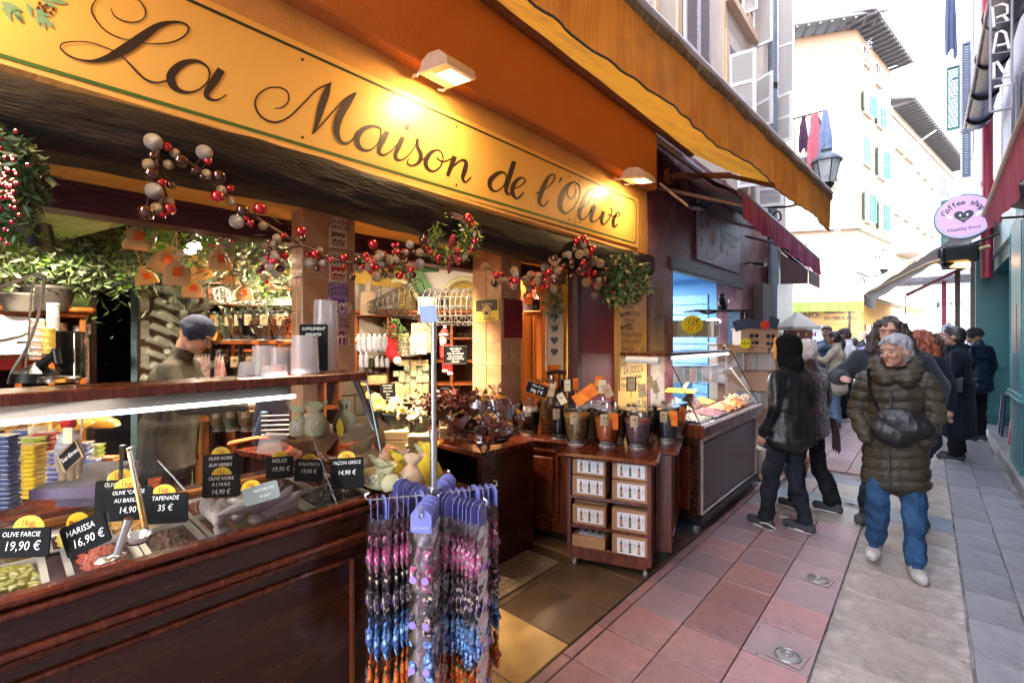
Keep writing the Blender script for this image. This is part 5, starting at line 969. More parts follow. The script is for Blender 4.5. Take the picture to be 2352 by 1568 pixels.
def jar(lab,p,r,h,fill,lvl=.8,tagm=TAGM,lid=True,grp='glass jars of spices',tagrot=-YAW+PI,redcard=False,paper=False):
 p=V(p);t=thing('spice_jar',lab,'jar',p,group=grp);rb=r*.62;rr=lambda z:rb+(r-rb)*min(1,(z/h))**.75
 prof=[(rb,0),(rb,.006)]+[(rr(h*k/8),h*k/8)for k in range(1,9)]
 O('glass',MB().lathe(prof,p,26,caps=(True,False)),ACRY,t,sm=50)
 z0=h*.14;pr=[(rr(z0)*.80,z0)]+[(rr(z0+(h*lvl-z0)*k/6)-.004,z0+(h*lvl-z0)*k/6)for k in range(1,7)]
 O('contents',MB().lathe(pr+[(rr(h*lvl)*.6,h*lvl+.006),(.004,h*lvl+.01)],p,26),SEED[fill],t,sm=60)
 if fill in TOPM:O('top_layer',MB().lathe([(rr(h*lvl)-.003,h*lvl-.01),(rr(h*(lvl+.04))-.003,h*(lvl+.04)),(rr(h*lvl)*.55,h*(lvl+.07)),(.004,h*(lvl+.075))],p,22),TOPM[fill],t,sm=60)
 O('foot',MB().lathe([(rb*1.02,0),(rb*1.02,.018),(rb*.9,.02),(rb*1.0,.04)],p,22),mat('foot_glass',(.5,.45,.4),rough=.1,spec=1,alpha=.55,bump=0),t,sm=40)
 if lid:O('lid',MB().lathe([(r*1.04,h),(r*1.05,h+.004),(r*1.04,h+.011),(.01,h+.013)],p,26),thinglass('lid_plastic',(.93,.93,.93),.10,.12),t,sm=30);O('knob',MB().cyl(p+V((0,0,h+.012)),p+V((0,0,h+.045)),.007,.011,n=8),thinglass('knob_plastic',(.9,.9,.9),.25,.1),t)
 toc=(V((0,0,0))-V((p.x,p.y,0))).normalized();sd_=V((-toc.y,toc.x,0));w_=.026
 q=p+toc*(rr(h*.78)+.003)+V((0,0,h*.92))+sd_*(.2*r*(-1));sl_=V((0,0,-.085))-toc*.015
 O('tag',MB().ext([q-sd_*w_,q+sd_*w_,q+sd_*w_+sl_,q-sd_*w_+sl_],toc*.002),PAPER if paper else tagm,t)
 if not paper:m_=q+sl_*.33+toc*.0035;O('printed_sprig',MB().tube([m_-sd_*.012,m_+V((0,0,-.004)),m_+sd_*.012+V((0,0,.004))],.0022,4).tube([m_+sd_*.002,m_+V((0,0,.01))],.002,4),INK,t)
 else:O('paper_strip',MB().ext([p+toc.lerp(sd_*k,abs(k)*.5).normalized()*(rr(h*.86)+.003)+V((0,0,z))for(k,z)in[(-.9,h*.80),(0,h*.76),(.9,h*.80),(.9,h*.92),(0,h*.89),(-.9,h*.92)]],toc*.002),PAPER,t)
 if redcard:q2=p+toc*(rr(h*.7)+.002)+V((0,0,h*.95))+sd_*.05;O('flame_card',MB().ext([q2-sd_*.04,q2+sd_*.03,q2+sd_*.03+V((0,0,-.12))-toc*.022,q2-sd_*.04+V((0,0,-.12))-toc*.022],toc*.002),FLAME,t)
 return t
for k,(px,f,lb)in enumerate([(508,'straw','straw coloured herb jar next to the orange box'),(532,'green','grey green herb jar'),(554,'brown','brown seed jar'),(577,'navy','dark berry jar'),(614,'nutmeg','jar of whole nutmegs with a yellow ticket'),(651,'stick','jar of cinnamon sticks against the column')]):
 p=at(px,776,3.8-.04*k);p.z=ZT;jar(lb+' on the iron legged table',p,.105 if f!='nutmeg' else .12,.22,f,.78,TAGY,grp='jars on the iron legged table')
p=at(487,777,3.75);p.z=ZT;ob=thing('orange_box','bright orange cardboard display box on the jar table','box',p);O('body',MB().ext([p+RT*a+V((0,0,z))for a,z in[(-.03,0),(.05,0),(.035,.21),(-.02,.21)]],FW*.06),mat('orange_card',(.72,.30,.02),rough=.5),ob);O('tray',MB().ext([p+RT*a+V((0,0,z))for a,z in[(-.07,0),(.08,0),(.10,.06),(-.1,.06)]],-FW*.08),MC['orange_card'],ob)
for k,px in enumerate(range(442,520,8)):
 p=at(px,838,3.8);bottle('syrup_bottle',f'{ORD[k]} red and white bottle from the left under the jar table top','bottle',(p.x,p.y,1.29),.024,.22,mat('red_label_glass',(.30,.02,.03),rough=.25,col2=(.6,.55,.5),vs=20),BLACK,grp='bottles under the jar table',lab_m=mat('label_stripe',(.7,.66,.62),col2=(.5,.02,.03),vs=24,bump=0))
for k,(px,f)in enumerate([(545,'tea'),(580,'tea'),(615,'brown')]):p=at(px,838,3.75);p.z=1.29;jar(f'{ORD[k]} dark jar from the left on the lower tier of the jar table',p,.10,.20,f,.7,TAGY,lid=False,grp='jars on the iron legged table')
for k,(px,f)in enumerate([(505,'straw'),(535,'green'),(570,'brown')]):p=at(px,945,3.3);p.z=.96;jar(f'{ORD[k]} low jar seen through the counter glass',p,.08,.2,f,.7,TAGY,lid=False,grp='jars seen through the counter glass')
# ---------------- soap cabinet (runs diagonally across the corner)
A5=at(818,776,5.35);A5.z=0;B5=at(1110,776,5.35);B5.z=0
F5=shelfunit('long orange wood cabinet of soaps and bottles between the two columns',A5,(B5-A5),(B5-A5).length,.4,1.90,7,4)
u5=(B5-A5).normalized();W5=(B5-A5).length;SH5=[.02+(1.9-.04)*k/7 for k in range(8)]
SOAPC=[mat('soap_cream',(.55,.45,.24),rough=.6,rnd=.1),mat('soap_sage',(.34,.38,.24),rough=.6,rnd=.12),mat('soap_olive',(.42,.42,.18),rough=.6,rnd=.1)]
sm_=[mesh0('soap_bar',MB().cbox((0,0,0),(.072,.072,.065),None,0,.006),s)for s in SOAPC]
def bar5(px,py,j,k,dt=-.12):
 p=at(px,py,5.35+dt+.0);return p
st5=thing('soap_stack','wall of cream and sage soap cubes stacked on the middle cabinet shelves','soap',at(950,860,5.2))
for(ya,x0,x1,n,cc_)in[(833,915,983,5,0),(845,930,985,4,1),(858,905,985,6,1),(871,918,985,5,1),(884,900,985,6,0),(896,903,985,6,2),(908,905,985,6,1),(920,912,985,5,1)]:
 for i in range(n):
  p=at(x0+(x1-x0)*(i+.5)/n,ya,5.14+.02*((i*7)%3));put('soap_bar',sm_[cc_ if(i*3+int(ya))%4 else 0],p,(0,0,YAW+random.uniform(-.1,.1)),st5)
def card5(lab,x0,x1,y0,y1,m=None,t=5.15,nm='soap_box'):
 a=at(x0,y1,t);b=at(x1,y0,t);mm=m or mat('soap_card',(.50,.43,.32),rough=.8);o=O(nm,MB().cbox((a+b)/2,((b-a).to_2d().length,.08,b.z-a.z),RZ(YAW),0,.004),mm,label=lab,cat='box');return o
s1=card5('tall soap carton with arched lettering behind the white bottles',946,1002,742,810,t=5.2)
tc_=at(955,770,5.12)
for i,ch in enumerate('PUR SAVON'):
 a=PI*.8-(PI*.6)*i/8;p=at(974+20*math.cos(a),778-22*math.sin(a),5.12);
 if ch!=' ':text(ch,mat('soap_green',(.05,.12,.06),bump=0),s1,p,RT*math.sin(a)+V((0,0,-math.cos(a))),RT*math.cos(a)+V((0,0,math.sin(a))),.055,align='CENTER')
text('72%',INK,s1,at(974,776,5.12),RT,(0,0,1),.07,align='CENTER')
s2=card5('wide soap carton reading pur savon below two yellow soaps',907,958,777,818,t=5.1)
for i,ch in enumerate('PUR SAVON'):
 a=PI*.8-(PI*.6)*i/8;p=at(931+20*math.cos(a),806-18*math.sin(a),5.02)
 if ch!=' ':text(ch,MC['soap_green'],s2,p,RT*math.sin(a)+V((0,0,-math.cos(a))),RT*math.cos(a)+V((0,0,math.sin(a))),.055,align='CENTER')
text('72%',INK,s2,at(931,806,5.02),RT,(0,0,1),.08,align='CENTER')
s3=card5('white soap carton standing on top of the cabinet behind the blue card',961,1004,682,722,WHITE,t=5.3);text('SAVON',MC['soap_green'],s3,at(982,697,5.2),RT,(0,0,1),.07,align='CENTER')
for k,px in enumerate((917,931)):O('soap_block',MB().cbox(at(px,771,5.1),(.07,.07,.06),RZ(YAW),0,.006),SOAPC[2],label=f'{"left" if k == 0 else "right"} hand yellow soap block on the wide soap carton',cat='soap')
for k,px in enumerate((948,961,974)):p=at(px,813,4.98);bottle('lotion_bottle',f'{ORD[k]} white and yellow lotion bottle from the left before the soap carton','bottle',p,.032,.24,WHITE,WHITE,.8,grp='white lotion bottles',lab_m=mat('lotion_yellow',(.75,.68,.2),bump=0,col2=(.8,.8,.75),vs=12))
BOTW=mat('blue_white_label',(.62,.64,.68),rough=.5,col2=(.1,.13,.25),vs=8,bump=0)
for k,px in enumerate((823,835,848,860,872,884,893)):p=at(px,806,5.15);bottle('soap_dispenser',f'{ORD[k]} pump bottle from the left on the upper shelf beside the first column','bottle',p,.033,.19,BOTW,WHITE,.78,grp='pump bottles beside the first column')
for k,px in enumerate((829,841,853,866,878,890)):p=at(px,843,5.15);bottle('small_bottle',f'{ORD[k]} small bottle from the left on the second shelf beside the first column','bottle',p,.026,.17 if k<2 else .12,OILB if k==2 else BOTW,WHITE,.75,grp='small bottles beside the first column')
for k,(px,w)in enumerate(((836,20),(865,24))):card5(f'{"left" if k == 0 else "right"} hand cream box with dark print on the third shelf',px-w,px+w,862,882,mat('cream_card',(.58,.45,.2),rough=.7,col2=(.35,.22,.1),vs=14),t=5.0,nm='gift_box')
st_=thing('stocking','red christmas stocking with holly hanging beside the pump bottles','stocking',at(905,790,4.95));pp=[at(900,745,4.95),at(903,790,4.95),at(898,812,4.95),at(912,825,4.95)];O('sock',MB().tube([pp[0],pp[1],pp[2],pp[3]],[.05,.06,.07,.05],10,sq=.5),mat('felt_red',(.35,.01,.015),rough=.9),st_,sm=True);O('toe',MB().sph(at(913,828,4.9),.045),WHITE,st_,sm=True);O('holly',leaves([(at(905,752,4.85),.12,60),(at(912,775,4.85),.13,70)],.06,.012),LEAFD,st_,kind='stuff',recalc=False)
cb=thing('cutting_board','wooden cutting board leaning upright on the cabinet','board',at(845,724,5.2));q=[(827,724),(863,724),(863,672),(852,668),(852,645),(841,645),(841,668),(829,672)];O('board',MB().ext([at(x,y,5.25)for x,y in q],FW*.03),mat('grey_wood',(.33,.25,.17),rough=.7),cb)
for k,(cx,cy,r)in enumerate(((912,700,52),(1065,690,56))):
 ar=thing('arched_niche',f'yellow arch with a pale rim on the wall {"left" if k == 0 else "right"} of the white soap carton','niche',at(cx,724,5.75));O('niche',MB().ext([at(cx+r*math.cos(a),724-(r+26)*math.sin(a),5.8)for a in[PI*j/16 for j in range(17)]],FW*.02),YWA,ar)
 O('rim',MB().tube([at(cx+(r+2)*math.cos(a),724-(r+28)*math.sin(a),5.74)for a in[PI*j/20 for j in range(21)]],.035,6),mat('pale_rim',(.62,.6,.35),rough=.7),ar)
O('panel',MB().ext([at(818,730,5.9),at(1110,730,5.9),at(1110,590,5.9),at(818,590,5.9)],FW*.03),WHITE,sr)
O('strut',MB().ext([at(818,640,5.7),at(838,668,5.7),at(818,700,5.7)],FW*.03).ext([at(915,600,5.7),at(955,600,5.7),at(1010,690,5.7),at(970,690,5.7)],FW*.05),GRB,sr)
for k,(x0,x1,lb)in enumerate(((848,960,'cone shaped dark wire basket lying in front of the left arch'),(985,1084,'white barked wire cage on the cabinet by the second column'))):
 w=MB();
 for j in range(9):
  r=.06+.17*(j/8)if k==0 else .2;cx=x0+(x1-x0)*j/8;c=at(cx,705-(0 if k else 18*j/8),5.15);w.tube([c+RT*(r*.25*math.cos(a))+V((0,0,r*math.sin(a)))+FW*(r*.8*math.cos(a))for a in[2*PI*i/12 for i in range(12)]],.006,4,closed=True)
 for i in range(12):
  a=2*PI*i/12;w.tube([at(x0+(x1-x0)*j/4,705-(0 if k else 18*j/4),5.15)+(V((0,0,math.sin(a)))+FW*.8*math.cos(a))*((.06+.17*j/4)if k==0 else .2)for j in range(5)],.005,4)
 for i in range(60):c=at(random.uniform(x0,x1),random.uniform(660,720),5.1);w.cyl(c,c+V((random.uniform(-.05,.05),0,random.uniform(0,.07))),.003,n=3)
 O('wire_basket',w,mat('wire_dark',(.06,.05,.045),rough=.5)if k==0 else mat('wire_pale',(.5,.48,.44),rough=.6,col2=(.1,.09,.08),vs=20),label=lb,cat='basket',recalc=False)
pn=thing('pan','round dark pan standing behind the white soap carton','pan',at(1005,722,5.4));O('dish',MB().cyl(at(992,700,5.42),at(992,700,5.42)+FW*.1,.19,n=24),mat('pan_black',(.03,.03,.03),rough=.4,metal=.5),pn,sm=30);O('handle',MB().tube([at(1012,690,5.4),at(1028,710,5.35),at(1030,722,5.3)],.03,8),MC['pan_black'],pn)
sa_=thing('santa_figure','small climbing santa doll hanging on the cabinet end','doll',at(1020,770,4.6));RF=mat('santa_red',(.55,.012,.012),rough=.8);FUR=mat('santa_white',(.7,.66,.62),rough=.95)
for nm,pts,rr_,m in[('body',[at(1022,790,4.6),at(1024,815,4.6)],[.05,.06],RF),('hat',[at(1020,768,4.6),at(1022,752,4.6)],[.05,.015],RF),('arm',[at(1020,795,4.55),at(1016,822,4.5)],[.025,.02],RF),('leg',[at(1024,826,4.6),at(1022,850,4.6)],[.035,.03],RF),('leg',[at(1030,826,4.6),at(1034,856,4.6)],[.035,.03],RF)]:O(nm,MB().tube(pts,rr_,8),m,sa_,sm=True)
O('face',MB().sph(at(1019,777,4.58),.042),mat('doll_skin',(.6,.33,.24)),sa_,sm=True);O('beard',MB().sph(at(1018,785,4.56),(.035,.035,.05)),FUR,sa_,sm=True);O('hat_rim',MB().sph(at(1019,769,4.57),(.05,.05,.014)),FUR,sa_,sm=True);O('pompom',MB().sph(at(1022,751,4.6),.016),FUR,sa_,sm=True)
O('boot',MB().sph(at(1022,852,4.58),(.03,.03,.02)),FUR,sa_,sm=True);O('boot',MB().sph(at(1034,858,4.58),(.03,.03,.02)),FUR,sa_,sm=True)
def slatesign(lab,c,w,h,lines,rot=0,tilt=0,frame_=None,size=.03,tag_=False,name='price_sign',yaw=YAW,cat='sign',m=SLATE,shear=.15,grp=None,tagtxt='1kg',tagx=0):
 """slate board: c = bottom centre, rot = roll in its own plane, tilt = lean back"""
 c=V(c);t=thing(name,lab,cat,c,group=grp);R=RZ(yaw)@RX(-tilt)@RY(rot);F=lambda a,b,o=0:c+R@V((a,-o,b))
 O('board',MB().ext([F(x,z)for x,z in[(-w/2+.006,0),(w/2-.006,0),(w/2,.006),(w/2,h-.006),(w/2-.006,h),(-w/2+.006,h),(-w/2,h-.006),(-w/2,.006)]],R@V((0,.004,0))),m,t)
 if frame_:O('frame',MB().tube([F(-w/2,0),F(w/2,0),F(w/2,h),F(-w/2,h)],.008,4,closed=True),frame_,t)
 for(s,a,b,sz)in lines:text(s,CHALK,t,F(a*w,b*h,.0015),R@V((1,0,0)),R@V((0,0,1)),sz,align='CENTER',shear=shear,sx=.92)
 if tag_:
  r=w*.27;o=h-.002;O('tag',MB().ext([F(tagx*w+r*math.cos(a),o+r*.78*math.sin(a),-.001)for a in[PI*k/14 for k in range(15)]],R@V((0,.002,0))),mat('kilo_yellow',(.62,.42,.01),rough=.5,bump=0,var=.03),t)
  text(tagtxt,mat('kilo_red',(.30,.005,.002),bump=0),t,F(tagx*w,o+r*.34,.003),R@V((1,0,0)),R@V((0,0,1)),r*.62,align='CENTER',bold=0)
 return t
slatesign('black sign with chalk list hanging under the santa doll',at(1046,835,4.3),.21,.16,[('Apiculture',0,.88,.028),('Tous Prix',0,.73,.022),('MIEL DE LAVANDE',0,.58,.02),('MIEL DE FLEURS',0,.43,.02),('MIEL DE GARRIGUE',0,.28,.02),('250g 6,50',0,.13,.02)],frame_=DARK)
slatesign('small black tomato sign stuck in the dried tomato basket',at(1022,905,3.55),.11,.06,[('TOMATES',0,.75,.016),('19,90',0,.4,.018)])
slatesign('tall black sign with chalk lines standing in the soap tubs',at(892,925,3.9),.13,.165,[('Savon Vegetal',0,.9,.016),('de Marseille',0,.76,.016),('Huile d Olive',0,.6,.016),('Thym',0,.45,.016),('Rose',0,.3,.016),('Lavande',0,.16,.016)],rot=-.05)
def tub(lab,px,yrim,ybot,t,cols,seed):
 c=at(px,ybot,t);h=at(px,yrim,t).z-c.z;r=29/1060*t;o=thing('soap_tub',lab,'tub',c,group='black tubs heaped with soap bars');O('tub',MB().lathe([(r*.68,0),(r*.95,h*.93),(r*1.03,h*.95),(r*1.03,h),(r*.9,h),(r*.85,h*.85)],c,22),mat('tub_black',(.02,.022,.024),rough=.45),o,sm=30)
 rnd=random.Random(seed);ms=[mesh0('soap_bar',MB().cbox((0,0,0),(.06,.022,.038),None,0,.003),x)for x in cols]
 for k in range(46):
  a=rnd.random()*6.28;q=rnd.random()**.6;put('soap_bar',rnd.choice(ms),c+V((r*.8*q*math.cos(a),r*.8*q*math.sin(a),h*.97+(1-q)*.11+rnd.uniform(-.015,.02))),(rnd.uniform(-.9,.9),rnd.uniform(-.7,.7),rnd.random()*3),o)
SY1=mat('soap_lemon',(.55,.47,.10),rough=.6);SC1=mat('soap_ivory',(.58,.48,.28),rough=.6);SG1=mat('soap_greybeige',(.42,.38,.27),rough=.65)
tub('black tub of lemon yellow soap bars',862,940,990,3.75,[SY1],1);tub('black tub of ivory soap bars in the middle',908,947,997,3.7,[SC1,SY1],2);tub('black tub of greyish soap bars by the chrome pole',961,958,1007,3.6,[SG1,SC1],3)
def crate(lab,x0,x1,y0,y1,t,txt,d=.2):
 a=at(x0,y1,t);b=at(x1,y0,t);c=(a+b)/2;w=(b-a).to_2d().length;o=thing('soap_crate',lab,'crate',V((c.x,c.y,a.z)),group='pale wooden soap crates');O('crate',MB().cbox(c+FW*d/2,(w,d,b.z-a.z),RZ(YAW),0,.004),mat('crate_wood',(.46,.36,.2),rough=.7),o)
 text(txt,INK,o,c-FW*.002,RT,(0,0,1),(b.z-a.z)*.26,align='CENTER',sx=.9)
crate('upper left soap crate under the middle tub',874,945,990,1010,3.55,"SAVON PUR 12 SAVONS");crate('lower left soap crate',875,943,1011,1028,3.55,"SAVON PUR 12 SAVONS");crate('upper right soap crate under the third tub',935,990,1001,1020,3.4,"PAINS D'HUILE");crate('lower right soap crate beside the yellow pouch',930,985,1022,1040,3.4,"PAINS D'HUILE")
crate('upper honey coloured carton left of the chilli bags',1009,1052,955,980,3.45,'A BASE D HUILE');crate('lower honey coloured carton left of the chilli bags',1009,1056,982,1008,3.4,'A BASE D HUILE')
ck=thing('display_table','low wooden table under the soap tubs','table',at(910,1030,3.6));O('top',MB().ext([V((-3.5,1.7,.60)),V((-2.55,1.7,.60)),V((-2.55,2.19,.60)),V((-3.5,2.6,.60))],(0,0,.04)),WOOD,ck);O('front',MB().box((-3.4,1.72,0),(-2.58,2.18,.6)),WOOD,ck)
rwl=thing('wood_partition','orange wood partition right of the second column','partition',(-3.0,3.6,0));O('panel',MB().box((-3.3,3.30,0),(-3.25,4.5,2.34)),WOODO,rwl)
for y in(3.32,3.62,3.95):O('plank',MB().box((-3.25,y,0),(-3.235,y+.28,2.34)),WOODO,rwl)
hb=thing('heart_board','pale wooden sledge board with four dark hearts','board',at(1273,840,4.3));q=[(1256,838),(1256,706),(1262,698),(1273,694),(1284,698),(1291,706),(1291,838)];O('board',MB().ext([at(x,y,4.32)for x,y in q],FW*.02),mat('pale_wood',(.48,.38,.26),rough=.7,stretch=(5,5,.8)),hb)
O('runner',MB().ext([at(x,y,4.31)for x,y in[(1253,852),(1257,852),(1258,706),(1254,706)]],FW*.05),MC['pale_wood'],hb);O('runner',MB().ext([at(x,y,4.31)for x,y in[(1289,852),(1294,852),(1294,706),(1290,706)]],FW*.05),MC['pale_wood'],hb)
for k in range(4):c=at(1273,728+26.5*k,4.31);O('heart',MB().ext([c+RT*(.0022*16*math.sin(a)**3)+V((0,0,.0026*(13*math.cos(a)-5*math.cos(2*a)-2*math.cos(3*a)-math.cos(4*a))))for a in[2*PI*j/24 for j in range(24)]],-FW*.004),mat('heart_grey',(.04,.05,.055)),hb)
O('ivy_bunch',leaves([(at(1272,665,4.25),(.12,.12,.26),220),(at(1266,690,4.2),(.1,.1,.16),130)],.045,.014,seed=31),mat('ivy_leaf',(.08,.15,.05),rough=.5,col2=(.25,.32,.16),vs=30),label='bunch of small ivy leaves hung above the heart board',cat='plant',kind='stuff',recalc=False)
ch_=thing('wood_chair','dark wooden chair back behind the spice jars','chair',at(1290,900,4.1));O('rail',MB().tube([at(1256,858,4.1),at(1275,853,4.1),at(1300,856,4.1)],.022,6),BRD,ch_)
for px in(1260,1272,1284,1296):O('spindle',MB().cyl(at(px,857,4.1),at(px,905,4.1),.008,n=6),BRD,ch_)
pb=thing('lavender_bag','clear bag of lavender with an orange label on the cabinet','bag',at(1220,716,4.6));c=at(1220,714,4.6);O('bag',MB().lathe([(.085,0),(.095,.08),(.09,.14),(.05,.2),(.04,.22),(.09,.27),(.1,.3)],c,14),thinglass('poly_bag',(.88,.87,.88),.1,.15),pb,sm=True);O('contents',MB().lathe([(.08,.005),(.088,.07),(.083,.11),(.02,.115)],c,12),mat('lavender_fill',(.28,.18,.24),rough=.9,bump=.6,bs=120),pb,sm=True);O('label',MB().cbox(at(1213,690,4.5),(.08,.003,.07),RZ(YAW)),ORL,pb)
O('cabinet_end',MB().ext([at(1203,716,4.62),at(1248,716,4.62),at(1248,722,4.62),at(1203,722,4.62)],FW*.25).ext([at(1236,722,4.62),at(1244,722,4.62),at(1244,900,4.62),at(1236,900,4.62)],FW*.25),WOODO,label='end of an orange wood shelf right of the second column',cat='shelf')
md=thing('maroon_door','plain maroon door panel beside the handwritten board','door',(-2.4,3.65,0));O('leaf',MB().box((-2.28,3.37,0),(-2.24,3.955,2.2),0,.004),mat('door_maroon',(.16,.012,.022),rough=.4,var=.06),md);O('frame',MB().box((-2.32,3.30,0),(-2.22,3.37,2.3)).box((-2.32,3.3,2.2),(-2.22,3.955,2.34)),LMAR,md)
hw=thing('menu_board','narrow ochre board handwritten with a list of local dishes','sign',(-2.19,4.25,1.12));O('board',MB().box((-2.199,3.975,1.12),(-2.185,4.52,2.42)),mat('board_ochre',(.55,.32,.09),rough=.5,var=.05),hw)
for i,(s,sz)in enumerate([('Fèves',.085),('Olives',.085),('à la Niçoise',.075),('Épices',.085),('Vigne',.085),("Tomates à l'huile",.075),('   Harissa',.085),("  Crème D'olive",.075),('   (tapenade)',.07),('    Pissala',.085),('Poutargue Anchois',.072),('de Mulet (creme d)',.066),('Farine de',.085),('pois chiche',.085),('pour',.085),('  LA SOCCA',.11),('ouverture continue',.07),('Mardi au Samedi',.072)]):text(s,INK,hw,(-2.183,3.99,2.36-.0705*i),(0,1,0),(0,0,1),sz,shear=.12,sx=.78)
lb_=MB()
for k,z in enumerate((1.98,1.86,1.74)):lb_.tube([(-2.183,4.0,z-.03),(-2.183,4.06,z),(-2.183,4.18,z+.02)],.008,4);lb_.ext([(-2.184,4.0+.03*math.cos(a),z-.02+.025*math.sin(a))for a in[PI*j/4 for j in range(8)]],(.002,0,0))
O('painted_olives',lb_,mat('painted_dark',(.10,.03,.02),bump=0),hw);O('painted_hill',MB().ext([(-2.184,4.36,1.42),(-2.184,4.52,1.42),(-2.184,4.50,1.52),(-2.184,4.45,1.56),(-2.184,4.40,1.5)],(.002,0,0)),mat('painted_hill',(.35,.25,.06),bump=0),hw)
def plaque(lab,par_x,y0,y1,z0,z1,m,lines,tm=INK,cat='plaque',grp=None,low=None):
 t=thing('plaque',lab,cat,(par_x,(y0+y1)/2,z0),group=grp);O('plate',MB().box((par_x,y0,z0),(par_x+.006,y1,z1),0,.002),m,t)
 if low:O('lower_field',MB().box((par_x+.006,y0+.012,z0+.012),(par_x+.0075,y1-.012,z0+(z1-z0)*.5)),low,t)
 for(s,b,sz)in lines:text(s,tm if b>.5 or not low else mat('pale_ink',(.7,.55,.35),bump=0),t,(par_x+.0085,(y0+y1)/2,z0+(z1-z0)*b),(0,1,0),(0,0,1),sz,align='CENTER')
 if low:
  for k in(-1,0,1):O('sprig',MB().tube([(par_x+.009,(y0+y1)/2+.03*k-.01,z0+(z1-z0)*.27),(par_x+.009,(y0+y1)/2+.03*k+.02,z0+(z1-z0)*.36)],.006,5),mat('pale_ink',(.7,.55,.35),bump=0),t)
XF=-2.62;ya_=lambda px:atx(px,500,XF).y;za_=lambda px,py:atx(px,py,XF).z
CPL=mat('plaque_cream',(.62,.45,.28),rough=.5);
for(a,b,lb,low,lines,m)in[(498,570,'topmost guide plaque on the first column reading 2007',mat('plaque_brown',(.20,.10,.03)),[('Guide',.86,.05),('Gantié',.68,.05),('2007',.11,.05)],CPL),(578,648,'red guide plaque second from the top on the column',mat('plaque_red',(.42,.03,.02)),[('Guide',.86,.05),('Gantié',.68,.05),('2008',.11,.05)],CPL),(650,722,'purple guide plaque below the red one',mat('plaque_purple',(.16,.06,.22)),[('Guide',.86,.05),('Gantié',.68,.05),('2009',.2,.09)],mat('plaque_lilac',(.36,.22,.38))),(724,796,'lowest pink guide plaque on the first column',mat('plaque_wine',(.22,.02,.06)),[('guide',.86,.05),('Gantié',.68,.05),('2011',.2,.09)],mat('plaque_rose',(.45,.22,.22)))]:
 z1=za_(772,a);z0=za_(772,b);plaque(lb,XF+.002,ya_(755),ya_(795),z0,z1,m,lines,grp='guide plaques on the first column',low=low)
ps=thing('poster','yellow and black tin poster reading en vente ici','poster',(-2.8,2.765,1.85));YP=2.767
P6=lambda px,py:aty(px,py,YP);O('plate',MB().ext([P6(1090,688),P6(1146,684),P6(1146,736),P6(1090,740)],(0,-.004,0)),mat('poster_yellow',(.66,.46,.06),rough=.45),ps)
O('dark_field',MB().ext([aty(x,y,YP-.0045)for x,y in[(1093,690),(1143,686),(1143,712),(1093,716)]],(0,-.001,0)),mat('poster_dark',(.05,.03,.025)),ps);O('figure',MB().ext([aty(1118+11*math.cos(a),716+15*math.sin(a),YP-.006)for a in[PI*k/8 for k in range(16)]],(0,-.001,0)),mat('poster_face',(.62,.45,.12),col2=(.3,.2,.08),vs=30),ps)
O('mouth',MB().ext([aty(1117+4*math.cos(a),719+4*math.sin(a),YP-.0075)for a in[PI*k/5 for k in range(10)]],(0,-.001,0)),INK,ps)
text('EN VENTE ICI',INK,ps,aty(1118,733,YP-.006),(1,0,0),(0,0,1),.034,align='CENTER',bold=.02);text('La Delice',mat('poster_cream',(.65,.5,.3),bump=0),ps,aty(1118,698,YP-.007),(1,0,0),(0,0,1),.035,align='CENTER',shear=.3)
O('red_card',MB().box((XF+.001,atx(1157,700,XF).y,atx(1175,776,XF).z),(XF+.006,atx(1199,700,XF).y,atx(1175,688,XF).z)),mat('blank_red',(.18,.008,.012),rough=.5),label='blank dark red card on the second column',cat='card')
# ================================================================== DELI COUNTER
dc=thing('deli_counter','long dark wood deli counter with sloping glass and a lit ledge','counter',(-1.9,.2,0))
YE=1.15
O('apron',MB().box((-2.6,-1.6,.79),(-1.765,YE,.925),0,.004),WOOD,dc);O('base',MB().box((-2.56,-1.6,.06),(-1.80,YE-.04,.79)),WOOD,dc);O('plinth',MB().box((-2.5,-1.6,0),(-1.86,YE-.1,.06)),BLACK,dc)
O('rim',MB().box((-1.80,-1.6,.925),(-1.745,YE+.012,.952),0,.008).box((-2.5,YE-.02,.925),(-1.8,YE+.012,.952),0,.006),WOODR,dc)
for(z,r,x)in[(.905,.013,-1.757),(.80,.013,-1.757),(.765,.009,-1.78),(.775,.006,-1.77)]:O('moulding',MB().cyl((x,-1.6,z),(x,YE,z),r,n=10),WOODR,dc,sm=True)
for(y0,y1)in[(-1.4,-.05),(.02,.99)]:
 m=MB()
 for(a,b)in[((y0,.12),(y1,.12)),((y0,.70),(y1,.70)),((y0,.12),(y0,.70)),((y1,.12),(y1,.70))]:m.cyl((-1.795,a[0],a[1]),(-1.795,b[0],b[1]),.011,n=8)
 O('panel_frame',m,WOODR,dc,sm=True)
O('deck',MB().box((-2.55,-1.6,.87),(-1.8,YE-.02,.90)),mat('deck_wood','9c5a20',rough=.3,col2='b9772f',vs=3,stretch=(6,.8,6),coat=.3),dc);O('back_rail',MB().box((-2.45,-1.6,.9),(-2.41,YE-.02,.945),0,.004),MC['deck_wood'],dc)
O('ledge',MB().box((-2.16,-1.6,1.425),(-1.94,YE,1.462),0,.004),WOODR,dc);O('ledge_lining',MB().box((-2.06,-1.6,1.375),(-2.04,.84,1.425)),mat('taupe_metal',(.03,.022,.018),rough=.4),dc)
O('led_strip',MB().box((-1.998,-1.6,1.366),(-1.985,.84,1.382),0,.004),mat('led_lit',(1,1,1),emit=(.95,.97,1),es=1.1,bump=0),dc)
area('led_light',(-1.99,-.3,1.365),(-2.05,-.3,.5),2.3,2.3,(1,.93,.82),dc,.03).rotation_euler=(0,math.radians(-6),PI/2)
gs_=MB();
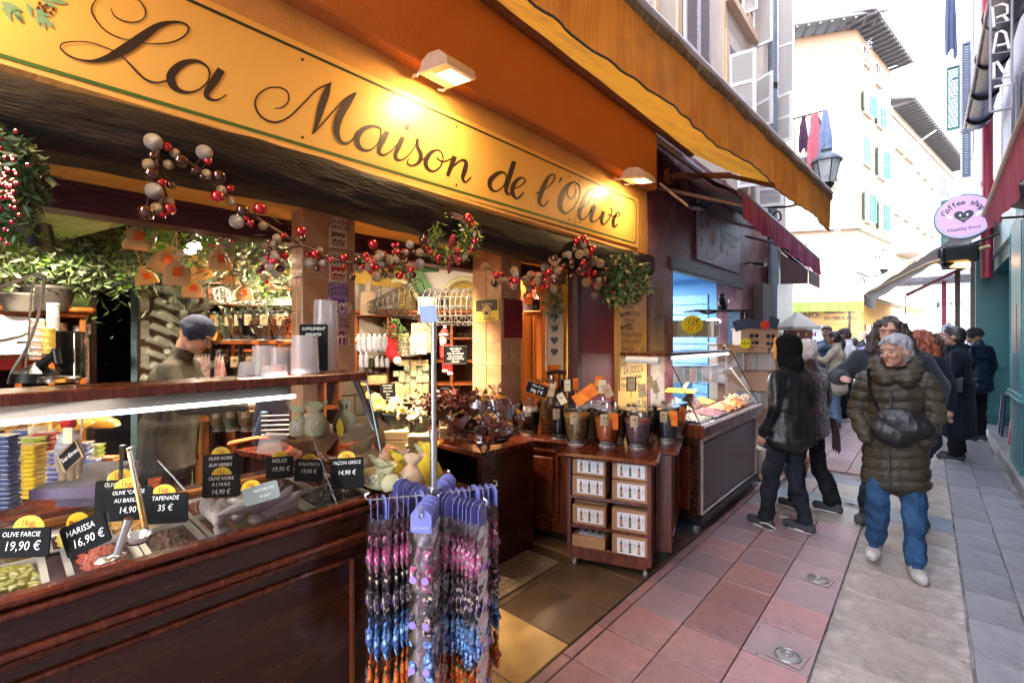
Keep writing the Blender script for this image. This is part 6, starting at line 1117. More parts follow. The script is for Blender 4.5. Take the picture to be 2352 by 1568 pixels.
O('front_glass',MB().quad((-1.765,-1.6,.945),(-1.765,YE,.945),(-1.955,YE-.03,1.43),(-1.955,-1.6,1.43)),thinglass('counter_glass',(.96,.97,.96),.015,.01),dc,recalc=False)
O('side_glass',MB().add([(-1.77,YE,.945),(-2.45,YE,.945),(-2.45,YE,1.40),(-2.12,YE,1.43),(-1.955,YE,1.43)],[(0,1,2,3,4)]),MC['counter_glass'],dc,recalc=False)
O('glass_edge',MB().cyl((-1.765,YE,.945),(-1.955,YE,1.43),.0045,n=5),mat('edge_green',(.05,.10,.09),rough=.2),dc);O('stay',MB().cyl((-2.05,YE-.01,1.42),(-1.87,YE-.01,1.2),.007,n=6),mat('stay_blue',(.2,.24,.34),rough=.3,metal=.6),dc)
def tray(lab,x0,x1,y0,y1,fillm,kind='paste',zt=.935,dz=.02,seed=1,cols=None,r=.012,heap=.03,grp='steel trays of the deli counter'):
 t=thing('steel_tray',lab,'tray',((x0+x1)/2,(y0+y1)/2,.88),group=grp);b=.016
 m=MB().box((x0,y0,zt-.004),(x1,y0+b,zt)).box((x0,y1-b,zt-.004),(x1,y1,zt)).box((x0,y0+b,zt-.004),(x0+b,y1-b,zt)).box((x1-b,y0+b,zt-.004),(x1,y1-b,zt));O('rim',m,mat('tray_steel',(.66,.66,.64),rough=.3,metal=.7,bump=.03),t)
 c=[(x0+b,y0+b),(x1-b,y0+b),(x1-b,y1-b),(x0+b,y1-b)];O('pan',MB().rings([[(x,y,zt-.002)for x,y in c],[(x+(.01 if x<(x0+x1)/2 else-.01),y+(.01 if y<(y0+y1)/2 else-.01),.903)for x,y in c]],0,(False,True)),MC['tray_steel'],t)
 rnd=random.Random(seed);w,d=x1-x0-2*b-.01,y1-y0-2*b-.01;cx,cy=(x0+x1)/2,(y0+y1)/2;hz=lambda u,v:heap*(1-(2*u-1)**2)*(1-(2*v-1)**2)
 if kind=='paste':O('contents',MB().grid(lambda u,v:V((cx+w*(u-.5),cy+d*(v-.5),zt-dz+hz(u,v)+.012*noise.noise((u*9,v*9,seed))+.005*noise.noise((u*30,v*30,seed)))),44,44),fillm,t,sm=True,recalc=False)
 else:
  O('contents',MB().grid(lambda u,v:V((cx+w*(u-.5),cy+d*(v-.5),zt-dz-.008+hz(u,v))),8,8),fillm,t,sm=True,recalc=False);n=int(w*d*1.15/(r*r*1.5));n=min(n,520);ms=mesh0(kind,MB().sph((0,0,0),(r*1.25,r*.9,r*.85),8,6),cols or fillm,True)
  for k in range(n):
   u,v=rnd.random(),rnd.random();o=put(kind,ms,(cx+w*(u-.5)*.97,cy+d*(v-.5)*.97,zt-dz+hz(u,v)+rnd.uniform(-.004,.006)),(rnd.uniform(-.5,.5),rnd.uniform(-.5,.5),rnd.random()*3),t)if k<290 else None
   if o is None:break
  if n>290:
   mb=MB()
   for k in range(int(n-290)+260):u,v=rnd.random(),rnd.random();mb.sph((cx+w*(u-.5)*.97,cy+d*(v-.5)*.97,zt-dz+hz(u,v)+rnd.uniform(-.004,.005)),(r*1.1,r*.9,r*.85),7,5)
   O(kind,mb,cols or fillm,t,sm=True,kind='stuff',recalc=False)
 return t
HAR=mat('harissa',(.30,.04,.02),rough=.45,col2=(.44,.10,.06),vs=40,bump=.6,bs=90);TAP=mat('tapenade',(.09,.045,.025),rough=.6,col2=(.19,.11,.07),vs=40,bump=.7,bs=90)
OLG=mat('green_olive',(.22,.20,.02),rough=.25,col2=(.34,.30,.06),vs=14,bump=0,coat=.3);OLB=mat('black_olive',(.012,.009,.011),rough=.2,bump=0,coat=.5);OLR=mat('brown_olive',(.14,.035,.025),rough=.25,col2=(.24,.09,.05),vs=60,bump=0,coat=.3);OLV=mat('violet_olive',(.07,.02,.03),rough=.22,bump=0,coat=.4);OLC=mat('cracked_olive',(.50,.28,.08),rough=.3,bump=0,coat=.2)
tray('steel tray of pink red harissa paste with a spoon',-2.08,-1.81,.13,.305,HAR);tray('steel tray of brown tapenade with a steel ladle',-2.08,-1.81,.31,.478,TAP)
tray('steel tray of large green olives at the left edge',-2.08,-1.81,-.14,.095,OLG,'olive',r=.0155,heap=.03);tray('steel tray heaped with glossy black olives',-2.08,-1.81,.845,1.11,OLB,'olive',r=.0105,heap=.045,seed=4)
ts=tray('steel tray of white wrapped dried sausages',-2.08,-1.81,.485,.84,mat('tray_floor',(.3,.3,.29),rough=.4),'paste',dz=.03,heap=0)
tray('steel tray of brown olives behind the sausages',-2.32,-2.085,.485,.80,OLR,'olive',r=.011,heap=.03,seed=6);tray('steel tray of violet olives under the leftmost Volos sign',-2.34,-2.085,.805,.95,OLV,'olive',r=.012,heap=.04,seed=7);tray('steel tray of dark red olives behind the black ones',-2.34,-2.085,.955,1.11,OLR,'olive',r=.011,heap=.035,seed=8);tray('steel tray of pale cracked olives behind the tapenade',-2.32,-2.085,.25,.48,OLC,'olive',r=.013,heap=.03,seed=9);tray('empty looking steel tray edge behind the harissa sign',-2.32,-2.085,.10,.245,mat('yellow_brine',(.5,.4,.08)),'paste')
SAU=mat('white_casing',(.40,.34,.35),rough=.35,col2=(.56,.50,.50),vs=18,bump=.3,bs=30,sheen=.2);rnd=random.Random(3)
def sausage(lab,a,b,r):
 a,b=V(a),V(b);P=[a.lerp(b,k/6)+V((0,0,.006*math.sin(k*1.3)))for k in range(7)];t=O('dried_sausage',MB().tube(P,[r*.25,r*.8,r,r*1.03,r,r*.75,r*.3],10,sq=.85),SAU,sm=True,label=lab,cat='sausage',group='white dried sausages in the tray');return t
for k,(x0,y0,x1,y1,up,lb)in enumerate([(458,1198,470,1142,.03,'leftmost upright white sausage'),(470,1205,484,1150,.03,'second upright white sausage'),(482,1210,500,1160,.03,'third upright white sausage'),(497,1216,512,1170,.02,'upright white sausage at the tray front'),(476,1222,540,1228,.0,'short white sausage lying at the front'),(520,1150,618,1163,.075,'upper lying white sausage with a round sticker'),(535,1212,668,1140,.06,'long lying white sausage with a round sticker'),(535,1180,575,1200,.03,'white sausage half buried in the middle'),(655,1195,690,1135,.03,'white sausage leaning at the right of the tray'),(635,1185,670,1120,.03,'white sausage behind the right leaning one'),(500,1150,520,1175,.03,'white sausage behind the upright ones'),(580,1205,630,1195,.01,'white sausage under the long one'),(600,1190,650,1180,.02,'white sausage at the back of the heap'),(668,1200,702,1150,.015,'rightmost white sausage in the tray')]):
 a=atz(x0,y0,.945+up);b=atz(x1,y1,.945+up*1.1+(.03 if k<4 or k in(8,9,13)else 0));a.x=max(-2.06,min(-1.83,a.x));b.x=max(-2.07,min(-1.83,b.x));a.y=max(.505,min(.82,a.y));b.y=max(.505,min(.825,b.y));s=sausage(lb,a,b,.0245)
 if k in(5,6):c=(a+b)/2+V((.012,-.004,.0225));O('sticker',MB().cyl(c-V((0,0,.002)),c,.014,n=14),mat('sticker_cream',(.7,.6,.35),rough=.4),s)
def ladle(lab,top,hook,bot,bowl,w=.009):
 top,hook,bot=at(*top),at(*hook),at(*bot);t=thing('serving_spoon',lab,'spoon',bot,group='steel serving spoons');O('handle',MB().tube([hook,top,top+(bot-top)*.02,bot],[w*.8,w,w,w*1.1],6,sq=.35),STEEL,t,sm=True)
 if bowl:O('bowl',MB().lathe([(.0,0),(.02,.004),(.032,.014),(.034,.024),(.031,.024),(.018,.008)],bot+V((.02,-.02,-.03)),14,caps=(True,True)),STEEL,t,sm=True)
ladle('tall bent steel ladle standing in the tapenade',(296,1030,1.33),(306,1026,1.33),(334,1212,1.20),True,.011);ladle('shorter hooked ladle behind the tall one',(279,1022,1.5),(290,1022,1.5),(278,1100,1.5),False,.008);ladle('thin hooked spoon over the cracked olives',(363,1056,1.6),(352,1064,1.6),(425,1125,1.55),False,.004);ladle('thin spoon handle by the violet olives',(735,1046,2.0),(728,1042,2.0),(800,1090,1.95),False,.004)
t=thing('serving_spoon','broad steel spoon lying in the harissa','spoon',at(262,1275,1.2),group='steel serving spoons');O('handle',MB().tube([at(296,1190,1.13),at(270,1270,1.13)],.010,10),STEEL,t,sm=True);O('bowl',MB().sph(at(255,1280,1.16),(.026,.036,.008),14,8,R=RZ(.5)),STEEL,t,sm=True)
def dsign(lab,x0,x1,yb,h,t,lines,rot=0,tagx=0,tg=True,m=SLATE,tt='1kg',rt_=None):
 w=(x1-x0)/1060*t*.94;c=at((x0+x1)/2,yb,t);slatesign(lab,c,w,h/1060*t*.94,lines,rot=rot,tilt=.12,tag_=tg,tagx=tagx,m=m,grp='slate price signs on the deli counter',tagtxt=tt)
dsign('slate sign reading olive farcie 19,90 at the left edge',-30,114,1280,70,1.16,[('OLIVE FARCIE',.02,.78,.017),('19,90 €',.05,.38,.032)],rot=-.03,tagx=.12)
dsign('tilted slate sign reading harissa 16,90 with two yellow tags',150,262,1262,76,1.20,[('HARISSA',-.05,.72,.022),('16,90 €',.05,.34,.03)],rot=-.42,tg=False)
cK=at(180,1205,1.27);ky=thing('kilo_card','round yellow card half behind the harissa sign','card',cK);O('disc',MB().cyl(cK,cK+FW*.003,.034,n=24),MC['kilo_yellow'],ky);text('BIO',MC['kilo_red'],ky,cK-FW*.002,RT,(0,0,1),.03,align='CENTER',bold=.02)
dsign('slate sign reading olive cassee piment behind the ladles',212,338,1180,82,1.52,[('OLIVE "CASSÉE',0,.86,.018),('PIMENT',0,.62,.018),('14,90 €',0,.34,.022)],rot=-.06,tagx=-.02)
dsign('slate sign reading olive cassee au basilic 14,90',232,352,1195,78,1.38,[('OLIVE "CASSÉE',.02,.86,.016),('AU BASILIC',0,.62,.017),('14,90 €',.08,.32,.026)],rot=-.08,tagx=-.02)
dsign('slate sign reading tapenade 35 euros',324,433,1202,72,1.38,[('TAPENADE',.0,.84,.018),('35 €',0,.52,.026)],rot=-.06,tagx=-.05)
dsign('rear slate sign reading olive noire aux herbes',462,550,1092,52,1.78,[('OLIVE NOIRE',0,.8,.017),('AUX HERBES',0,.5,.017)],rot=-.06,tagx=0)
dsign('slate sign reading olive noire a l huile 14,90',461,553,1142,54,1.68,[('OLIVE NOIRE',0,.84,.017),("A L'HUILE",0,.58,.017),('14,90 €',0,.25,.024)],rot=-.05,tagx=0)
dsign('slate sign reading Volos 19,90',608,676,1098,52,2.0,[('VOLOS',0,.8,.022),('19,90 €',.05,.42,.027)],rot=-.06);dsign('slate sign reading Kalamata 19,90',672,742,1106,54,1.98,[('KALAMATA',0,.78,.019),('19,90 €',0,.46,.024)],rot=.03)
dsign('slate sign reading facon Grece 14,90',756,838,1122,74,1.9,[('FAÇON GRÈCE',0,.84,.019),('14,90 €',0,.52,.026)],rot=-.06);dsign('grey slate sign leaning over the sausages',560,648,1152,42,1.6,[('NATURE OU',.1,.7,.014),('de pays',.1,.35,.014)],rot=-.28,m=mat('slate_grey',(.16,.20,.19),rough=.4),tagx=-.25)
def cups(lab,px,yb,yt,t,r,lid=False):
 c=at(px,yb,t);h=(yb-yt)/1060*t;r=r/1060*t;n=int((yb-yt)/4.2);o=thing('cup_stack',lab,'cups',c,group='stacks of clear plastic cups');pr=[]
 for k in range(n):z=h*k/n;q=r*(1-.12*k/n);pr+=[(q,z),(q,z+h/n*.4),(q*.955,z+h/n*.45),(q*.955,z+h/n*.98)]
 O('cups',MB().lathe(pr,c,26,caps=(False,True)),mat('cup_plastic',(.62,.58,.57),rough=.16,alpha=.42,spec=.9,bump=0,var=.05),o,sm=40)
for a in[('low lid stack at the left end of the cups',575,862,830,2.08,26),('second cup stack from the left',607,861,793,2.1,28),('third cup stack behind the black card',645,858,797,2.12,27),('tall wide cup stack before the black card',700,856,770,2.05,32),('tallest stack of large cups at the right',748,850,690,2.2,30),('low stack between the wide cups',630,862,838,1.98,30)]:cups(*a)
slatesign('black supplement card among the cup stacks',at(720,852,2.12),.13,.215,[('SUPPLEMENT',0,.90,.02),('EMPORTER',0,.78,.016)],size=.03)
TC={'navy':(.03,.05,.16),'blue':(.05,.12,.40),'yellow':(.62,.42,.02),'red':(.50,.02,.02),'green':(.33,.42,.06),'orange':(.65,.20,.02),'violet':(.13,.11,.30)}
inner=thing('inner_counter','low maroon shelf unit behind the deli glass carrying fish tins','counter',(-3,0,0));O('top',MB().ext([(-3.25,.62,.80),(-2.47,.40,.80),(-2.47,-1,.80),(-3.25,-1,.80)],(0,0,.03)),WOODR,inner);O('front',MB().ext([(-2.49,.40,.2),(-2.49,-1,.2),(-2.49,-1,.8),(-2.49,.40,.8)],(-.02,0,0)),mat('maroon_front',(.10,.02,.02),rough=.4),inner)
def tins(px,yb,yt,w,col,t,lab):
 n=max(1,round((yb-yt)/10.6));h=(yb-yt)/n/1060*t;W=w/1060*t;base=None;c0=at(px,yb,t);m=mat('tin_'+col,TC[col],rough=.3,var=.08,bump=0)
 for k in range(n):
  lb=f'{col} tin, {ORD[n-1-k]} from the top of the {lab}' if n>1 else f'single {col} tin on the {lab}'
  if base is None:
   base=thing('fish_tin',lb,'tin',c0,YAW+.1,group='stacked fish tins behind the glass');M_=WM[base.name];X=lambda mb:mb.xf(M_)
   O('body',X(MB().cbox((0,0,h*.46),(W*.96,W*.72,h*.84),None,0,W*.14)),m,base);O('rim',X(MB().cbox((0,0,h*.93),(W,W*.76,h*.13),None,0,h*.05)),STEEL if col in('navy','blue','red','violet')else m,base);O('print',X(MB().cbox((0,0,h*1.0),(W*.7,W*.45,h*.02))),mat('tin_print',(.5,.45,.4),rough=.4,col2=(.3,.08,.05),vs=50,bump=0),base)
  else:dup(base,c0+V((random.uniform(-.002,.002),random.uniform(-.002,.002),h*k)),YAW+.1+random.uniform(-.04,.04),lb)
for a in[(10,1168,998,50,'navy',1.55,'tallest navy pile at the left edge'),(62,1075,985,44,'blue',2.2,'blue pile behind the navy one'),(69,1142,1020,50,'yellow',1.75,'yellow pile'),(72,1040,1003,48,'green',1.95,'green pile behind the yellow one'),(106,1095,990,40,'red',2.0,'red pile'),(128,1085,1035,42,'violet',1.9,'violet pile by the mannequin'),(186,1075,1015,40,'blue',2.1,'blue pile right of the mannequin'),(216,1052,1020,34,'green',2.3,'small green pile'),(210,1072,1052,40,'blue',2.1,'flat boxes'),(248,1063,1048,40,'orange',2.15,'flat boxes'),(140,1110,1066,44,'violet',1.75,'dark violet pile in front')]:tins(*a)
BX=mat('game_box',(.07,.04,.07),rough=.35,col2=(.12,.10,.2),vs=6);BXT=mat('box_print',(.10,.13,.20),rough=.3,col2=(.05,.03,.025),vs=26,bump=0)
for k,(px,yb,w,h,t,lb)in enumerate([(230,1088,110,18,2.0,'upper flat printed gift box behind the glass'),(225,1108,125,20,1.85,'middle flat printed gift box'),(190,1128,140,22,1.7,'lower flat printed gift box nearest the signs'),(240,1145,130,22,1.8,'lowest flat dark gift box')]):
 c=at(px,yb,t);W=w/1060*t;H_=h/1060*t;o=thing('gift_box',lb,'box',c,group='flat gift boxes');O('box',MB().cbox(c+V((0,0,H_/2)),(W,.16,H_),RZ(YAW+.12)),BX,o);O('print',MB().cbox(c+V((0,0,H_+.001)),(W*.94,.15,.002),RZ(YAW+.12)),BXT,o)
HNY=mat('honey',(.55,.28,.03),rough=.2,col2=(.65,.38,.06),vs=8,bump=0,coat=.4)
for k,(px,yb,t)in enumerate([(12,985,2.2),(38,990,2.3),(62,965,2.4),(92,998,2.2),(90,958,2.35),(40,955,2.45)]):bottle('honey_jar',f'{ORD[k]} honey jar in the group under the light strip','jar',at(px,yb,t),.042,.085,HNY,GOLD,.9,grp='honey jars',neck=.9,lab_m=TAGY)
SNK=mat('snack_bag',(.62,.28,.02),rough=.3,col2=(.75,.38,.05),vs=8,bump=.5,bs=14)
for k,(px,py,t,a,lb)in enumerate([(150,955,2.35,.1,'orange snack bag with a red picture under the light strip'),(185,942,2.5,-.2,'orange snack bag at the back of the heap'),(205,965,2.4,.25,'orange snack bag at the right of the heap'),(170,978,2.2,-.15,'flat orange snack bag behind the red bobble hat'),(225,968,2.4,.4,'orange snack bag with its corner sticking out'),(130,968,2.4,0,'orange snack bag beside the honey jars')]):c=at(px,py,t);O('snack_bag',MB().sph(c,(.10,.06,.022),10,6,R=RZ(YAW+a)@RY(a*.6)@RX(.3)),SNK,label=lb,cat='bag',group='orange snack bags',sm=50)
mq=thing('mannequin','striped wooden figurine with a red bobble hat holding a small slate','figurine',at(158,1115,1.72));B_=lambda pts,r,m,nm,sq=1:O(nm,MB().tube([at(x,y,1.72)for x,y in pts],[q/1060*1.72 for q in r]if isinstance(r,list)else r,12,sq=sq),m,mq,sm=True)
B_([(158,1060),(157,1030),(158,1000),(158,985)],[24,27,20,9],mat('stripe_cloth',(.62,.6,.58),col2=(.06,.07,.14),vs=3,stretch=(.2,.2,14),bump=0),'body',.7);B_([(148,1058),(147,1118)],.016,mat('beige_leg',(.42,.3,.2),bump=0),'leg');B_([(168,1058),(166,1116)],.016,MC['beige_leg'],'leg');B_([(136,1015),(132,1050),(138,1080)],.010,MC['beige_leg'],'arm');B_([(178,1010),(186,1045),(180,1085)],.010,MC['beige_leg'],'arm');O('hat',MB().sph(at(158,972,1.72),.024),mat('bobble_red',(.55,.01,.01),rough=.9,bump=1),mq,sm=True)
O('board',MB().ext([at(x,y,1.65)for x,y in[(132,1048),(150,1085),(190,1048),(172,1010)]],FW*.008),SLATE,mq);O('board_frame',MB().tube([at(x,y,1.645)for x,y in[(132,1048),(150,1085),(190,1048),(172,1010)]],.004,4,closed=True),MC['beige_leg'],mq);text('Sardines',CHALK,mq,at(160,1045,1.64),(RT+V((0,0,.8))),(V((0,0,1))-RT*.8),.022,align='CENTER');O('tag',MB().ext([at(x,y,1.63)for x,y in[(145,982),(166,982),(165,1018),(144,1018)]],FW*.004),TAGY,mq)
O('wooden_stick',MB().cyl(at(192,930,1.9),at(177,1100,1.7),.004),MC['beige_leg'],label='thin wooden stick leaning up to the light strip',cat='stick')
tt_=thing('side_table','reddish wooden table end behind the olive trays','table',(-2.7,1.2,0));O('top',MB().ext([(-3.05,.93,.93),(-2.37,1.12,.93),(-2.3,1.62,.93),(-3.0,1.62,.93)],(0,0,.03)),WOODR,tt_);O('leg',MB().box((-2.98,1.0,0),(-2.4,1.6,.93)),WOOD,tt_)
cb2=thing('clear_box','clear moulded plastic box on the side table','box',at(625,1038,2.4));O('lid',MB().rings([[at(x,y,t)for x,y,t in q]for q in[[(588,1040,2.3),(650,1045,2.25),(668,1020,2.5),(605,1016,2.55)],[(596,1008,2.3),(644,1012,2.25),(656,994,2.5),(612,992,2.55)]]]),MC['cup_plastic'],cb2)
O('orange_cloth',MB().tube([at(530,1018,2.6),at(555,1012,2.6),at(590,1005,2.65),(at(618,1006,2.65))],[.035,.03,.028,.02],8,sq=.4),mat('orange_cloth',(.68,.16,.04),rough=.8,bump=.4),label='crumpled orange cloth on the side table',cat='cloth',sm=True)
bk1=thing('wicker_basket','long oval wicker basket full of herb sachets','basket',at(765,1030,2.45));bc=at(755,1028,2.5);WIC=mat('wicker',(.22,.12,.045),rough=.7,col2=(.36,.22,.09),vs=60,bump=1,bs=80);O('basket',MB().rings([[bc+RT*(a*math.cos(q))+FW*(b*math.sin(q))+V((0,0,z+.02*math.cos(q)*k))for q in[2*PI*j/24 for j in range(24)]]for a,b,z,k in[(.17,.08,0,0),(.22,.11,.05,1),(.245,.13,.075,1.5),(.235,.12,.078,1.5)]],0,(True,False)),WIC,bk1,sm=50)
def sachet(lab,c,h,w,m,tie=.72,lean=0,yaw=0,grp='cloth sachets of herbs',tm=None,name='herb_sachet'):
 t=thing(name,lab,'sachet',c,group=grp);M_=Matrix.Translation(V(c))@(RZ(YAW+yaw)@RY(lean)).to_4x4();rs=[]
 for(v,r,d)in[(0,.42,.3),(.06,.5,.36),(.3,.52,.38),(.5,.42,.3),(.64,.24,.18),(tie,.13,.11),(tie+.07,.22,.14),(.92,.36,.16),(1,.44,.13)]:
  rs.append([M_@V((w*r*math.cos(q)*(1+.1*math.sin(q*5+v*6)),w*d*math.sin(q),h*v+(.06*h*math.sin(q*3)if v>.9 else 0)))for q in[2*PI*j/18 for j in range(18)]])
 O('cloth',MB().rings(rs,0,(True,False)),m,t,sm=60);O('tie',MB().tube([M_@V((w*.14*math.cos(q),w*.12*math.sin(q),h*tie))for q in[2*PI*j/8 for j in range(8)]],.003,4,closed=True),tm or KRAFT,t);return t,M_
SG_=mat('sachet_sage',(.33,.33,.17),rough=.9,bump=.4,col2=(.42,.40,.24),vs=9);SYE=mat('sachet_yellow',(.62,.46,.03),rough=.85,bump=.4);SNT=mat('sachet_natural',(.48,.33,.20),rough=.9,bump=.4);SPR=mat('white_sprig',(.72,.70,.66),bump=0)
for k,(px,yb,t,h,w,m,ln,lb)in enumerate([(690,1000,2.35,66,46,SG_,-.05,'leftmost sage sachet in the wicker basket'),(728,1000,2.35,76,54,SG_,0,'large sage sachet with a white sprig in the wicker basket'),(782,992,2.45,68,48,SG_,.1,'sage sachet behind the yellow one in the basket'),(802,1000,2.35,78,56,SYE,.05,'bright yellow sachet in the wicker basket'),(705,990,2.5,60,44,SNT,.2,'natural cloth sachet between the sage ones'),(852,1022,2.3,60,50,SNT,.6,'pinkish sachet lying at the right end of the basket'),(872,1085,2.1,82,80,SNT,-.5,'big natural sachet of Provence herbs behind the glass end'),(858,1115,2.0,62,70,SG_,.3,'crumpled sage sachet beside the black olives'),(900,1100,2.1,60,52,SYE,.3,'yellow sachet behind the natural one'),(940,1128,2.0,86,62,SNT,.1,'tall beige sachet with a white sprig by the counter end'),(985,1110,2.15,92,56,SYE,0,'yellow pouch tied below the chrome pole'),(965,1085,2.2,62,48,SG_,.1,'pale sage sachet left of the yellow pouch'),(905,1122,1.95,50,50,SG_,-.3,'olive green sachet low at the counter end'),(920,1090,2.2,56,46,SG_,0,'upright sage sachet at the back of the heap')]):
 o,M_=sachet(lb,at(px,yb,t),h/1060*t,w/1060*t,m,lean=ln);w_=w/1060*t;hh=h/1060*t;r2=random.Random(k);sp_=MB()
 if k in(0,1,2,6,7,9):
  for j in range(26):a=M_@V((r2.uniform(-.2,.2)*w_,-.385*w_,hh*r2.uniform(.15,.5)));sp_.cyl(a,a+RT*r2.uniform(-.012,.012)+V((0,0,r2.uniform(.004,.014))),.0016,n=3)
  O('printed_sprig',sp_,SPR,o,kind='stuff',recalc=False)
 if k in(6,):O('label',MB().ext([M_@V((a*w_,-.40*w_,b*hh))for a,b in[(-.3,.05),(.3,.05),(.3,.33),(-.3,.33)]],FW*.002),KRAFT,o);text('HERBES',INK,o,M_@V((0,-.41*w_,.25*hh)),M_.to_3x3()@V((1,0,0)),M_.to_3x3()@V((0,0,1)),.026,align='CENTER');text('PROVENCE',INK,o,M_@V((0,-.41*w_,.13*hh)),M_.to_3x3()@V((1,0,0)),M_.to_3x3()@V((0,0,1)),.022,align='CENTER')
cs_=thing('crate_stand','low dark stand under the sachets at the counter end','stand',(-2.1,1.45,0));O('stand',MB().box((-2.35,1.2,0),(-1.85,1.75,.80)),WOOD,cs_)
dk=thing('draped_chair','dark jacket and blue apron draped over a chair behind the counter','chair',at(625,1010,3.0));O('jacket',MB().tube([at(628,1020,3.0),at(627,960,3.0),at(630,905,3.0),at(632,885,3.0)],[.13,.125,.11,.06],14,sq=.5),mat('navy_jacket',(.02,.02,.035),rough=.8,bump=.4),dk,sm=True);O('apron',MB().tube([at(595,1000,2.9),at(608,945,2.9)],[.07,.04],10,sq=.4),mat('blue_apron',(.05,.10,.2),rough=.8),dk,sm=True)
for k in range(5):O('slat',MB().cyl(at(600,955+11*k,2.8),at(664,953+11*k,2.85),.004,n=5),mat('pale_slat',(.45,.45,.48)),dk)
# ---------------- chillies
CHI=mat('dried_chilli',(.08,.010,.006),rough=.45,col2=(.20,.035,.012),vs=40,bump=.3)
bk2=thing('wicker_bowl','round wicker basket heaped with dried red tomatoes','basket',at(1030,960,3.35));bc=at(1038,960,3.3);O('basket',MB().lathe([(.12,0),(.17,.06),(.2,.11),(.19,.115)],bc,22,caps=(True,False)),mat('dark_wicker',(.08,.04,.02),rough=.7,bump=1,bs=70),bk2,sm=50)
mb=leaves([(bc+V((0,0,.13)),(.22,.22,.045),900)],.045,.013,seed=41,droop=0);O('dried_tomato',mb,CHI,bk2,kind='stuff',recalc=False)
bk3=thing('dark_bowl','wide black wire bowl holding bags of dried chillies','bowl',at(1115,1012,3.2));bc=at(1118,1010,3.15);O('bowl',MB().lathe([(.15,0),(.2,.06),(.225,.11),(.215,.11)],bc,26,caps=(True,False)),BLACK,bk3,sm=50)
for q in range(3):O('rim',MB().tube([bc+V(((.226+.003*q)*math.cos(a),(.226+.003*q)*math.sin(a),.1-.025*q))for a in[2*PI*j/28 for j in range(28)]],.004,5,closed=True),mat('bowl_rim',(.3,.26,.22),metal=.6,rough=.4),bk3)
FILM=thinglass('crinkled_film',(.88,.84,.82),.10,.12)
for k,(px,yb,t,h,w,ln,lb)in enumerate([(1095,965,3.1,75,62,.15,'tied clear bag of chillies standing at the back left'),(1150,975,3.15,95,66,-.15,'tied clear bag of chillies leaning on the column'),(1065,985,2.95,50,66,-.9,'clear bag of chillies lying over the bowl rim'),(1115,985,2.9,52,70,.7,'clear bag of chillies lying in the middle'),(1150,1002,2.9,48,64,-.3,'clear bag of chillies at the right of the bowl'),(1095,1008,2.85,36,76,1.3,'flat bag of chillies at the front of the bowl'),(1178,985,3.2,60,44,.1,'clear bag of chillies beside the dark powder jar')]):
 c=at(px,yb,t);h_,w_=h/1060*t,w/1060*t;o=thing('chilli_bag',lb,'bag',c,group='clear bags of dried chillies');M_=Matrix.Translation(c)@(RZ(YAW)@RY(ln)).to_4x4()
 rs=[[M_@V((w_*r*math.cos(q)*(1+.14*math.sin(q*6+v*8)),w_*d*math.sin(q)*(1+.1*math.cos(q*5)),h_*v))for q in[2*PI*j/22 for j in range(22)]]for(v,r,d)in[(0,.3,.2),(.08,.48,.36),(.4,.52,.4),(.65,.4,.28),(.8,.12,.1),(.86,.1,.08),(1,.24,.12)]]
 O('film',MB().rings(rs,0,(True,False)),FILM,o,sm=20);O('contents',leaves([(M_@V((0,0,h_*.36)),(w_*.38,w_*.34,h_*.30),420)],.032,.011,seed=50+k,droop=0),CHI,o,kind='stuff',recalc=False);O('contents',MB().sph(M_@V((0,0,h_*.34)),(w_*.34,w_*.3,h_*.3),12,8),CHI,o,sm=True)
lc=thing('low_cabinet','dark low cabinet with an open shelf under the chilli bags','cabinet',(-2.6,2.5,0));O('top',MB().box((-2.98,2.18,.80),(-2.24,2.76,.84),0,.008),WOODR,lc);O('side_panel',MB().box((-2.30,2.2,0),(-2.26,2.76,.80)),WOOD,lc);O('side_panel',MB().box((-2.96,2.2,0),(-2.92,2.76,.80)),WOOD,lc);O('back',MB().box((-2.92,2.7,0),(-2.30,2.74,.8)),MC['shelf_back'],lc);O('shelf',MB().box((-2.92,2.22,.42),(-2.30,2.7,.45)).box((-2.92,2.22,.0),(-2.30,2.7,.1)),WOODR,lc)
# ---------------- jar cabinet and wheeled shelf
def local(P,a):u=V((math.cos(a),math.sin(a),0));v=V((-u.y,u.x,0));return(lambda x,y,z:V(P)+u*x+v*y+V((0,0,z))),Matrix((u,v,V((0,0,1)))).transposed(),u,v
Fj,Rj,uj,vj=local((-2.52,2.83,0),math.radians(18));jc=thing('jar_cabinet','red wood panelled cabinet carrying the spice jars','cabinet',(-2.52,2.83,0))
O('body',MB().cbox(Fj(.62,.36,.43),(1.2,.68,.70),Rj),WOODR,jc);O('top',MB().cbox(Fj(.62,.36,.80),(1.30,.77,.03),Rj,0,.01),WOODR,jc);O('plinth',MB().cbox(Fj(.62,.38,.04),(1.12,.6,.08),Rj),BLACK,jc)
for(x,w)in((.22,.36),(.62,.36),(1.0,.3)):
 O('panel',MB().cbox(Fj(x,.012,.45),(w*.62,.012,.44),Rj,0,.01),WOODR,jc);m=MB()
 for(cx,cz,sx,sz)in[(x,.72,w*.86,.03),(x,.17,w*.86,.03),(x-w*.41,.45,.03,.52),(x+w*.41,.45,.03,.52)]:m.cbox(Fj(cx,.010,cz),(sx,.018,sz),Rj,0,.007)
 O('moulding',m,WOODR,jc)
m=MB()
for(cy,cz,sy,sz)in[(.36,.72,.56,.03),(.36,.17,.56,.03),(.09,.45,.03,.52),(.63,.45,.03,.52)]:m.cbox(Fj(1.222,cy,cz),(.014,sy,sz),Rj,0,.006)
O('moulding',m,WOODR,jc)
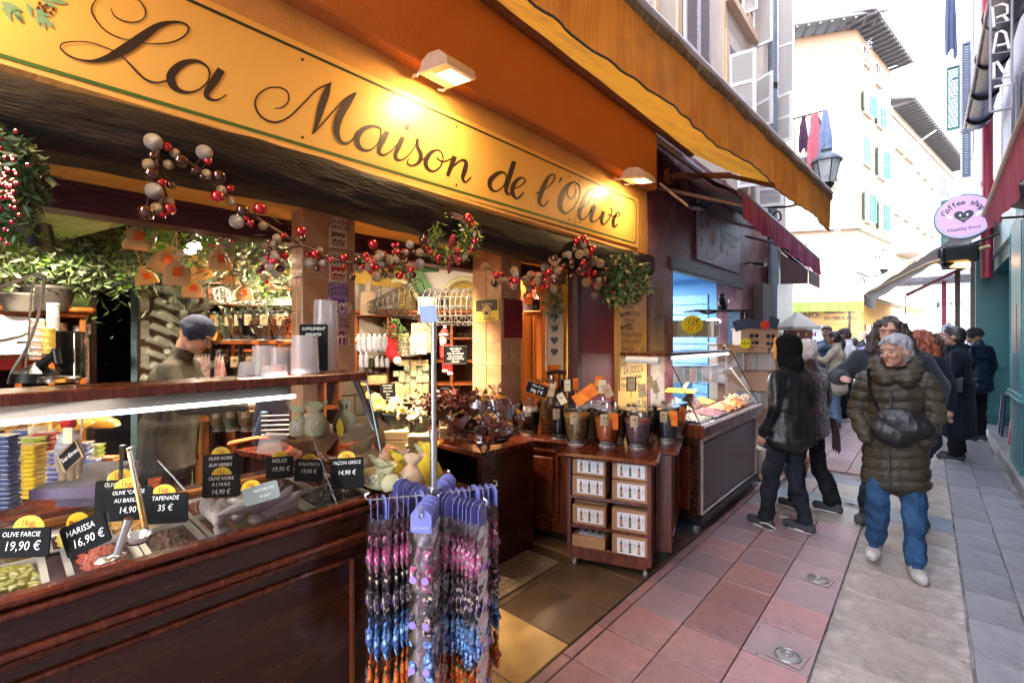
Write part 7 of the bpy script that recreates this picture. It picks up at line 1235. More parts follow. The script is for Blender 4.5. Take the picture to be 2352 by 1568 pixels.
Ft,Rt,ut,vt=local((-1.905,2.695,0),math.radians(20));tw=.575;tl=thing('wheeled_shelf','small wheeled red wood shelf of cartons under three spice jars','shelf',(-1.905,2.695,0))
O('top',MB().cbox(Ft(tw/2,.12,.80),(tw+.10,.36,.034),Rt,0,.014),WOODR,tl)
for x in(.0125,tw-.0125):O('side_panel',MB().cbox(Ft(x,.15,.435),(.025,.26,.70),Rt),WOODR,tl)
O('back',MB().cbox(Ft(tw/2,.27,.435),(tw-.05,.012,.69),Rt),MC['shelf_back'],tl)
for z in(.105,.29,.495):O('shelf',MB().cbox(Ft(tw/2,.15,z),(tw-.052,.25,.022 if z>.2 else .05),Rt),WOODR,tl)
O('plinth',MB().cbox(Ft(tw/2,.026,.105),(tw-.052,.012,.09),Rt,0,.003),WOODR,tl)
for x in(.05,tw-.04):
 for y in(.05,.24):O('castor',MB().cyl(Ft(x-.012,y,.03),Ft(x+.012,y,.03),.028,n=14).cyl(Ft(x,y,.045),Ft(x,y,.07),.012),mat('castor_grey',(.16,.16,.16),rough=.4),tl,sm=30)
for(x,z,h,dy,lb)in[(.145,.652,.125,.0,'upper left carton under the shelf top'),(.145,.507,.14,-.01,'second carton in the left column'),(.425,.652,.125,0,'upper right carton under the shelf top'),(.425,.507,.14,-.008,'second carton in the right column'),(.145,.302,.135,0,'third carton in the left column'),(.425,.302,.15,-.01,'third carton in the right column'),(.425,.131,.145,-.01,'lowest carton in the right column'),(.145,.302,.152,.06,'carton half hidden behind the third left one')]:carton(lb+' of the wheeled shelf',Ft(x+.008,.13+dy,z),ut,.235,.2,h,big=True)
fl=thing('carton','flat carton lying with its label upward on the bottom left shelf','carton',Ft(.15,.13,.131),group='cartons with three printed bottles');O('box',MB().cbox(Ft(.15,.13,.175),(.235,.21,.088),Rt,0,.003),CART,fl);O('label',MB().cbox(Ft(.16,.13,.2195),(.18,.15,.001),Rt),CLAB,fl)
for k in range(3):O('printed_bottle',MB().cbox(Ft(.11+.05*k,.14,.2205),(.014,.06,.001),Rt),INK,fl)
JG='spice jars on the red wood cabinet'
for(px,yb,yr,w,f,lv,lb,rc,pp_)in[(1325,1022,937,35,'pepper',.80,'left jar on the wheeled shelf full of brown seeds',0,0),(1394,1026,940,35,'chili',.72,'middle jar on the wheeled shelf full of orange chilli powder',1,0),(1464,1031,943,36,'plum',.72,'right jar on the wheeled shelf full of plum coloured powder',0,0)]:
 t=(CAMH-.817)/((yb-776)/1060);p=at(px,yb,t);p+=(V((p.x,p.y,0))).normalized()*.05;p.z=.817;jar(lb,p,w/1060*t*.96,(yb-yr)/1060*t*.98,f,lv,grp='spice jars on the wheeled shelf',redcard=bool(rc))
for(x,y,r,h,f,lv,lb,rc,pp_)in[(.09,.12,.095,.265,'black',.72,'jar of black grains with a white paper strip',0,1),(.30,.22,.095,.26,'dkred',.75,'jar of dark red powder behind the black ones',0,0),(.36,.06,.095,.27,'black',.90,'tall jar of black grains beside the seeds jar',0,0),(.58,.24,.1,.25,'cream',.85,'jar of cream seeds behind the chilli powder',0,0),(.80,.12,.10,.26,'cream',.85,'jar of pale flakes behind the middle jar',0,0),(.62,.48,.1,.25,'cream',.8,'rear jar of pale grains in the cabinet middle',0,0),(.98,.42,.1,.25,'black',.6,'rear jar of black grains near the corner',0,0),(1.16,.28,.10,.27,'navy',.88,'jar of dark blue grains with a red flame card',1,0),(1.20,.52,.10,.27,'pinkish',.8,'jar of pinkish grains with a red flame card at the corner',1,0),(.9,.62,.1,.22,'straw',.8,'rearmost jar of straw seeds',0,0),(.14,.5,.13,.42,'straw',.8,'large jar of grey brown seeds by the second column',0,0),(.38,.55,.10,.28,'dkred',.7,'half empty dark jar right of the large jar',0,0)]:
 jar(lb,Fj(x,y,.817),r,h,f,lv,grp=JG,redcard=bool(rc),paper=bool(pp_))
def ticket(px,py,t,w,h,m,rot,lb,fr=None):
 c=at(px,py,t);R=RZ(YAW)@RY(rot);o=thing('price_ticket',lb,'ticket',c,group='price tickets above the jars');O('card',MB().cbox(c,(w,.003,h),R),m,o)
 if fr:O('frame',MB().tube([c+R@V((a*w/2,-.002,b*h/2))for a,b in[(-1,-1),(1,-1),(1,1),(-1,1)]],.006,4,closed=True),fr,o)
 if m is not FLAME:O('printed_sprig',MB().tube([c+R@V((-.013,-.004,.01)),c+R@V((0,-.004,.005)),c+R@V((.013,-.004,.012))],.002,4),INK,o)
 O('stem',MB().cyl(c+R@V((0,0,-h/2)),c+R@V((0,0,-h/2))+V((0,0,-.05)),.003,n=5),STEEL,o)
for i,a in enumerate([(1260,893,3.35,.1,.075,FLAME,.4,'slanted flame coloured ticket left of the framed ones'),(1267,896,3.33,.045,.09,TAGY,.15,'pale ticket over the left black jar'),(1303,885,3.4,.055,.09,TAGY,0,'black framed ticket in the middle',BLACK),(1322,882,3.5,.04,.09,FLAME,0,'narrow flame ticket behind the framed one'),(1290,915,3.2,.06,.085,TAGY,-.5,'tilted black framed ticket',BLACK),(1344,907,3.15,.17,.085,FLAME,-.6,'large slanted orange flame card'),(1376,876,3.5,.065,.075,FLAME,.08,'upright flame card on the tallest stem'),(1383,888,3.4,.055,.1,TAGY,.05,'cream ticket below the upright flame card'),(1396,898,3.3,.06,.09,TAGM,-.4,'tilted kraft ticket over the pale flakes'),(1450,882,3.7,.07,.105,TAGM,0,'black framed ticket at the right',BLACK),(1475,897,3.5,.06,.1,TAGM,-.1,'kraft ticket over the plum jar'),(1492,877,3.8,.05,.1,TAGM,0,'rear kraft ticket at the right'),(1505,888,3.7,.05,.1,TAGM,-.3,'tilted kraft ticket at the far right')]):ticket(*a)
slatesign('wood framed slate with a price of 7 euros over the first jar',at(1229,908,3.1),.15,.085,[('Fleur de sel',0,.75,.018),('50g 7 €',0,.35,.03)],rot=.32,frame_=WOODO)
# ================================================================== LAVENDER SACHET RACK
rk=thing('display_rack','chrome pole rack with hooked arms and a blue card on top','rack',at(996,1125,1.76));rc0=V((rk.location.x,rk.location.y,0));rk_z=1.04
O('pole',MB().cyl(rc0+V((0,0,.02)),rc0+V((0,0,1.27)),.0135,n=16).cyl(rc0+V((0,0,1.24)),rc0+V((0,0,1.70)),.0105,n=16),STEEL,rk,sm=30);O('collar',MB().cyl(rc0+V((0,0,1.235)),rc0+V((0,0,1.27)),.018,n=16).cyl(rc0+V((0,0,1.0)),rc0+V((0,0,1.05)),.022,n=16),STEEL,rk,sm=30);O('foot',MB().lathe([(.2,0),(.2,.01),(.03,.03)],rc0,24),STEEL,rk,sm=30)
O('card',MB().ext([at(x,y,1.74)for x,y in[(961,703),(1000,701),(1007,738),(968,741)]],FW*.003),mat('card_blue',(.28,.38,.62),rough=.6,var=.05),rk)
PER=mat('card_violet',(.16,.17,.45),rough=.5,var=.05);SPK=speck('floral_pink',['a02c60','c0608a','d8aabb','7c1c4a','b85080','4f6a4a'],110,bump=.2);SPB=speck('floral_black',['15121a','1d1720','c9b79a','14101a','8a6a80','1a151d'],110,bump=.2);SPU=speck('floral_blue',['3a6aa8','24427c','6f9ccc','182a50','4a80b4','9cb8d4'],100,bump=.2);SPO=speck('floral_orange',['c8540a','e07a18','8a2c08','d8681a','4f6a2a','b8400a'],100,bump=.2);LILT=mat('lilac_dot',(.30,.20,.52),rough=.5,bump=0)
SFILM=thinglass('sachet_film',(.90,.88,.93),.15,.16);PINKF=[SPK,SPB,SPU,SPO]
def strip_proto(L):
 t=thing('sachet_strip','strip','sachets',(0,0,0));O('card',MB().ext([(x,0,z)for x,z in[(-.036,-.045),(.036,-.045),(.036,.015),(.02,.03),(0,.035),(-.02,.03),(-.036,.015)]],(0,.002,0)),PER,t);O('ring',MB().tube([(.008*math.cos(a),-.003,.012+.008*math.sin(a))for a in[2*PI*k/8 for k in range(8)]],.0015,4,closed=True),STEEL,t)
 O('film',MB().grid(lambda u,v:V(((u-.5)*(.078+.02*v)*(1+.1*math.sin(v*30)),.014*math.sin(u*PI)*(1 if True else 0)+.004*math.sin(v*60+u*9),-.04-L*v)),10,40).grid(lambda u,v:V(((u-.5)*(.078+.02*v),-.014*math.sin(u*PI)-.004*math.sin(v*53+u*7),-.04-L*v)),10,40),SFILM,t,sm=True,recalc=False)
 for i in range(4):
  z=-.085-(L-.1)*(i+.10)/4*1.02
  for s_ in(-1,1):
   x=.021*s_+.002*i*s_;h=(L)/4*.80
   rs=[[(x+.019*r*math.cos(q)*(1+.06*math.sin(q*4)),-.002*s_+.019*d*math.sin(q),z-h*v)for q in[2*PI*j/10 for j in range(10)]]for v,r,d in[(0,.55,.1),(.05,.95,.3),(.15,.85,.35),(.24,.34,.28),(.29,.32,.28),(.4,.85,.55),(.62,.98,.65),(.86,1.04,.5),(1,1.02,.12)]]
   o=O('sachet',MB().rings(rs),PINKF[i],t,sm=60);O('sticker',MB().cyl((x,-.0155,z-h*.68),(x,-.0175,z-h*.68),.0125,n=14),LILT,o)
 return t
SP=strip_proto(.68);first=True;ARMS=[(-YAW*0+math.radians(a),L)for a,L in[(-48-3,.20),(10,.235),(62,.24),(125,.22),(180,.22),(238,.235)]]
na_=0
for ai,(a,L)in enumerate(ARMS):
 d=V((math.cos(a),math.sin(a),0));z=rk_z-.015;O('arm',MB().tube([rc0+V((0,0,z)),rc0+d*L*.97+V((0,0,z)),rc0+d*(L+.012)+V((0,0,z+.006)),rc0+d*(L+.012)+V((0,0,z+.022)),rc0+d*L+V((0,0,z+.026))],.004,6),STEEL,rk,sm=True)
 n=9 if ai else 8;wh=['arm facing the camera','arm toward the doorway mat','rear right arm','rear arm','arm toward the counter','left front arm'][ai]
 for k in range(n):
  p=rc0+d*(.045+(L-.05)*k/(n-1))+V((0,0,z-.02+random.uniform(-.003,.003)));rz=a+PI/2+random.uniform(-.30,.30);lb=f'{ORD[n-1-k]} strip of printed sachets from the tip of the {wh}'
  if first:SP.location=p;SP.rotation_euler=(0,0,rz);SP['label']=lb;SP['group']='sachet strips on the chrome rack';first=False;KT[SP.name]=[(c,[(g,[])for g in kids(c)])for c in kids(SP)]
  else:q=dup(SP,p,rz,lb,sc=random.uniform(.95,1.04),group='sachet strips on the chrome rack')
text('LAVANDE',mat('pale_violet',(.5,.5,.75),bump=0),rk,rc0+V((math.cos(ARMS[0][0]),math.sin(ARMS[0][0]),0))*.206+V((0,0,rk_z-.06)),(-math.sin(ARMS[0][0]),math.cos(ARMS[0][0]),0),(0,0,1),.013,align='CENTER')
# ================================================================== GARLANDS AND WREATHS
BM={'g':mat('glitter_gold',(.34,.22,.11),rough=.5,metal=.5,col2=(.50,.36,.22),vs=60,bump=1,bs=300),'r':mat('bauble_red',(.50,.005,.01),rough=.08,metal=.6,bump=0,coat=1),'b':mat('bauble_brown',(.09,.03,.014),rough=.1,metal=.7,bump=0,coat=1),'s':mat('glitter_silver',(.38,.32,.27),rough=.45,metal=.5,col2=(.52,.46,.40),vs=60,bump=1,bs=300)}
BMM={k:mesh0('bauble',MB().sph((0,0,0),1,16,10),m,True)for k,m in BM.items()}
TWIG=mat('twig',(.12,.05,.025),rough=.5)
def garland(lab,path,t0,clusters,singles,tw=.006):
 TT=lambda px:-2.085/ray(px,776).x;t=TT(path[0][0]);g=thing('bauble_garland',lab,'garland',at(path[0][0],path[0][1],t));P=crom([at(x,y,TT(x))for x,y in path],8);O('twig',MB().tube(P,tw,6),TWIG,g,sm=True);rnd=random.Random(len(path))
 for(x,y,r,k)in singles:
  t=TT(x);c=at(x,y,t-.02);put('bauble',BMM[k],c,(0,0,0),g,(r/1060*t,)*3);q=min(P,key=lambda p:(p-c).length)
  if(q-c).length<.25:O('stalk',MB().cyl(q,c,.0022,n=4),TWIG,g)
 for(x,y,sx,sy,n)in clusters:
  t=TT(x)
  for k in range(n):s=rnd.choice('rrrgbbsg');r=rnd.uniform(4,9.5)*(1.15 if s in 'gs' else 1);put('bauble',BMM[s],at(x+rnd.gauss(0,sx),y+rnd.gauss(0,sy),t+rnd.uniform(-.06,.04)),(0,0,0),g,(r/1060*t,)*3)
k_=lambda l:[((420+x/3.459)*.765625,(380+y/3.459)*.765625,r*.2213,c)for x,y,r,c in l]
garland('left garland of gold, red and brown baubles hooked on the dark beam',[(352,355),(366,330),(395,345),(432,372),(465,395),(510,440),(560,480),(620,520),(690,562)],2.05,[],k_([(140,160,84,'s'),(280,210,46,'r'),(365,280,50,'g'),(428,355,66,'b'),(668,270,76,'s'),(705,358,42,'r'),(135,305,40,'b'),(92,395,58,'g'),(120,495,66,'b'),(295,395,48,'g'),(230,580,46,'r'),(322,606,42,'b'),(150,670,84,'s'),(300,780,50,'g'),(178,850,60,'g'),(62,892,76,'b'),(310,850,58,'r'),(228,905,40,'r'),(568,455,40,'b'),(648,520,34,'b'),(692,495,50,'g'),(822,515,64,'b'),(938,640,38,'r'),(848,660,50,'g'),(805,725,62,'r'),(948,780,46,'g'),(1062,872,62,'b'),(1243,852,62,'r'),(1002,985,70,'s'),(1145,1000,38,'r'),(1275,1028,44,'g'),(1105,950,28,'r'),(1670,1085,52,'r'),(1688,1160,34,'b')]))
O('twig_loop',MB().tube(crom([at(366,330,1.66),at(360,375,1.66),at(362,415,1.66),at(372,450,1.66),at(365,480,1.66)]),.006,6),TWIG,label='bare twig carrying the hanging end of the left bauble garland',cat='twig')
garland('middle garland of small baubles across the first column',[(600,600),(690,565),(760,595),(830,605),(865,600),(930,578),(985,585)],2.45,[(740,592,18,9,14),(625,580,16,22,22),(650,610,12,14,8),(615,620,12,16,10),(840,610,16,10,18),(880,600,22,12,22),(915,610,20,14,18),(930,575,22,10,14),(955,625,8,12,6),(865,630,14,8,8)],[(857,561,11,'r'),(905,598,13,'s'),(933,612,12,'g'),(710,604,12,'s'),(735,575,9,'g'),(790,592,9,'r'),(808,636,9,'b'),(972,552,10,'b')])
garland('right garland of baubles dipping past the second column',[(1098,600),(1130,622),(1175,637),(1210,640),(1240,632),(1275,605),(1320,575),(1345,562)],3.1,[(1160,640,18,10,12),(1225,645,26,12,22),(1285,605,24,16,26),(1335,570,14,14,20),(1350,605,10,26,20),(1365,650,10,16,14),(1250,655,14,8,8)],[(1114,613,10,'g'),(1140,632,9,'r'),(1135,650,9,'b'),(1182,622,10,'g'),(1173,652,9,'r')])
def wreath(lab,c,r,t,specs,arc=(0,2*PI),thick=.05,twm=None):
 c=at(c[0],c[1],t);r=r/1060*t;w=thing('wreath',lab,'wreath',c);tb=MB();rnd=random.Random(int(r*1000))
 for k in range(9):a0=rnd.uniform(0,6);tb.tube([c+RT*((r+.014*math.sin(q*3+k*2))*math.cos(q))+V((0,0,(r+.014*math.cos(q*4+k))*math.sin(q)*1.08))+FW*(.014*math.sin(q*5+k*3))for q in[2*PI*j/26 for j in range(26)]],.0045,5,closed=True)
 O('twig_ring',tb,TWIG,w,sm=True)
 for(m,L,W,n,a0,a1,sp)in specs:O('foliage',leaves([(c+RT*(r*math.cos(a))+V((0,0,r*math.sin(a)))-FW*.02,sp,n)for a in[a0+(a1-a0)*(j+.5)/14 for j in range(14)]],L,W,seed=int(L*1e4)+n),m,w,kind='stuff',recalc=False)
 return w,c,r
YLF=mat('yellow_fir',(.38,.36,.03),rough=.6,col2=(.5,.5,.1),vs=30,bump=0)
w1,c_,r_=wreath('central twig wreath with fir sprays and a tartan bow',(1036,545),46,2.75,[(LEAFD,.055,.004,60,PI*.75,PI*2.2,(.06,.05,.05)),(YLF,.045,.006,26,PI*.8,PI*2.2,(.06,.05,.05)),(mat('white_leaf',(.5,.46,.38),rough=.7),.05,.010,4,PI*.85,PI*2.1,(.05,.05,.04)),(YLF,.06,.005,16,PI*.7,PI*.95,(.04,.03,.05))])
TART=mat('tartan',(.40,.01,.012),rough=.8,col2=(.02,.01,.015),vs=90,bump=0);c2_=c_+V((0,0,-r_*.75))-FW*.07
O('bow',MB().sph(c2_+RT*.015+V((0,0,.05)),(.022,.018,.045),R=RY(.4)).sph(c2_+RT*.045+V((0,0,-.005)),(.034,.018,.018),R=RY(.3)).sph(c2_+RT*.04+V((0,0,-.055)),(.018,.008,.045),R=RY(-.6)).sph(c2_-RT*.002+V((0,0,-.08)),(.013,.007,.062),R=RY(.1)),TART,w1,sm=True)
rnd=random.Random(5)
for k in range(26):a=rnd.uniform(PI*.7,PI*2.3);put('bauble',BMM[rnd.choice('rrgb')],c_+RT*(r_*1.25*math.cos(a))+V((0,0,r_*1.25*math.sin(a)))-FW*.05,(0,0,0),w1,(rnd.uniform(.008,.026),)*3)
O('hook',MB().tube([c_+V((0,0,r_+.08)),c_+V((0,0,r_+.02)),c_+V((.005,0,r_-.02))],.004,5),TAGY,w1)
wreath('large leafy wreath with red berries cut off by the left edge',(0,420),78,1.38,[(LEAFD,.05,.006,90,0,2*PI,(.05,.04,.05)),(LEAFA,.045,.013,14,0,2*PI,(.06,.05,.06)),(LEAFB,.042,.014,6,0,2*PI,(.06,.05,.06)),(LEAFC,.035,.014,3,0,2*PI,(.06,.05,.06))])
bm=MB()
for k in range(60):bm.sph(at(random.gauss(15,16),random.gauss(425,50),1.30),.0062,7,5)
O('berries',bm,mat('berry_red',(.4,.005,.01),rough=.15,coat=1,bump=0),label='red berries on the left wreath',cat='berries',kind='stuff',recalc=False)
w3,c_,r_=wreath('round wreath of dull leaves and berries at the right end of the beam',(1430,645),34,4.0,[(LEAFD,.07,.012,90,0,2*PI,(.09,.06,.09)),(mat('olive_gold',(.22,.17,.05),rough=.5,col2=(.34,.26,.1),vs=20),.06,.016,26,0,2*PI,(.09,.06,.09))])
for k in range(30):a=rnd.uniform(0,6.3);put('bauble',BMM[rnd.choice('rrb')],c_+RT*(r_*rnd.uniform(.9,1.5)*math.cos(a))+V((0,0,r_*1.3*math.sin(a)))-FW*.05,(0,0,0),w3,(rnd.uniform(.008,.018),)*3)
# ================================================================== SPICE STALL
sc0=thing('spice_counter','dark wheeled stall counter with a glass case of spices','counter',(-1.6,4.6,0));X0,X1,Y0,Y1=-2.0,-1.36,3.80,5.52
O('body',MB().box((X0+.03,Y0+.03,.12),(X1-.03,Y1-.03,.80)),WOOD,sc0);O('base',MB().box((X0,Y0,.09),(X1,Y1,.15),0,.008),BLACK,sc0);O('rim',MB().box((X0-.03,Y0-.03,.80),(X1+.03,Y1+.03,.915),0,.012),WOODR,sc0);O('rim_line',MB().box((X1+.0305,Y0-.03,.895),(X1+.036,Y1+.03,.905)).box((X1+.0305,Y0-.03,.81),(X1+.036,Y1+.03,.82)),mat('pale_line',(.45,.35,.3)),sc0)
O('front_panel',MB().box((X1-.03,Y0+.1,.2),(X1-.022,Y1-.1,.74)),mat('brown_panel',(.10,.07,.07),rough=.3,var=.3,vs=2),sc0);m=MB()
for(a,b)in[((Y0+.07,.17),(Y1-.07,.17)),((Y0+.07,.77),(Y1-.07,.77)),((Y0+.07,.17),(Y0+.07,.77)),((Y1-.07,.17),(Y1-.07,.77))]:m.cyl((X1-.02,a[0],a[1]),(X1-.02,b[0],b[1]),.012,n=8)
O('moulding',m,mat('moulding_steelish',(.30,.22,.2),rough=.3),sc0,sm=True);O('side_panel',MB().box((X0+.1,Y0+.018,.2),(X1-.1,Y0+.03,.72),0,.006),WOODR,sc0)
for x,y in((X0+.08,Y0+.07),(X1-.06,Y0+.07),(X1-.06,Y1-.07)):O('castor',MB().cyl((x-.015,y,.045),(x+.015,y,.045),.045,n=14),MC['castor_grey'],sc0,sm=30)
O('ledge',MB().box((-2.05,3.72,1.465),(-1.63,5.5,1.49),0,.004),WOODR,sc0);O('tube_light',MB().cyl((-1.66,3.95,1.445),(-1.66,5.45,1.445),.012,n=8),mat('stall_tube',(.9,.92,1),emit=(.85,.92,1),es=1.6,bump=0),sc0);O('roller_blind',MB().cyl((-1.98,3.72,1.43),(-1.68,3.72,1.43),.03),WHITE,sc0,sm=30)
O('front_glass',MB().quad((X1-.005,Y0,.915),(X1-.005,Y1,.915),(-1.64,Y1,1.46),(-1.64,Y0,1.46)),MC['counter_glass'],sc0,recalc=False);O('side_glass',MB().add([(X1-.005,Y0,.915),(-2.0,Y0,.915),(-2.0,Y0,1.46),(-1.64,Y0,1.46)],[(0,1,2,3)]),MC['counter_glass'],sc0,recalc=False);O('glass_edge',MB().cyl((X1-.005,Y0,.915),(-1.64,Y0,1.465),.005,n=5).cyl((X1-.005,Y1,.915),(-1.64,Y1,1.465),.005,n=5),BLACK,sc0);O('sneeze_strip',MB().cyl((-1.55,5.2,1.3),(-1.42,5.4,1.02),.008),WHITE,sc0)
area('stall_light',(-1.68,4.7,1.43),(-1.68,4.7,.5),1.4,3.5,(.95,.97,1),sc0,.04).rotation_euler=(0,0,PI/2)
SPI=[(-1.52,3.98,.13,.16,.04,['8a7a5c','b8ab8c','5c4c34'],90,'pale twisted roots at the stall corner'),(-1.78,3.98,.12,.14,.09,['d08a10','c07008'],30,'bright orange turmeric mound'),(-1.50,4.34,.13,.17,.05,['8a3438','a85055','5c2022'],160,'dark pink peppercorns'),(-1.80,4.36,.13,.17,.12,['b59a78','cbb594','8f7a5c'],160,'tall mound of beige flakes'),(-1.50,4.72,.12,.16,.07,['a04a18','c0641e'],30,'reddish orange ground spice'),(-1.80,4.72,.12,.16,.14,['5c3424','7a4a34','3a2018'],120,'brown nut mound under clear film'),(-1.50,5.06,.12,.15,.10,['b05a24','c87838'],30,'light brown powder mound'),(-1.52,5.36,.12,.13,.05,['a07a54','b89068','7a5a3c'],45,'pale brown nutmegs at the far end'),(-1.80,5.06,.12,.15,.06,['6a7a20','8a6a20','b09030'],120,'green and brown herb mix')]
for(x,y,w,d,h,cols,s_,lb)in SPI:
 t=thing('spice_tray','tray of '+lb,'spices',(x,y,.915),group='spice trays of the glass stall');O('tray',MB().box((x-w,y-d,.915),(x+w,y+d,.932)),STEEL,t);O('mound',MB().grid(lambda u,v:V((x+w*1.85*(u-.5),y+d*1.85*(v-.5),.935+h*max(0,1-((2*u-1)**2+(2*v-1)**2)**.5*.9)+.008*noise.noise((u*9,v*9,x)))),24,24),speck('sp_'+lb[:12],cols,s_,bump=.8),t,sm=True,recalc=False)
bm=mesh0('nut',MB().sph((0,0,0),(.016,.013,.013),8,6),mat('nutshell',(.38,.24,.13),rough=.6),True);nt_=thing('nut_heap','heap of whole pale nuts at the far end of the glass stall','nuts',(-1.55,5.38,.93))
for k in range(70):put('nut',bm,(-1.52+random.uniform(-.11,.11),5.36+random.uniform(-.12,.12),.965+random.uniform(0,.035)),(0,0,random.random()*3),nt_)
c=V((-1.8,4.05,1.05));O('yellow_card',MB().cbox((-1.85,4.6,1.09),(.28,.3,.012),RZ(.3)),mat('lemon_card',(.75,.6,.02)),label='flat bright yellow card behind the beige spice mound',cat='card');slatesign('small dark tag stuck in the pale roots',(-1.60,4.02,.98),.06,.09,[])
BWD=mat('birch_ply',(.50,.30,.19),rough=.6,var=.06);LENS=mat('dark_lens',(.02,.02,.025),rough=.1,bump=0)
def sung(px,py,t,par,col=LENS,k=1):
 c=at(px,py,t);w=.055*k;O('sunglasses',MB().cyl(c-RT*w*.62,c-RT*w*.62-FW*.004,w*.5,n=12).cyl(c+RT*w*.62,c+RT*w*.62-FW*.004,w*.5,n=12).cbox(c+V((0,0,.01)),(w*.5,.004,.006),RZ(YAW)),col,par)
def stand(lab,x0,x1,y0,y1,t,d=.25):a,b=at(x0,y1,t),at(x1,y0,t);o=thing('display_stand',lab,'stand',V((a.x,a.y,a.z)));O('board',MB().cbox((a+b)/2+FW*d/2,((b-a).to_2d().length,d,b.z-a.z),RZ(YAW),0,.005),BWD,o);O('top',MB().cbox(V(((a.x+b.x)/2,(a.y+b.y)/2,b.z))+FW*d/2,((b-a).to_2d().length+.04,d+.03,.02),RZ(YAW),0,.005),BWD,o);return o
s1=stand('birch stand with two columns of sunglasses',1702,1789,756,1010,6.3)
for(px,ys)in((1732,(771,787,803,818)),(1770,(772,790,806,822))):
 for y in ys:sung(px,y,6.27,s1)
s2_=stand('narrow birch stand with coloured sunglasses',1648,1680,790,990,6.0)
for y in(800,815,828,842,856):sung(1668,y,5.97,s2_,mat('mirror_lens',(.1,.08,.15),rough=.1,metal=.6,bump=0),.7)
s3_=stand('birch box carrying a yellow price star',1670,1765,794,940,5.9,.2)
PHC=[mat('case_'+str(i),c,rough=.35,bump=0)for i,c in enumerate([(.06,.07,.1),(.55,.36,.25),(.05,.25,.25),(.02,.02,.025),(.45,.45,.45),(.10,.09,.07),(.35,.05,.05)])]
ph0=None;i=0
for(row,ys,xs,t)in[('upper',738,[1531,1541,1550,1560,1572,1584,1596,1606,1618,1630,1637,1644],5.7),('lower',842,[1535,1548,1562,1578,1592,1606,1622,1640,1655],5.75),('far',812,[1700,1712,1724,1738,1750,1757,1764,1771],5.75),('bottom',900,[1700,1718,1735,1752],5.8)]:
 for k,px in enumerate(xs):
  p=at(px,ys,t);o=thing('phone_case',f'{ORD[k]} packed phone case from the left on the {row} hook row','phone case',p,YAW+random.uniform(-.7,.7),group='packed phone cases');M_=WM[o.name];O('film',MB().cbox((0,0,-.1),(.1,.02,.2)).xf(M_),MC['cup_plastic'],o);O('case',MB().cbox((0,0,-.11),(.078,.012,.155),None,0,.006).xf(M_),PHC[(i*3)%7],o);O('header',MB().cbox((0,0,-.01),(.095,.01,.04)).xf(M_),BLACK,o);i+=1
STAR=mat('star_yellow',(.80,.68,.02),rough=.5,bump=0,var=.04)
def star(lab,c,r,t,m,txts):c=at(c[0],c[1],t);r=r/1060*t;o=thing('price_star',lab,'sign',c-V((0,0,r)));O('star',MB().ext([c+RT*(r*(1 if k%2 else .84)*math.cos(2*PI*k/44))+V((0,0,r*(1 if k%2 else .84)*math.sin(2*PI*k/44)*.85))for k in range(44)],FW*.006),m,o);[text(s,q,o,c-FW*.003+RT*a+V((0,0,b)),RT,(0,0,1),sz,align='CENTER',shear=.3)for s,q,a,b,sz in txts];return o
REDI=mat('red_marker',(.6,.03,.03),bump=0)
o=star('large yellow starburst price card crossed from 12 to 10 euros',(1590,745),27,5.5,STAR,[('12€',INK,.01,.035,.09),('12 €',REDI,.01,-.045,.085)]);c=at(1592,752,5.48);O('marker_box',MB().tube([c+RT*a+V((0,0,b))for a,b in[(-.09,-.045),(.08,-.05),(.085,.035),(-.085,.035)]],.002,4,closed=True),INK,o)
star('small yellow starburst reading 19,95',(1713,789),14,5.7,STAR,[('19,95',INK,0,0,.06)]);star('red starburst card between the tablets',(1757,746),12,6.1,mat('star_red',(.65,.05,.02)),[])
for k,(px,py,w,h,r,lb)in enumerate([(1735,743,40,24,.05,'dark grey tablet standing on the birch stand'),(1776,741,24,26,.4,'tilted dark blue tablet at the right of the stand'),(1700,746,30,24,-.3,'tilted picture card at the left of the stand')]):t=6.2;O('tablet',MB().cbox(at(px,py,t),(w/1060*t,.01,h/1060*t),RZ(YAW)@RY(r)@RX(-.2)),mat('tablet_screen',(.06,.08,.12),rough=.2,bump=0),label=lb,cat='tablet')
vc=thing('showcase','lit glass showcase inside the blue jewellery room','showcase',at(1640,776,7.3));O('glass',MB().cbox(at(1645,740,7.3),(.8,.4,.28),RZ(YAW)),MC['counter_glass'],vc);O('frame',MB().cbox(at(1645,715,7.3),(.85,.45,.03),RZ(YAW)).cbox(at(1690,780,7.2),(.06,.4,.9),RZ(YAW)),WOOD,vc);O('lit_bulb',MB().sph(at(1638,738,7.25),(.12,.03,.05)),mat('bulb_lit',(1,1,1),emit=(.9,1,1),es=1.5,bump=0),vc)
nk=thing('necklace_bust','black display bust wearing a silver necklace','bust',at(1658,715,7.0));c=at(1658,712,7.0);O('bust',MB().tube([c,c+V((0,0,.1)),c+V((0,0,.2)),c+V((0,0,.25))],[.09,.07,.04,.035],12,sq=.6),BLACK,nk,sm=True);O('necklace',MB().tube([c+RT*(.08*math.sin(a))-FW*.06+V((0,0,.12+.08*math.cos(a)))for a in[k*PI/6-PI+.5 for k in range(11)]],.012,6),STEEL,nk)
O('antlers',MB().tube([at(1608,715,7.1),at(1625,720,7.1),at(1645,716,7.1),at(1652,703,7.1)],.02,6),BRD,label='dark horn ornament on top of the showcase',cat='ornament');O('blue_bin',MB().cbox(at(1550,885,5.9),(.35,.3,.3),RZ(YAW),0,.02),mat('bin_blue',(.08,.28,.5),rough=.4),label='bright blue plastic bin behind the glass stall',cat='bin')
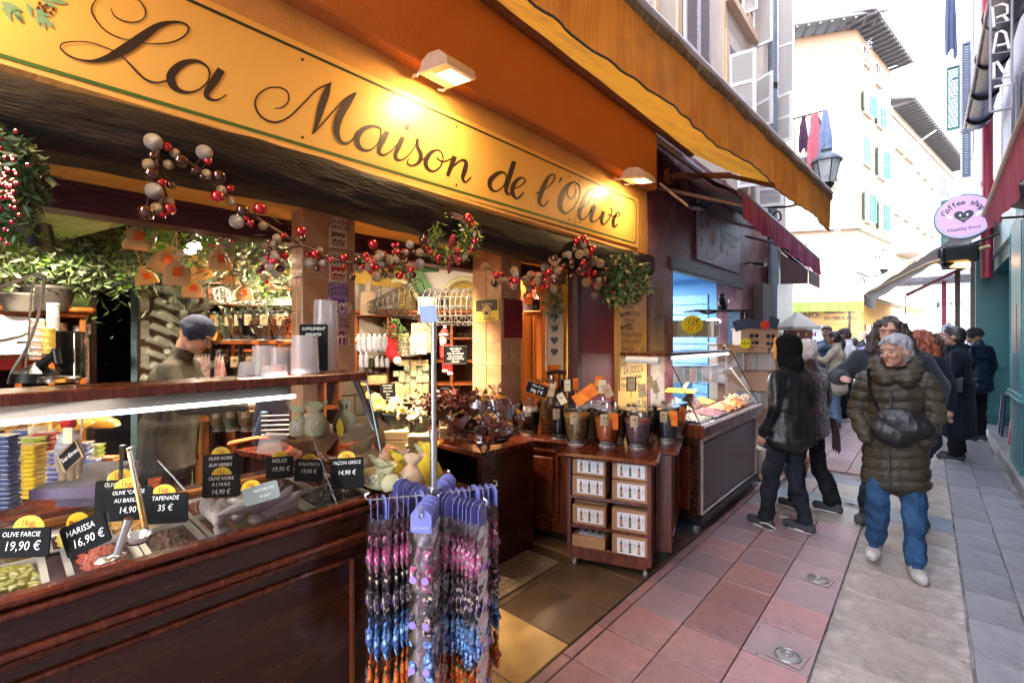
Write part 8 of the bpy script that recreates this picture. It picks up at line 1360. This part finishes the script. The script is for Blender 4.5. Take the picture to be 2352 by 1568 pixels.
bz=thing('bag_stand','cream box stand with handbags beside the spice counter','stand',at(1755,1105,5.2));c=atz(1757,1105,0);O('box',MB().cbox(c+V((0,.2,.2)),(.26,.3,.3),None,0,.01),mat('cream_stand',(.45,.33,.27),rough=.6),bz);O('base',MB().cbox(c+V((0,.2,.03)),(.32,.36,.05),None,0,.01),MC['cream_stand'],bz);O('bag',MB().cbox(c+V((0,.2,.5)),(.2,.25,.28),None,0,.04),mat('navy_bag',(.03,.04,.08),rough=.4),bz);O('pot',MB().lathe([(.1,0),(.13,.2),(.11,.24)],c+V((.22,.5,0)),14),mat('terracotta',(.35,.13,.07)),bz,sm=30)
tw_=thing('trinket_tower','revolving rack of red trinkets under a white pyramid top','rack',at(1832,776,7.6));c=at(1832,776,7.6);c.z=0;O('pyramid',MB().lathe([(.33,1.76),(.33,1.80),(.0,2.06)],c,4),mat('pyramid_grey',(.62,.60,.55),rough=.6,var=.1),tw_);O('column',MB().cbox(c+V((0,0,.95)),(.36,.36,1.6),RZ(.3)),mat('rack_dark',(.2,.06,.07)),tw_);TRK=[mesh0('trinket',MB().cbox((0,0,0),(.03,.012,.06),None,0,.004),mat('trinket_'+str(i),q,rough=.4,bump=0))for i,q in enumerate([(.5,.02,.05),(.42,.01,.02),(.55,.4,.05),(.6,.55,.5),(.3,.02,.08)])]
for r in range(9):
 for k in range(14):a=k*2*PI/14;put('trinket',TRK[0 if random.random()<.6 else random.randrange(5)],c+V((.25*math.cos(a),.25*math.sin(a),1.68-.12*r)),(0,0,a+PI/2),tw_)
text("PELUCHES",INK,tw_,at(1832,757,7.33),RT,(0,0,1),.07,align='CENTER')
# ================================================================== PEOPLE
def blob(name,prims,mats,par,vox,disp=None,M=None,label=None):
 mb=MB()
 for p in prims:
  if p[0]=='c':mb.tube([p[1],p[2]],[p[3],p[4]],12);mb.sph(p[1],p[3],12,8);mb.sph(p[2],p[4],12,8)
  else:mb.sph(p[1],p[2],16,12,R=p[4]if len(p)>4 else None)
 me=bpy.data.meshes.new('b');me.from_pydata(mb.v,[],mb.f);ob=bpy.data.objects.new('b',me)
 r=ob.modifiers.new('r','REMESH');r.mode='VOXEL';r.voxel_size=vox;s=ob.modifiers.new('s','SMOOTH');s.factor=.5;s.iterations=4
 m2=tomesh(ob);bpy.data.meshes.remove(me)
 n=len(m2.vertices);P=np.empty(n*3);m2.vertices.foreach_get('co',P);P=P.reshape(-1,3);N=np.empty(n*3);m2.vertices.foreach_get('normal',N);N=N.reshape(-1,3)
 F=None
 if len(mats)>1:
  best=np.full(n,9.);own=np.zeros(n,int)
  for p in prims:
   if p[0]=='c':
    a,b=np.array(p[1]),np.array(p[2]);d=b-a;t=np.clip(((P-a)@d)/max(1e-9,d@d),0,1);q=np.linalg.norm(P-a-t[:,None]*d,axis=1)-(p[3]+(p[4]-p[3])*t);mi=p[5]if len(p)>5 else 0
   else:r_=np.array(p[2]if isinstance(p[2],(tuple,list))else(p[2],)*3);q=(np.linalg.norm((P-np.array(p[1]))/r_,axis=1)-1)*r_.min();mi=p[3]
   k=q<best;best[k]=q[k];own[k]=mi
  F=np.array([own[list(f.vertices)[0]]for f in m2.polygons])
 if disp is not None:P=P+N*disp(P)[:,None];m2.vertices.foreach_set('co',P.ravel())
 if M is not None:m2.transform(WM[par.name].inverted()@M)
 m2.materials.clear();smooth(m2)
 for x in mats:m2.materials.append(x)
 if F is not None:m2.polygons.foreach_set('material_index',F.astype(np.int32))
 m2.update();m2.name=name;o=bpy.data.objects.new(name,m2);COL.objects.link(o);o.parent=par
 if label:o['label']=label
 return o
def fold(a=.006,f=9,st=2.2):
 def d(P):return np.array([a*noise.noise((p[0]*f,p[1]*f,p[2]*f/st))+a*.5*noise.noise((p[0]*f*2.3,p[1]*f*2.3,p[2]*f))for p in P])
 return d
def puff(h=.075,a=.014):
 g=fold(.007,14,1)
 def d(P):return a*np.abs(np.sin(PI*(P[:,2]+.02*np.sin(P[:,0]*11))/h))**.45-a*.5+g(P)
 return d
def curly(a=.02,f=22):
 def d(P):return np.array([a*noise.noise((p[0]*f,p[1]*f,p[2]*f*.6))+a*.5*noise.noise((p[0]*f*2,p[1]*f*2,p[2]*f))for p in P])
 return d
SKIN=mat('skin',(.30,.145,.095),rough=.5,col2=(.38,.20,.135),vs=9,bump=.1,bs=200);SKIN2=mat('skin_tan',(.21,.095,.06),rough=.5,col2=(.28,.135,.085),vs=9);LIP=mat('lip',(.30,.09,.08),rough=.5,bump=0);EYEW=mat('eye_white',(.6,.57,.54),rough=.2,bump=0);IRIS=mat('iris',(.04,.03,.025),rough=.1,bump=0)
def person(lab,px,t,face,h,coat,tro,shoe,hair,vox=.014,arms=None,legs=None,skin=SKIN,hd=(0,0),hem=.6,wide=1,hs='short',ck='coat',disp=None,sole=None,extra=None,lean=0,sl=1,hand=(True,True),flare=1,far=False,slv=.88,brow=None):
 g=at(px,776,t);rv=ray(px,776).normalized();f=V((rv.y,-rv.x,0))*face[0]+rv*face[1];f.normalize();a=math.atan2(-f.x,f.y);loc=V((g.x,g.y,0));P=thing('person',lab,'person',loc,a);M=mtx(loc,a);s=h/1.7
 J=lambda x,y,z:(x*s,(y+lean*max(0,z-.9)**1.3)*s,z*s)
 legs=legs or[((-.10,.02,.48),(-.10,0,.08),.0),((.10,.02,.48),(.10,0,.08),.0)];arms=arms or[((-.25,-.03,1.12),(-.25,.06,.87)),((.25,-.03,1.12),(.25,.06,.87))]
 hy,hp=hd;Rh=RZ(hy)@RX(-hp);hc=V(J(0,.035,1.585));H=lambda x,y,z:tuple(hc+Rh@V((x*s,y*s,z*s)))
 b=[('e',J(0,0,.93),(.15*s,.10*s,.12*s),1),('e',J(0,0,1.12),(.14*s,.09*s,.17*s),0),('e',J(0,-.01,1.26),(.14*s,.09*s,.13*s),0),('c',J(0,-.02,1.38),H(0,-.03,-.08),.052*s,.048*s,0)]
 for k,((ke),(an),tw_)in enumerate(legs):
  sx=-1 if k==0 else 1;K,A_=J(*ke),J(*an);b+=[('c',J(sx*.09,0,.90),K,.08*s,.055*s,1),('c',K,A_,.055*s,.038*s,1),('c',A_,(A_[0]+.12*s*math.sin(tw_),A_[1]+.12*s*math.cos(tw_),max(.03,A_[2]-.045*s)),.038*s,.03*s,1)]
 for k,(e,w)in enumerate(arms):
  sx=-1 if k==0 else 1;E_,W_=V(J(*e)),V(J(*w));b+=[('c',J(sx*.15,-.01,1.34),E_,.042*s,.036*s,0),('c',E_,W_,.038*s,.027*s,0)]
  if hand[k]:
   d=(W_-E_).normalized();q=d.cross(V((0,0,1)));q=V((0,1,0))if abs(d.z)>.8 else q.normalized();n_=d.cross(q).normalized();b+=[('e',W_+d*.045*s,(.03*s,.03*s,.03*s),0),('e',W_+d*.065*s,(.033*s,.033*s,.03*s),0)]
   for j in range(4):u=(j-1.5)*.019*s;l=(.07,.08,.075,.058)[j]*s;c0=W_+d*.08*s+q*u;c1=c0+d*l*.5;b+=[('c',c0,c1,.0105*s,.0095*s,0),('c',c1,c1+(d*.8+n_*.55).normalized()*l*.5,.0095*s,.008*s,0)]
   b+=[('c',W_+d*.03*s-q*.025*s,W_+d*.085*s-q*.05*s,.013*s,.009*s,0)]
 b+=[('e',H(0,-.01,.02),(.077*s,.097*s,.10*s),0,Rh),('e',H(0,.03,-.05),(.055*s,.06*s,.062*s),0,Rh),('e',H(0,.068,-.092),(.026*s,.022*s,.02*s),0,Rh),('c',H(0,.088,.008),H(0,.112,-.028),.010*s,.0145*s,0),('e',H(0,.082,-.062),(.026*s,.012*s,.009*s),2,Rh),('e',H(-.034,.078,-.025),(.022*s,.018*s,.02*s),0,Rh),('e',H(.034,.078,-.025),(.022*s,.018*s,.02*s),0,Rh),('e',H(0,.077,.035),(.056*s,.02*s,.015*s),0,Rh)]
 for sx in(-1,1):b.append(('e',H(sx*.079,-.008,-.012),(.012*s,.02*s,.032*s),0,Rh))
 blob('body',b,[skin,tro,LIP],P,min(vox,.011),M=M)
 if not far:
  for sx in(-1,1):O('eye',MB().sph(H(sx*.031,.0795,.004),(.0155*s,.0125*s,.0085*s),10,7,R=Rh).xf(M),EYEW,P,sm=True);O('iris',MB().sph(H(sx*.031+.004*(1 if hy>0 else-1)*0,.0915,.004),(.0068*s,.003*s,.0068*s),8,6,R=Rh).xf(M),IRIS,P,sm=True);O('eyebrow',MB().tube([H(sx*.048,.084,.026),H(sx*.03,.096,.031),H(sx*.014,.097,.026)],[.003*s,.0045*s,.003*s],5).xf(M),brow or hair,P);O('eyelid',MB().tube([H(sx*.047,.083,.006),H(sx*.031,.0945,.0135),H(sx*.016,.092,.006)],.0032*s,5).xf(M),skin,P)
 tp=[('e',J(0,0,.93),(.15*s,.115*s,.12*s),0)]
 for k,(ke,an,tw_)in enumerate(legs):
  sx=-1 if k==0 else 1;K,A_=V(J(*ke)),V(J(*an));up=(K-A_).normalized();tp+=[('c',J(sx*.08,0,.90),K,.084*s,.074*s),('c',K,A_+up*(.058*flare-.035)*s,.076*s,.058*s*flare)]
  c0=A_;dz=V((math.sin(tw_),math.cos(tw_),0));pit=max(0,A_.z/s-.10)*2.2;dz=(dz-V((0,0,pit))).normalized();upv=V((0,0,1));base=c0-V((0,0,.045*s));sh=[('c',base-dz*.03*s+V((0,0,.012*s)),c0+V((0,0,.01)),.040*s,.043*s,0),('c',base-dz*.03*s,base+dz*.155*s,.046*s,.041*s,0),('e',base+dz*.11*s+V((0,0,-.0*s)),(.052*s,.06*s,.042*s),0)]
  sm_l=[('c',base-dz*.055*s-V((0,0,.026*s)),base+dz*.165*s-V((0,0,.026*s)),.018*s,.018*s,1),('c',base-dz*.04*s-V((.024*s,0,.024*s)),base+dz*.12*s-V((.030*s,0,.024*s)),.017*s,.017*s,1),('c',base-dz*.04*s-V((-.024*s,0,.024*s)),base+dz*.12*s-V((-.030*s,0,.024*s)),.017*s,.017*s,1)]
  blob('shoe',sh+sm_l,[shoe,sole or shoe],P,min(vox,.009),M=M)
 blob('trousers',tp,[tro],P,vox,fold(.017,11,.8),M)
 W_=wide;cp=[('e',J(0,-.01,1.27),(.19*s*W_,.13*s*W_,.15*s),0),('e',J(0,0,1.10),(.175*s*W_,.13*s*W_,.22*s),0),('c',J(-.12*W_,-.015,1.365),J(0,-.02,1.40),.068*s,.07*s),('c',J(.12*W_,-.015,1.365),J(0,-.02,1.40),.068*s,.07*s)]
 z=1.0
 while z>hem:q=1.03+(1.0-z)*.25*sl;cp.append(('e',J(0,0,z),(.182*s*W_*q,.14*s*W_*q,.10*s),0));z-=.022
 cp.append(('e',J(0,0,hem+.02),(.188*s*W_*q,.148*s*W_*q,.03*s),0))
 for k,(e,w)in enumerate(arms):
  sx=-1 if k==0 else 1;E_,A_=V(J(*e)),V(J(*w));cp+=[('c',J(sx*.165*W_,-.01,1.355),E_,.078*s*slv,.066*s*slv),('c',E_,A_-(A_-E_).normalized()*.01,.064*s*slv,.052*s*slv)]
 cp.append(('c',J(0,-.03,1.40),J(0,-.02,1.455),.075*s,.072*s))
 blob(ck,cp,[coat],P,vox,disp or fold(.012,7,2),M)
 hp_=[('e',H(0,-.022,.035),(.086*s,.10*s,.098*s),0,Rh),('e',H(0,-.045,-.01),(.08*s,.075*s,.09*s),0,Rh)]
 if hs=='short':hp_+=[('e',H(0,.045,.088),(.065*s,.045*s,.028*s),0,Rh),('e',H(-.03,.07,.075),(.035*s,.025*s,.02*s),0,Rh),('e',H(.045,.05,.06),(.03*s,.03*s,.03*s),0,Rh)]
 if hs in('long','curls'):
  k_=1.25 if hs=='curls' else 1
  for sx in(-1,1):hp_+=[('e',H(sx*.04,.03,.085),(.045*s,.04*s,.025*s),0,Rh),('c',H(sx*.075,-.01,.03),H(sx*.10*k_,-.01,-.16),.035*s*k_,.05*s*k_),('c',H(sx*.06,-.05,0),H(sx*.08*k_,-.06,-.24),.05*s*k_,.055*s*k_)]
  hp_+=[('c',H(0,-.07,0),H(0,-.09,-.22),.07*s*k_,.07*s*k_)]
 if hs=='tail':hp_+=[('e',H(0,.045,.08),(.06*s,.045*s,.025*s),0,Rh),('c',H(0,-.11,.03),H(0,-.16,-.08),.025*s,.035*s),('c',H(0,-.16,-.08),H(0,-.13,-.25),.035*s,.02*s)]
 if hs=='beanie':hp_=[('e',H(0,-.012,.045),(.09*s,.108*s,.09*s),0,Rh),('c',H(-.045,-.01,.02),H(.045,-.01,.02),.063*s,.063*s),('e',H(0,-.02,.03),(.095*s,.112*s,.03*s),0,Rh)]
 if hs=='hood':hp_=[('e',H(0,-.025,.02),(.105*s,.115*s,.125*s),0,Rh),('c',H(0,-.04,-.05),J(0,-.04,1.455),.085*s,.085*s),('c',H(-.06,.0,-.06),H(-.05,-.03,-.15),.05*s,.06*s),('c',H(.06,.0,-.06),H(.05,-.03,-.15),.05*s,.06*s)]
 blob('hood' if hs=='hood' else 'cap' if hs=='beanie' else 'hair',hp_,[hair],P,min(vox,.011),curly(.026 if hs=='curls' else .009,26 if hs=='curls' else 34)if hs not in('beanie','hood')else fold(.006,10,1)if hs=='hood' else None,M)
 if extra:extra(P,M,J,H,s)
 return P
def tb(P,M,name,pts,r,m,n=10,sq=1,sm=True):return O(name,MB().tube(pts,r,n,sq=sq).xf(M),m,P,sm=sm)
DEN=mat('blue_denim',(.009,.028,.072),rough=.85,spec=.2,col2=(.028,.072,.15),vs=9,bump=.2,bs=250);DDEN=mat('dark_denim',(.006,.007,.010),rough=.85,spec=.2,col2=(.015,.018,.026),vs=5,bump=.2);LDEN=mat('light_denim',(.08,.16,.25),rough=.8,col2=(.16,.25,.34),vs=5);BLK=mat('black_cloth',(.006,.006,.007),rough=.85,spec=.2,bump=.2)
PUFF=mat('olive_puffer',(.024,.019,.011),rough=.52,spec=.3,col2=(.050,.040,.026),vs=4,bump=.5,bs=40);GRYH=mat('silver_hair',(.14,.145,.16),rough=.5,col2=(.36,.36,.385),vs=30,stretch=(4,4,1),bump=.6,bs=90);BRH=mat('dark_curls',(.014,.008,.007),rough=.45,col2=(.045,.025,.018),vs=40,bump=.8,bs=70);REDH=mat('auburn_hair',(.10,.02,.01),rough=.45,col2=(.28,.07,.025),vs=30,bump=.7,bs=70);BKH=mat('black_hair',(.010,.008,.009),rough=.35,col2=(.03,.022,.02),vs=40,bump=.5,bs=80)
LEATH=mat('black_leather',(.006,.006,.007),rough=.36,bump=.5,bs=40,spec=.45);GREYW=mat('charcoal_wool',(.014,.0155,.020),rough=.95,col2=(.026,.029,.036),vs=20,bump=.3,sheen=.1,spec=.2);NAVW=mat('navy_wool',(.005,.008,.014),rough=.95,bump=.3,sheen=.05,spec=.15);CRM=mat('cream_wool',(.38,.32,.25),rough=.9,bump=.3);WSW=mat('white_knit',(.62,.62,.66),rough=.85);BPUF=mat('blue_puffer',(.006,.014,.035),rough=.5);FUZZ=mat('brown_fleece',(.022,.007,.006),rough=1,bump=1,bs=60,sheen=.4);GREYB=mat('grey_beanie',(.30,.31,.38),rough=.9,bump=.5,bs=90);SOLEW=mat('sole_white',(.55,.52,.48),rough=.6);BSHOE=mat('black_canvas',(.012,.012,.014),rough=.7);WSHOE=mat('white_trainer',(.26,.24,.22),rough=.6,col2=(.42,.39,.36),vs=40)
def ex1(P,M,J,H,s):
 blob('collar',[('c',J(-.085,.05,1.42),J(-.105,-.03,1.50),.045,.05),('c',J(.085,.05,1.42),J(.105,-.03,1.50),.045,.05),('c',J(-.085,.07,1.41),J(.085,.07,1.40),.055,.055),('c',J(-.09,-.07,1.49),J(.09,-.07,1.49),.05,.05),('c',J(-.11,.0,1.44),J(-.06,.09,1.38),.05,.055),('c',J(.11,.0,1.44),J(.06,.09,1.38),.05,.055)],[PUFF],P,.009,puff(.05,.012),M)
 tb(P,M,'scarf',[J(-.06,.03,1.455),J(0,.065,1.44),J(.06,.03,1.455),J(0,-.05,1.47),J(-.06,.03,1.455)],.03,BLK)
 blob('shoulder_bag',[('e',J(-.04,.20,1.08),(.17,.055,.10),0,RY(-.25)),('e',J(.03,.20,1.01),(.13,.05,.09),0,RY(-.5))],[LEATH],P,.009,fold(.006,12,1),M)
 for sx,x,y,z in((-1,-.105,.10,.085),(1,.115,-.03,.14)):
  for k in range(4):tb(P,M,'shoelace',[J(x-.028,y+.03+.026*k,z+.0-.013*k),J(x,y+.035+.026*k,z+.012-.013*k),J(x+.028,y+.03+.026*k,z-.013*k)],.0045,GRYH,5)
 tb(P,M,'strap',[J(.10,.2,1.16),J(.15,.175,1.28),J(.16,.08,1.44),J(.12,-.06,1.46)],.019,LEATH,8,.35);tb(P,M,'zip',[J(.045,.205,.62),J(.045,.195,.95),J(.03,.175,1.3)],.007,BSHOE,6)
person('grey haired woman in an olive quilted coat walking toward the camera',2056,3.30,(.05,-1),1.635,PUFF,DEN,WSHOE,GRYH,.0085,arms=[((-.225,-.03,1.12),(-.16,.12,.96)),((.23,-.04,1.12),(.175,.12,.95))],legs=[((-.10,.05,.50),(-.105,.10,.085),-.15),((.10,.08,.50),(.115,-.03,.14),.15)],hd=(-.62,.08),hem=.62,wide=1.0,slv=.98,disp=puff(.078,.015),extra=ex1,hand=(False,False),brow=GRYH,flare=1.1,ck='quilted_coat',sl=.7)
def ex2(P,M,J,H,s):
 tb(P,M,'hood_trim',[H(0,.075,.10),H(-.075,.06,.02),H(-.06,.055,-.08)],.012,mat('amber_trim',(.50,.22,.03),rough=.8));tb(P,M,'hood_trim',[H(0,.075,.10),H(.075,.06,.02),H(.06,.055,-.08)],.012,MC['amber_trim'])
 for sx in(-1,1):tb(P,M,'side_stripe',[J(sx*.145,.03,.045),J(sx*.147,.10,.065),J(sx*.145,.17,.05)],.006,SOLEW,6)
 tb(P,M,'hem_band',[J(.19,.1,.80),J(.2,-.05,.79),J(.1,-.17,.79),J(-.1,-.17,.79)],.012,LEATH,6)
person('person in a black hood and leather jacket looking into the spice stall',1812,3.86,(-.86,.5),1.63,LEATH,DDEN,BSHOE,mat('black_hood',(.004,.004,.005),rough=.95,spec=.1,bump=.3),.0095,arms=[((-.26,-.03,1.12),(-.20,.10,.86)),((.25,-.02,1.12),(.19,.14,.88))],legs=[((-.10,.10,.48),(-.10,.14,.085),.1),((.11,.02,.48),(.12,-.08,.085),-.15)],hs='hood',hem=.80,wide=1.14,sole=SOLEW,disp=fold(.020,8,2.4),extra=ex2,ck='leather_jacket',far=True,hand=(True,False),hd=(.3,-.05),sl=1.5)
def ex3(P,M,J,H,s):
 for k in range(14):tb(P,M,'fringe',[J(.20+.006*k,-.15+.008*k,.92),J(.23+.006*k,-.17+.009*k,.74),J(.24+.007*k,-.17+.01*k,.60-.012*(k%4))],.005,FUZZ,4)
person('person in a brown fleece coat with a fringed scarf half hidden behind the leather jacket',1856,4.35,(-.8,.5),1.60,FUZZ,BLK,BSHOE,mat('pale_hair',(.35,.34,.34),col2=(.55,.54,.53),vs=40,bump=.8),.014,hs='short',hem=.78,wide=1.12,sole=SOLEW,extra=ex3,far=True,flare=1.35,legs=[((-.10,.05,.48),(-.10,.05,.09),0),((.10,-.03,.48),(.12,-.18,.10),-.2)],disp=curly(.012,60),ck='fleece_coat')
person('woman with dark curly hair in a charcoal coat right behind the grey haired woman',2043,4.05,(0,-1),1.79,GREYW,DDEN,BSHOE,BRH,.011,arms=[((-.30,-.05,1.15),(-.28,.02,.95)),((.34,.02,1.20),(.30,.22,1.20))],hs='curls',hem=.75,wide=1.12,slv=1.15,hd=(-.15,.12),sole=SOLEW,ck='wool_coat',legs=[((-.12,.0,.48),(-.17,-.12,.10),-.3),((.10,.05,.48),(.16,.06,.085),.2)])
person('auburn haired woman in a dark coat seen from behind beside the curly haired woman',2112,5.1,(.5,.85),1.70,NAVW,DDEN,LEATH,REDH,.014,arms=[((-.25,0,1.12),(-.22,.06,.88)),((.30,-.02,1.12),(.28,.0,.88))],hs='curls',hem=.72,wide=1.1,far=True,legs=[((-.10,.05,.5),(-.1,.05,.085),0),((.12,.02,.5),(.13,-.24,.30),0)],ck='dark_coat')
def ex6(P,M,J,H,s):
 O('sunglasses',MB().cbox(H(0,.05,.12),(.13,.03,.03),RX(.5)).xf(M),LENS,P);O('handbag',MB().cbox(J(-.26,.0,.98),(.06,.2,.2),None,0,.02).xf(M),LEATH,P);tb(P,M,'scarf',[J(-.07,.06,1.44),J(0,.1,1.42),J(.07,.05,1.44),J(0,-.08,1.46),J(-.07,.06,1.44)],.04,NAVW)
person('woman in a long black coat standing in profile with sunglasses on her dark hair',2199,6.15,(-1,.1),1.755,NAVW,BLK,BSHOE,BKH,.014,hs='short',hem=.36,wide=1.12,sole=SOLEW,extra=ex6,flare=1.4,ck='long_coat',brow=BKH,arms=[((-.25,0,1.12),(-.22,.12,.92)),((.25,0,1.12),(.22,.1,.9))])
person('person in a navy quilted jacket and black beanie at the teal doorway',2243,7.3,(-.8,.5),1.77,BPUF,BLK,BSHOE,mat('black_beanie',(.014,.014,.016),rough=.9,bump=.6,bs=80),.016,hs='beanie',hem=.80,wide=1.12,slv=1.1,disp=puff(.09,.016),sole=SOLEW,far=True,ck='quilted_jacket')
person('curly brown haired woman with a red scarf between the auburn hair and the black coat',2145,7.4,(-1,-.1),1.68,mat('red_scarf_coat',(.30,.02,.05),rough=.8),BLK,BSHOE,mat('brown_curls',(.04,.018,.01),col2=(.10,.045,.03),vs=40,bump=.8),.016,hs='curls',hem=.8,far=True)
person('tall person in a pale grey beanie behind the woman in the black coat',2183,8.6,(-1,.3),1.86,GREYW,BLK,BSHOE,GREYB,.018,hs='beanie',hem=.8,far=True)
def ex10(P,M,J,H,s):O('hair_clip',MB().sph(H(0,-.11,.05),.02).xf(M),SOLEW,P);O('pocket',MB().cbox(J(.17,.12,.95),(.02,.14,.05)).xf(M),CRM,P)
person('dark haired woman with a ponytail in a cream coat touching the trinket rack',1919,8.35,(-1,.15),1.73,CRM,LDEN,BSHOE,BKH,.014,arms=[((-.24,.12,1.18),(-.18,.42,1.28)),((.25,-.02,1.12),(.22,.05,.85))],hs='tail',hem=.66,wide=1.12,extra=ex10,flare=1.4,ck='cream_coat',sl=1.6,far=True)
person('bearded man in a dark blue jacket beyond the cream coat',1900,9.2,(-.3,-1),1.85,mat('blue_jacket',(.015,.03,.06),rough=.5),BLK,BSHOE,BKH,.016,arms=[((-.30,.10,1.2),(-.2,.32,1.15)),((.3,-.02,1.15),(.35,.1,.95))],skin=SKIN2,hem=.85,wide=1.2,ck='jacket',extra=lambda P,M,J,H,s:O('beard',MB().sph(H(0,.045,-.075),(.05,.045,.04),10,8).xf(M),BKH,P,sm=True))
def ex12(P,M,J,H,s):
 for k in range(4):tb(P,M,'sleeve_stripe',[J(.27+.07*math.cos(q),-.02+.07*math.sin(q),1.26-.03*k)for q in[2*PI*i/12 for i in range(12)]],.007,BLK,5)
person('person in a white sweater with dark arm stripes beside the cream coat',1944,9.0,(-1,.2),1.80,WSW,BLK,WSHOE,BRH,.016,hs='short',hem=.95,wide=1.12,hd=(0,.35),extra=ex12,far=True,flare=1.3,ck='sweater',skin=SKIN2,sole=SOLEW)
for(px,t,f,h,c,hr,hs_,lb)in[(1995,12.5,(0,1),1.64,mat('purple_vest',(.10,.09,.22)),mat('grey_hair2',(.22,.2,.2),bump=.6),'short','grey haired person in a purple vest far down the alley'),(1986,15,(0,-1),1.82,GREYW,mat('bald_grey',(.35,.25,.2)),'short','older man facing the camera at the corner house'),(2100,13,(0,1),1.72,BLK,BKH,'beanie','distant person in a black cap near the far shops'),(2118,15,(-1,0),1.78,BPUF,mat('blue_beanie',(.05,.08,.14)),'beanie','distant person in a blue cap'),(2160,11,(0,1),1.74,BLK,BRH,'long','distant dark haired person behind the red scarf'),(2070,14,(0,1),1.68,NAVW,REDH,'short','distant person behind the curly haired woman'),(1962,11,(0,1),1.62,mat('khaki_pack',(.16,.14,.10)),BKH,'short','person with a khaki backpack beyond the white sweater')]:person(lb,px,t,f,h,c,BLK,BSHOE,hr,.022,hs=hs_,hem=.8,far=True)
SHIRT=mat('sage_overshirt',(.040,.037,.028),rough=.9,spec=.2,col2=(.065,.06,.046),vs=6,bump=.3)
def exS(P,M,J,H,s):
 for sx in(-1,1):tb(P,M,'glasses',[H(sx*.031+.021*math.cos(q),.105,.0+.017*math.sin(q))for q in[2*PI*i/12 for i in range(13)]],.0028,BLACK,5);tb(P,M,'glasses',[H(sx*.052,.103,.004),H(sx*.08,.0,.012)],.0025,BLACK,5)
 O('paper_slip',MB().cbox(J(.17,.68,1.05),(.05,.09,.004),RX(.3)).xf(M),PAPER,P);O('pen',MB().cyl(J(.13,.66,1.13),J(.13,.80,1.15),.005).xf(M),STEEL,P)
person('shopkeeper in a navy beanie and glasses leaning and pointing behind the deli counter',388,3.15,(.9,-.35),1.76,SHIRT,mat('plum_trousers',(.06,.018,.025),rough=.8),BSHOE,mat('navy_beanie',(.008,.016,.045),rough=.95,bump=.9,bs=70,stretch=(2,2,.3)),.010,arms=[((-.26,.04,1.14),(-.2,.22,1.02)),((.26,.16,1.14),(.17,.46,1.12))],hs='beanie',hem=.72,wide=1.08,hd=(-.1,.55),lean=.20,extra=exS,ck='overshirt',skin=SKIN,brow=mat('grey_brow',(.15,.13,.12)),disp=fold(.02,7,1.6))
bpy.data.scenes.remove(TS)
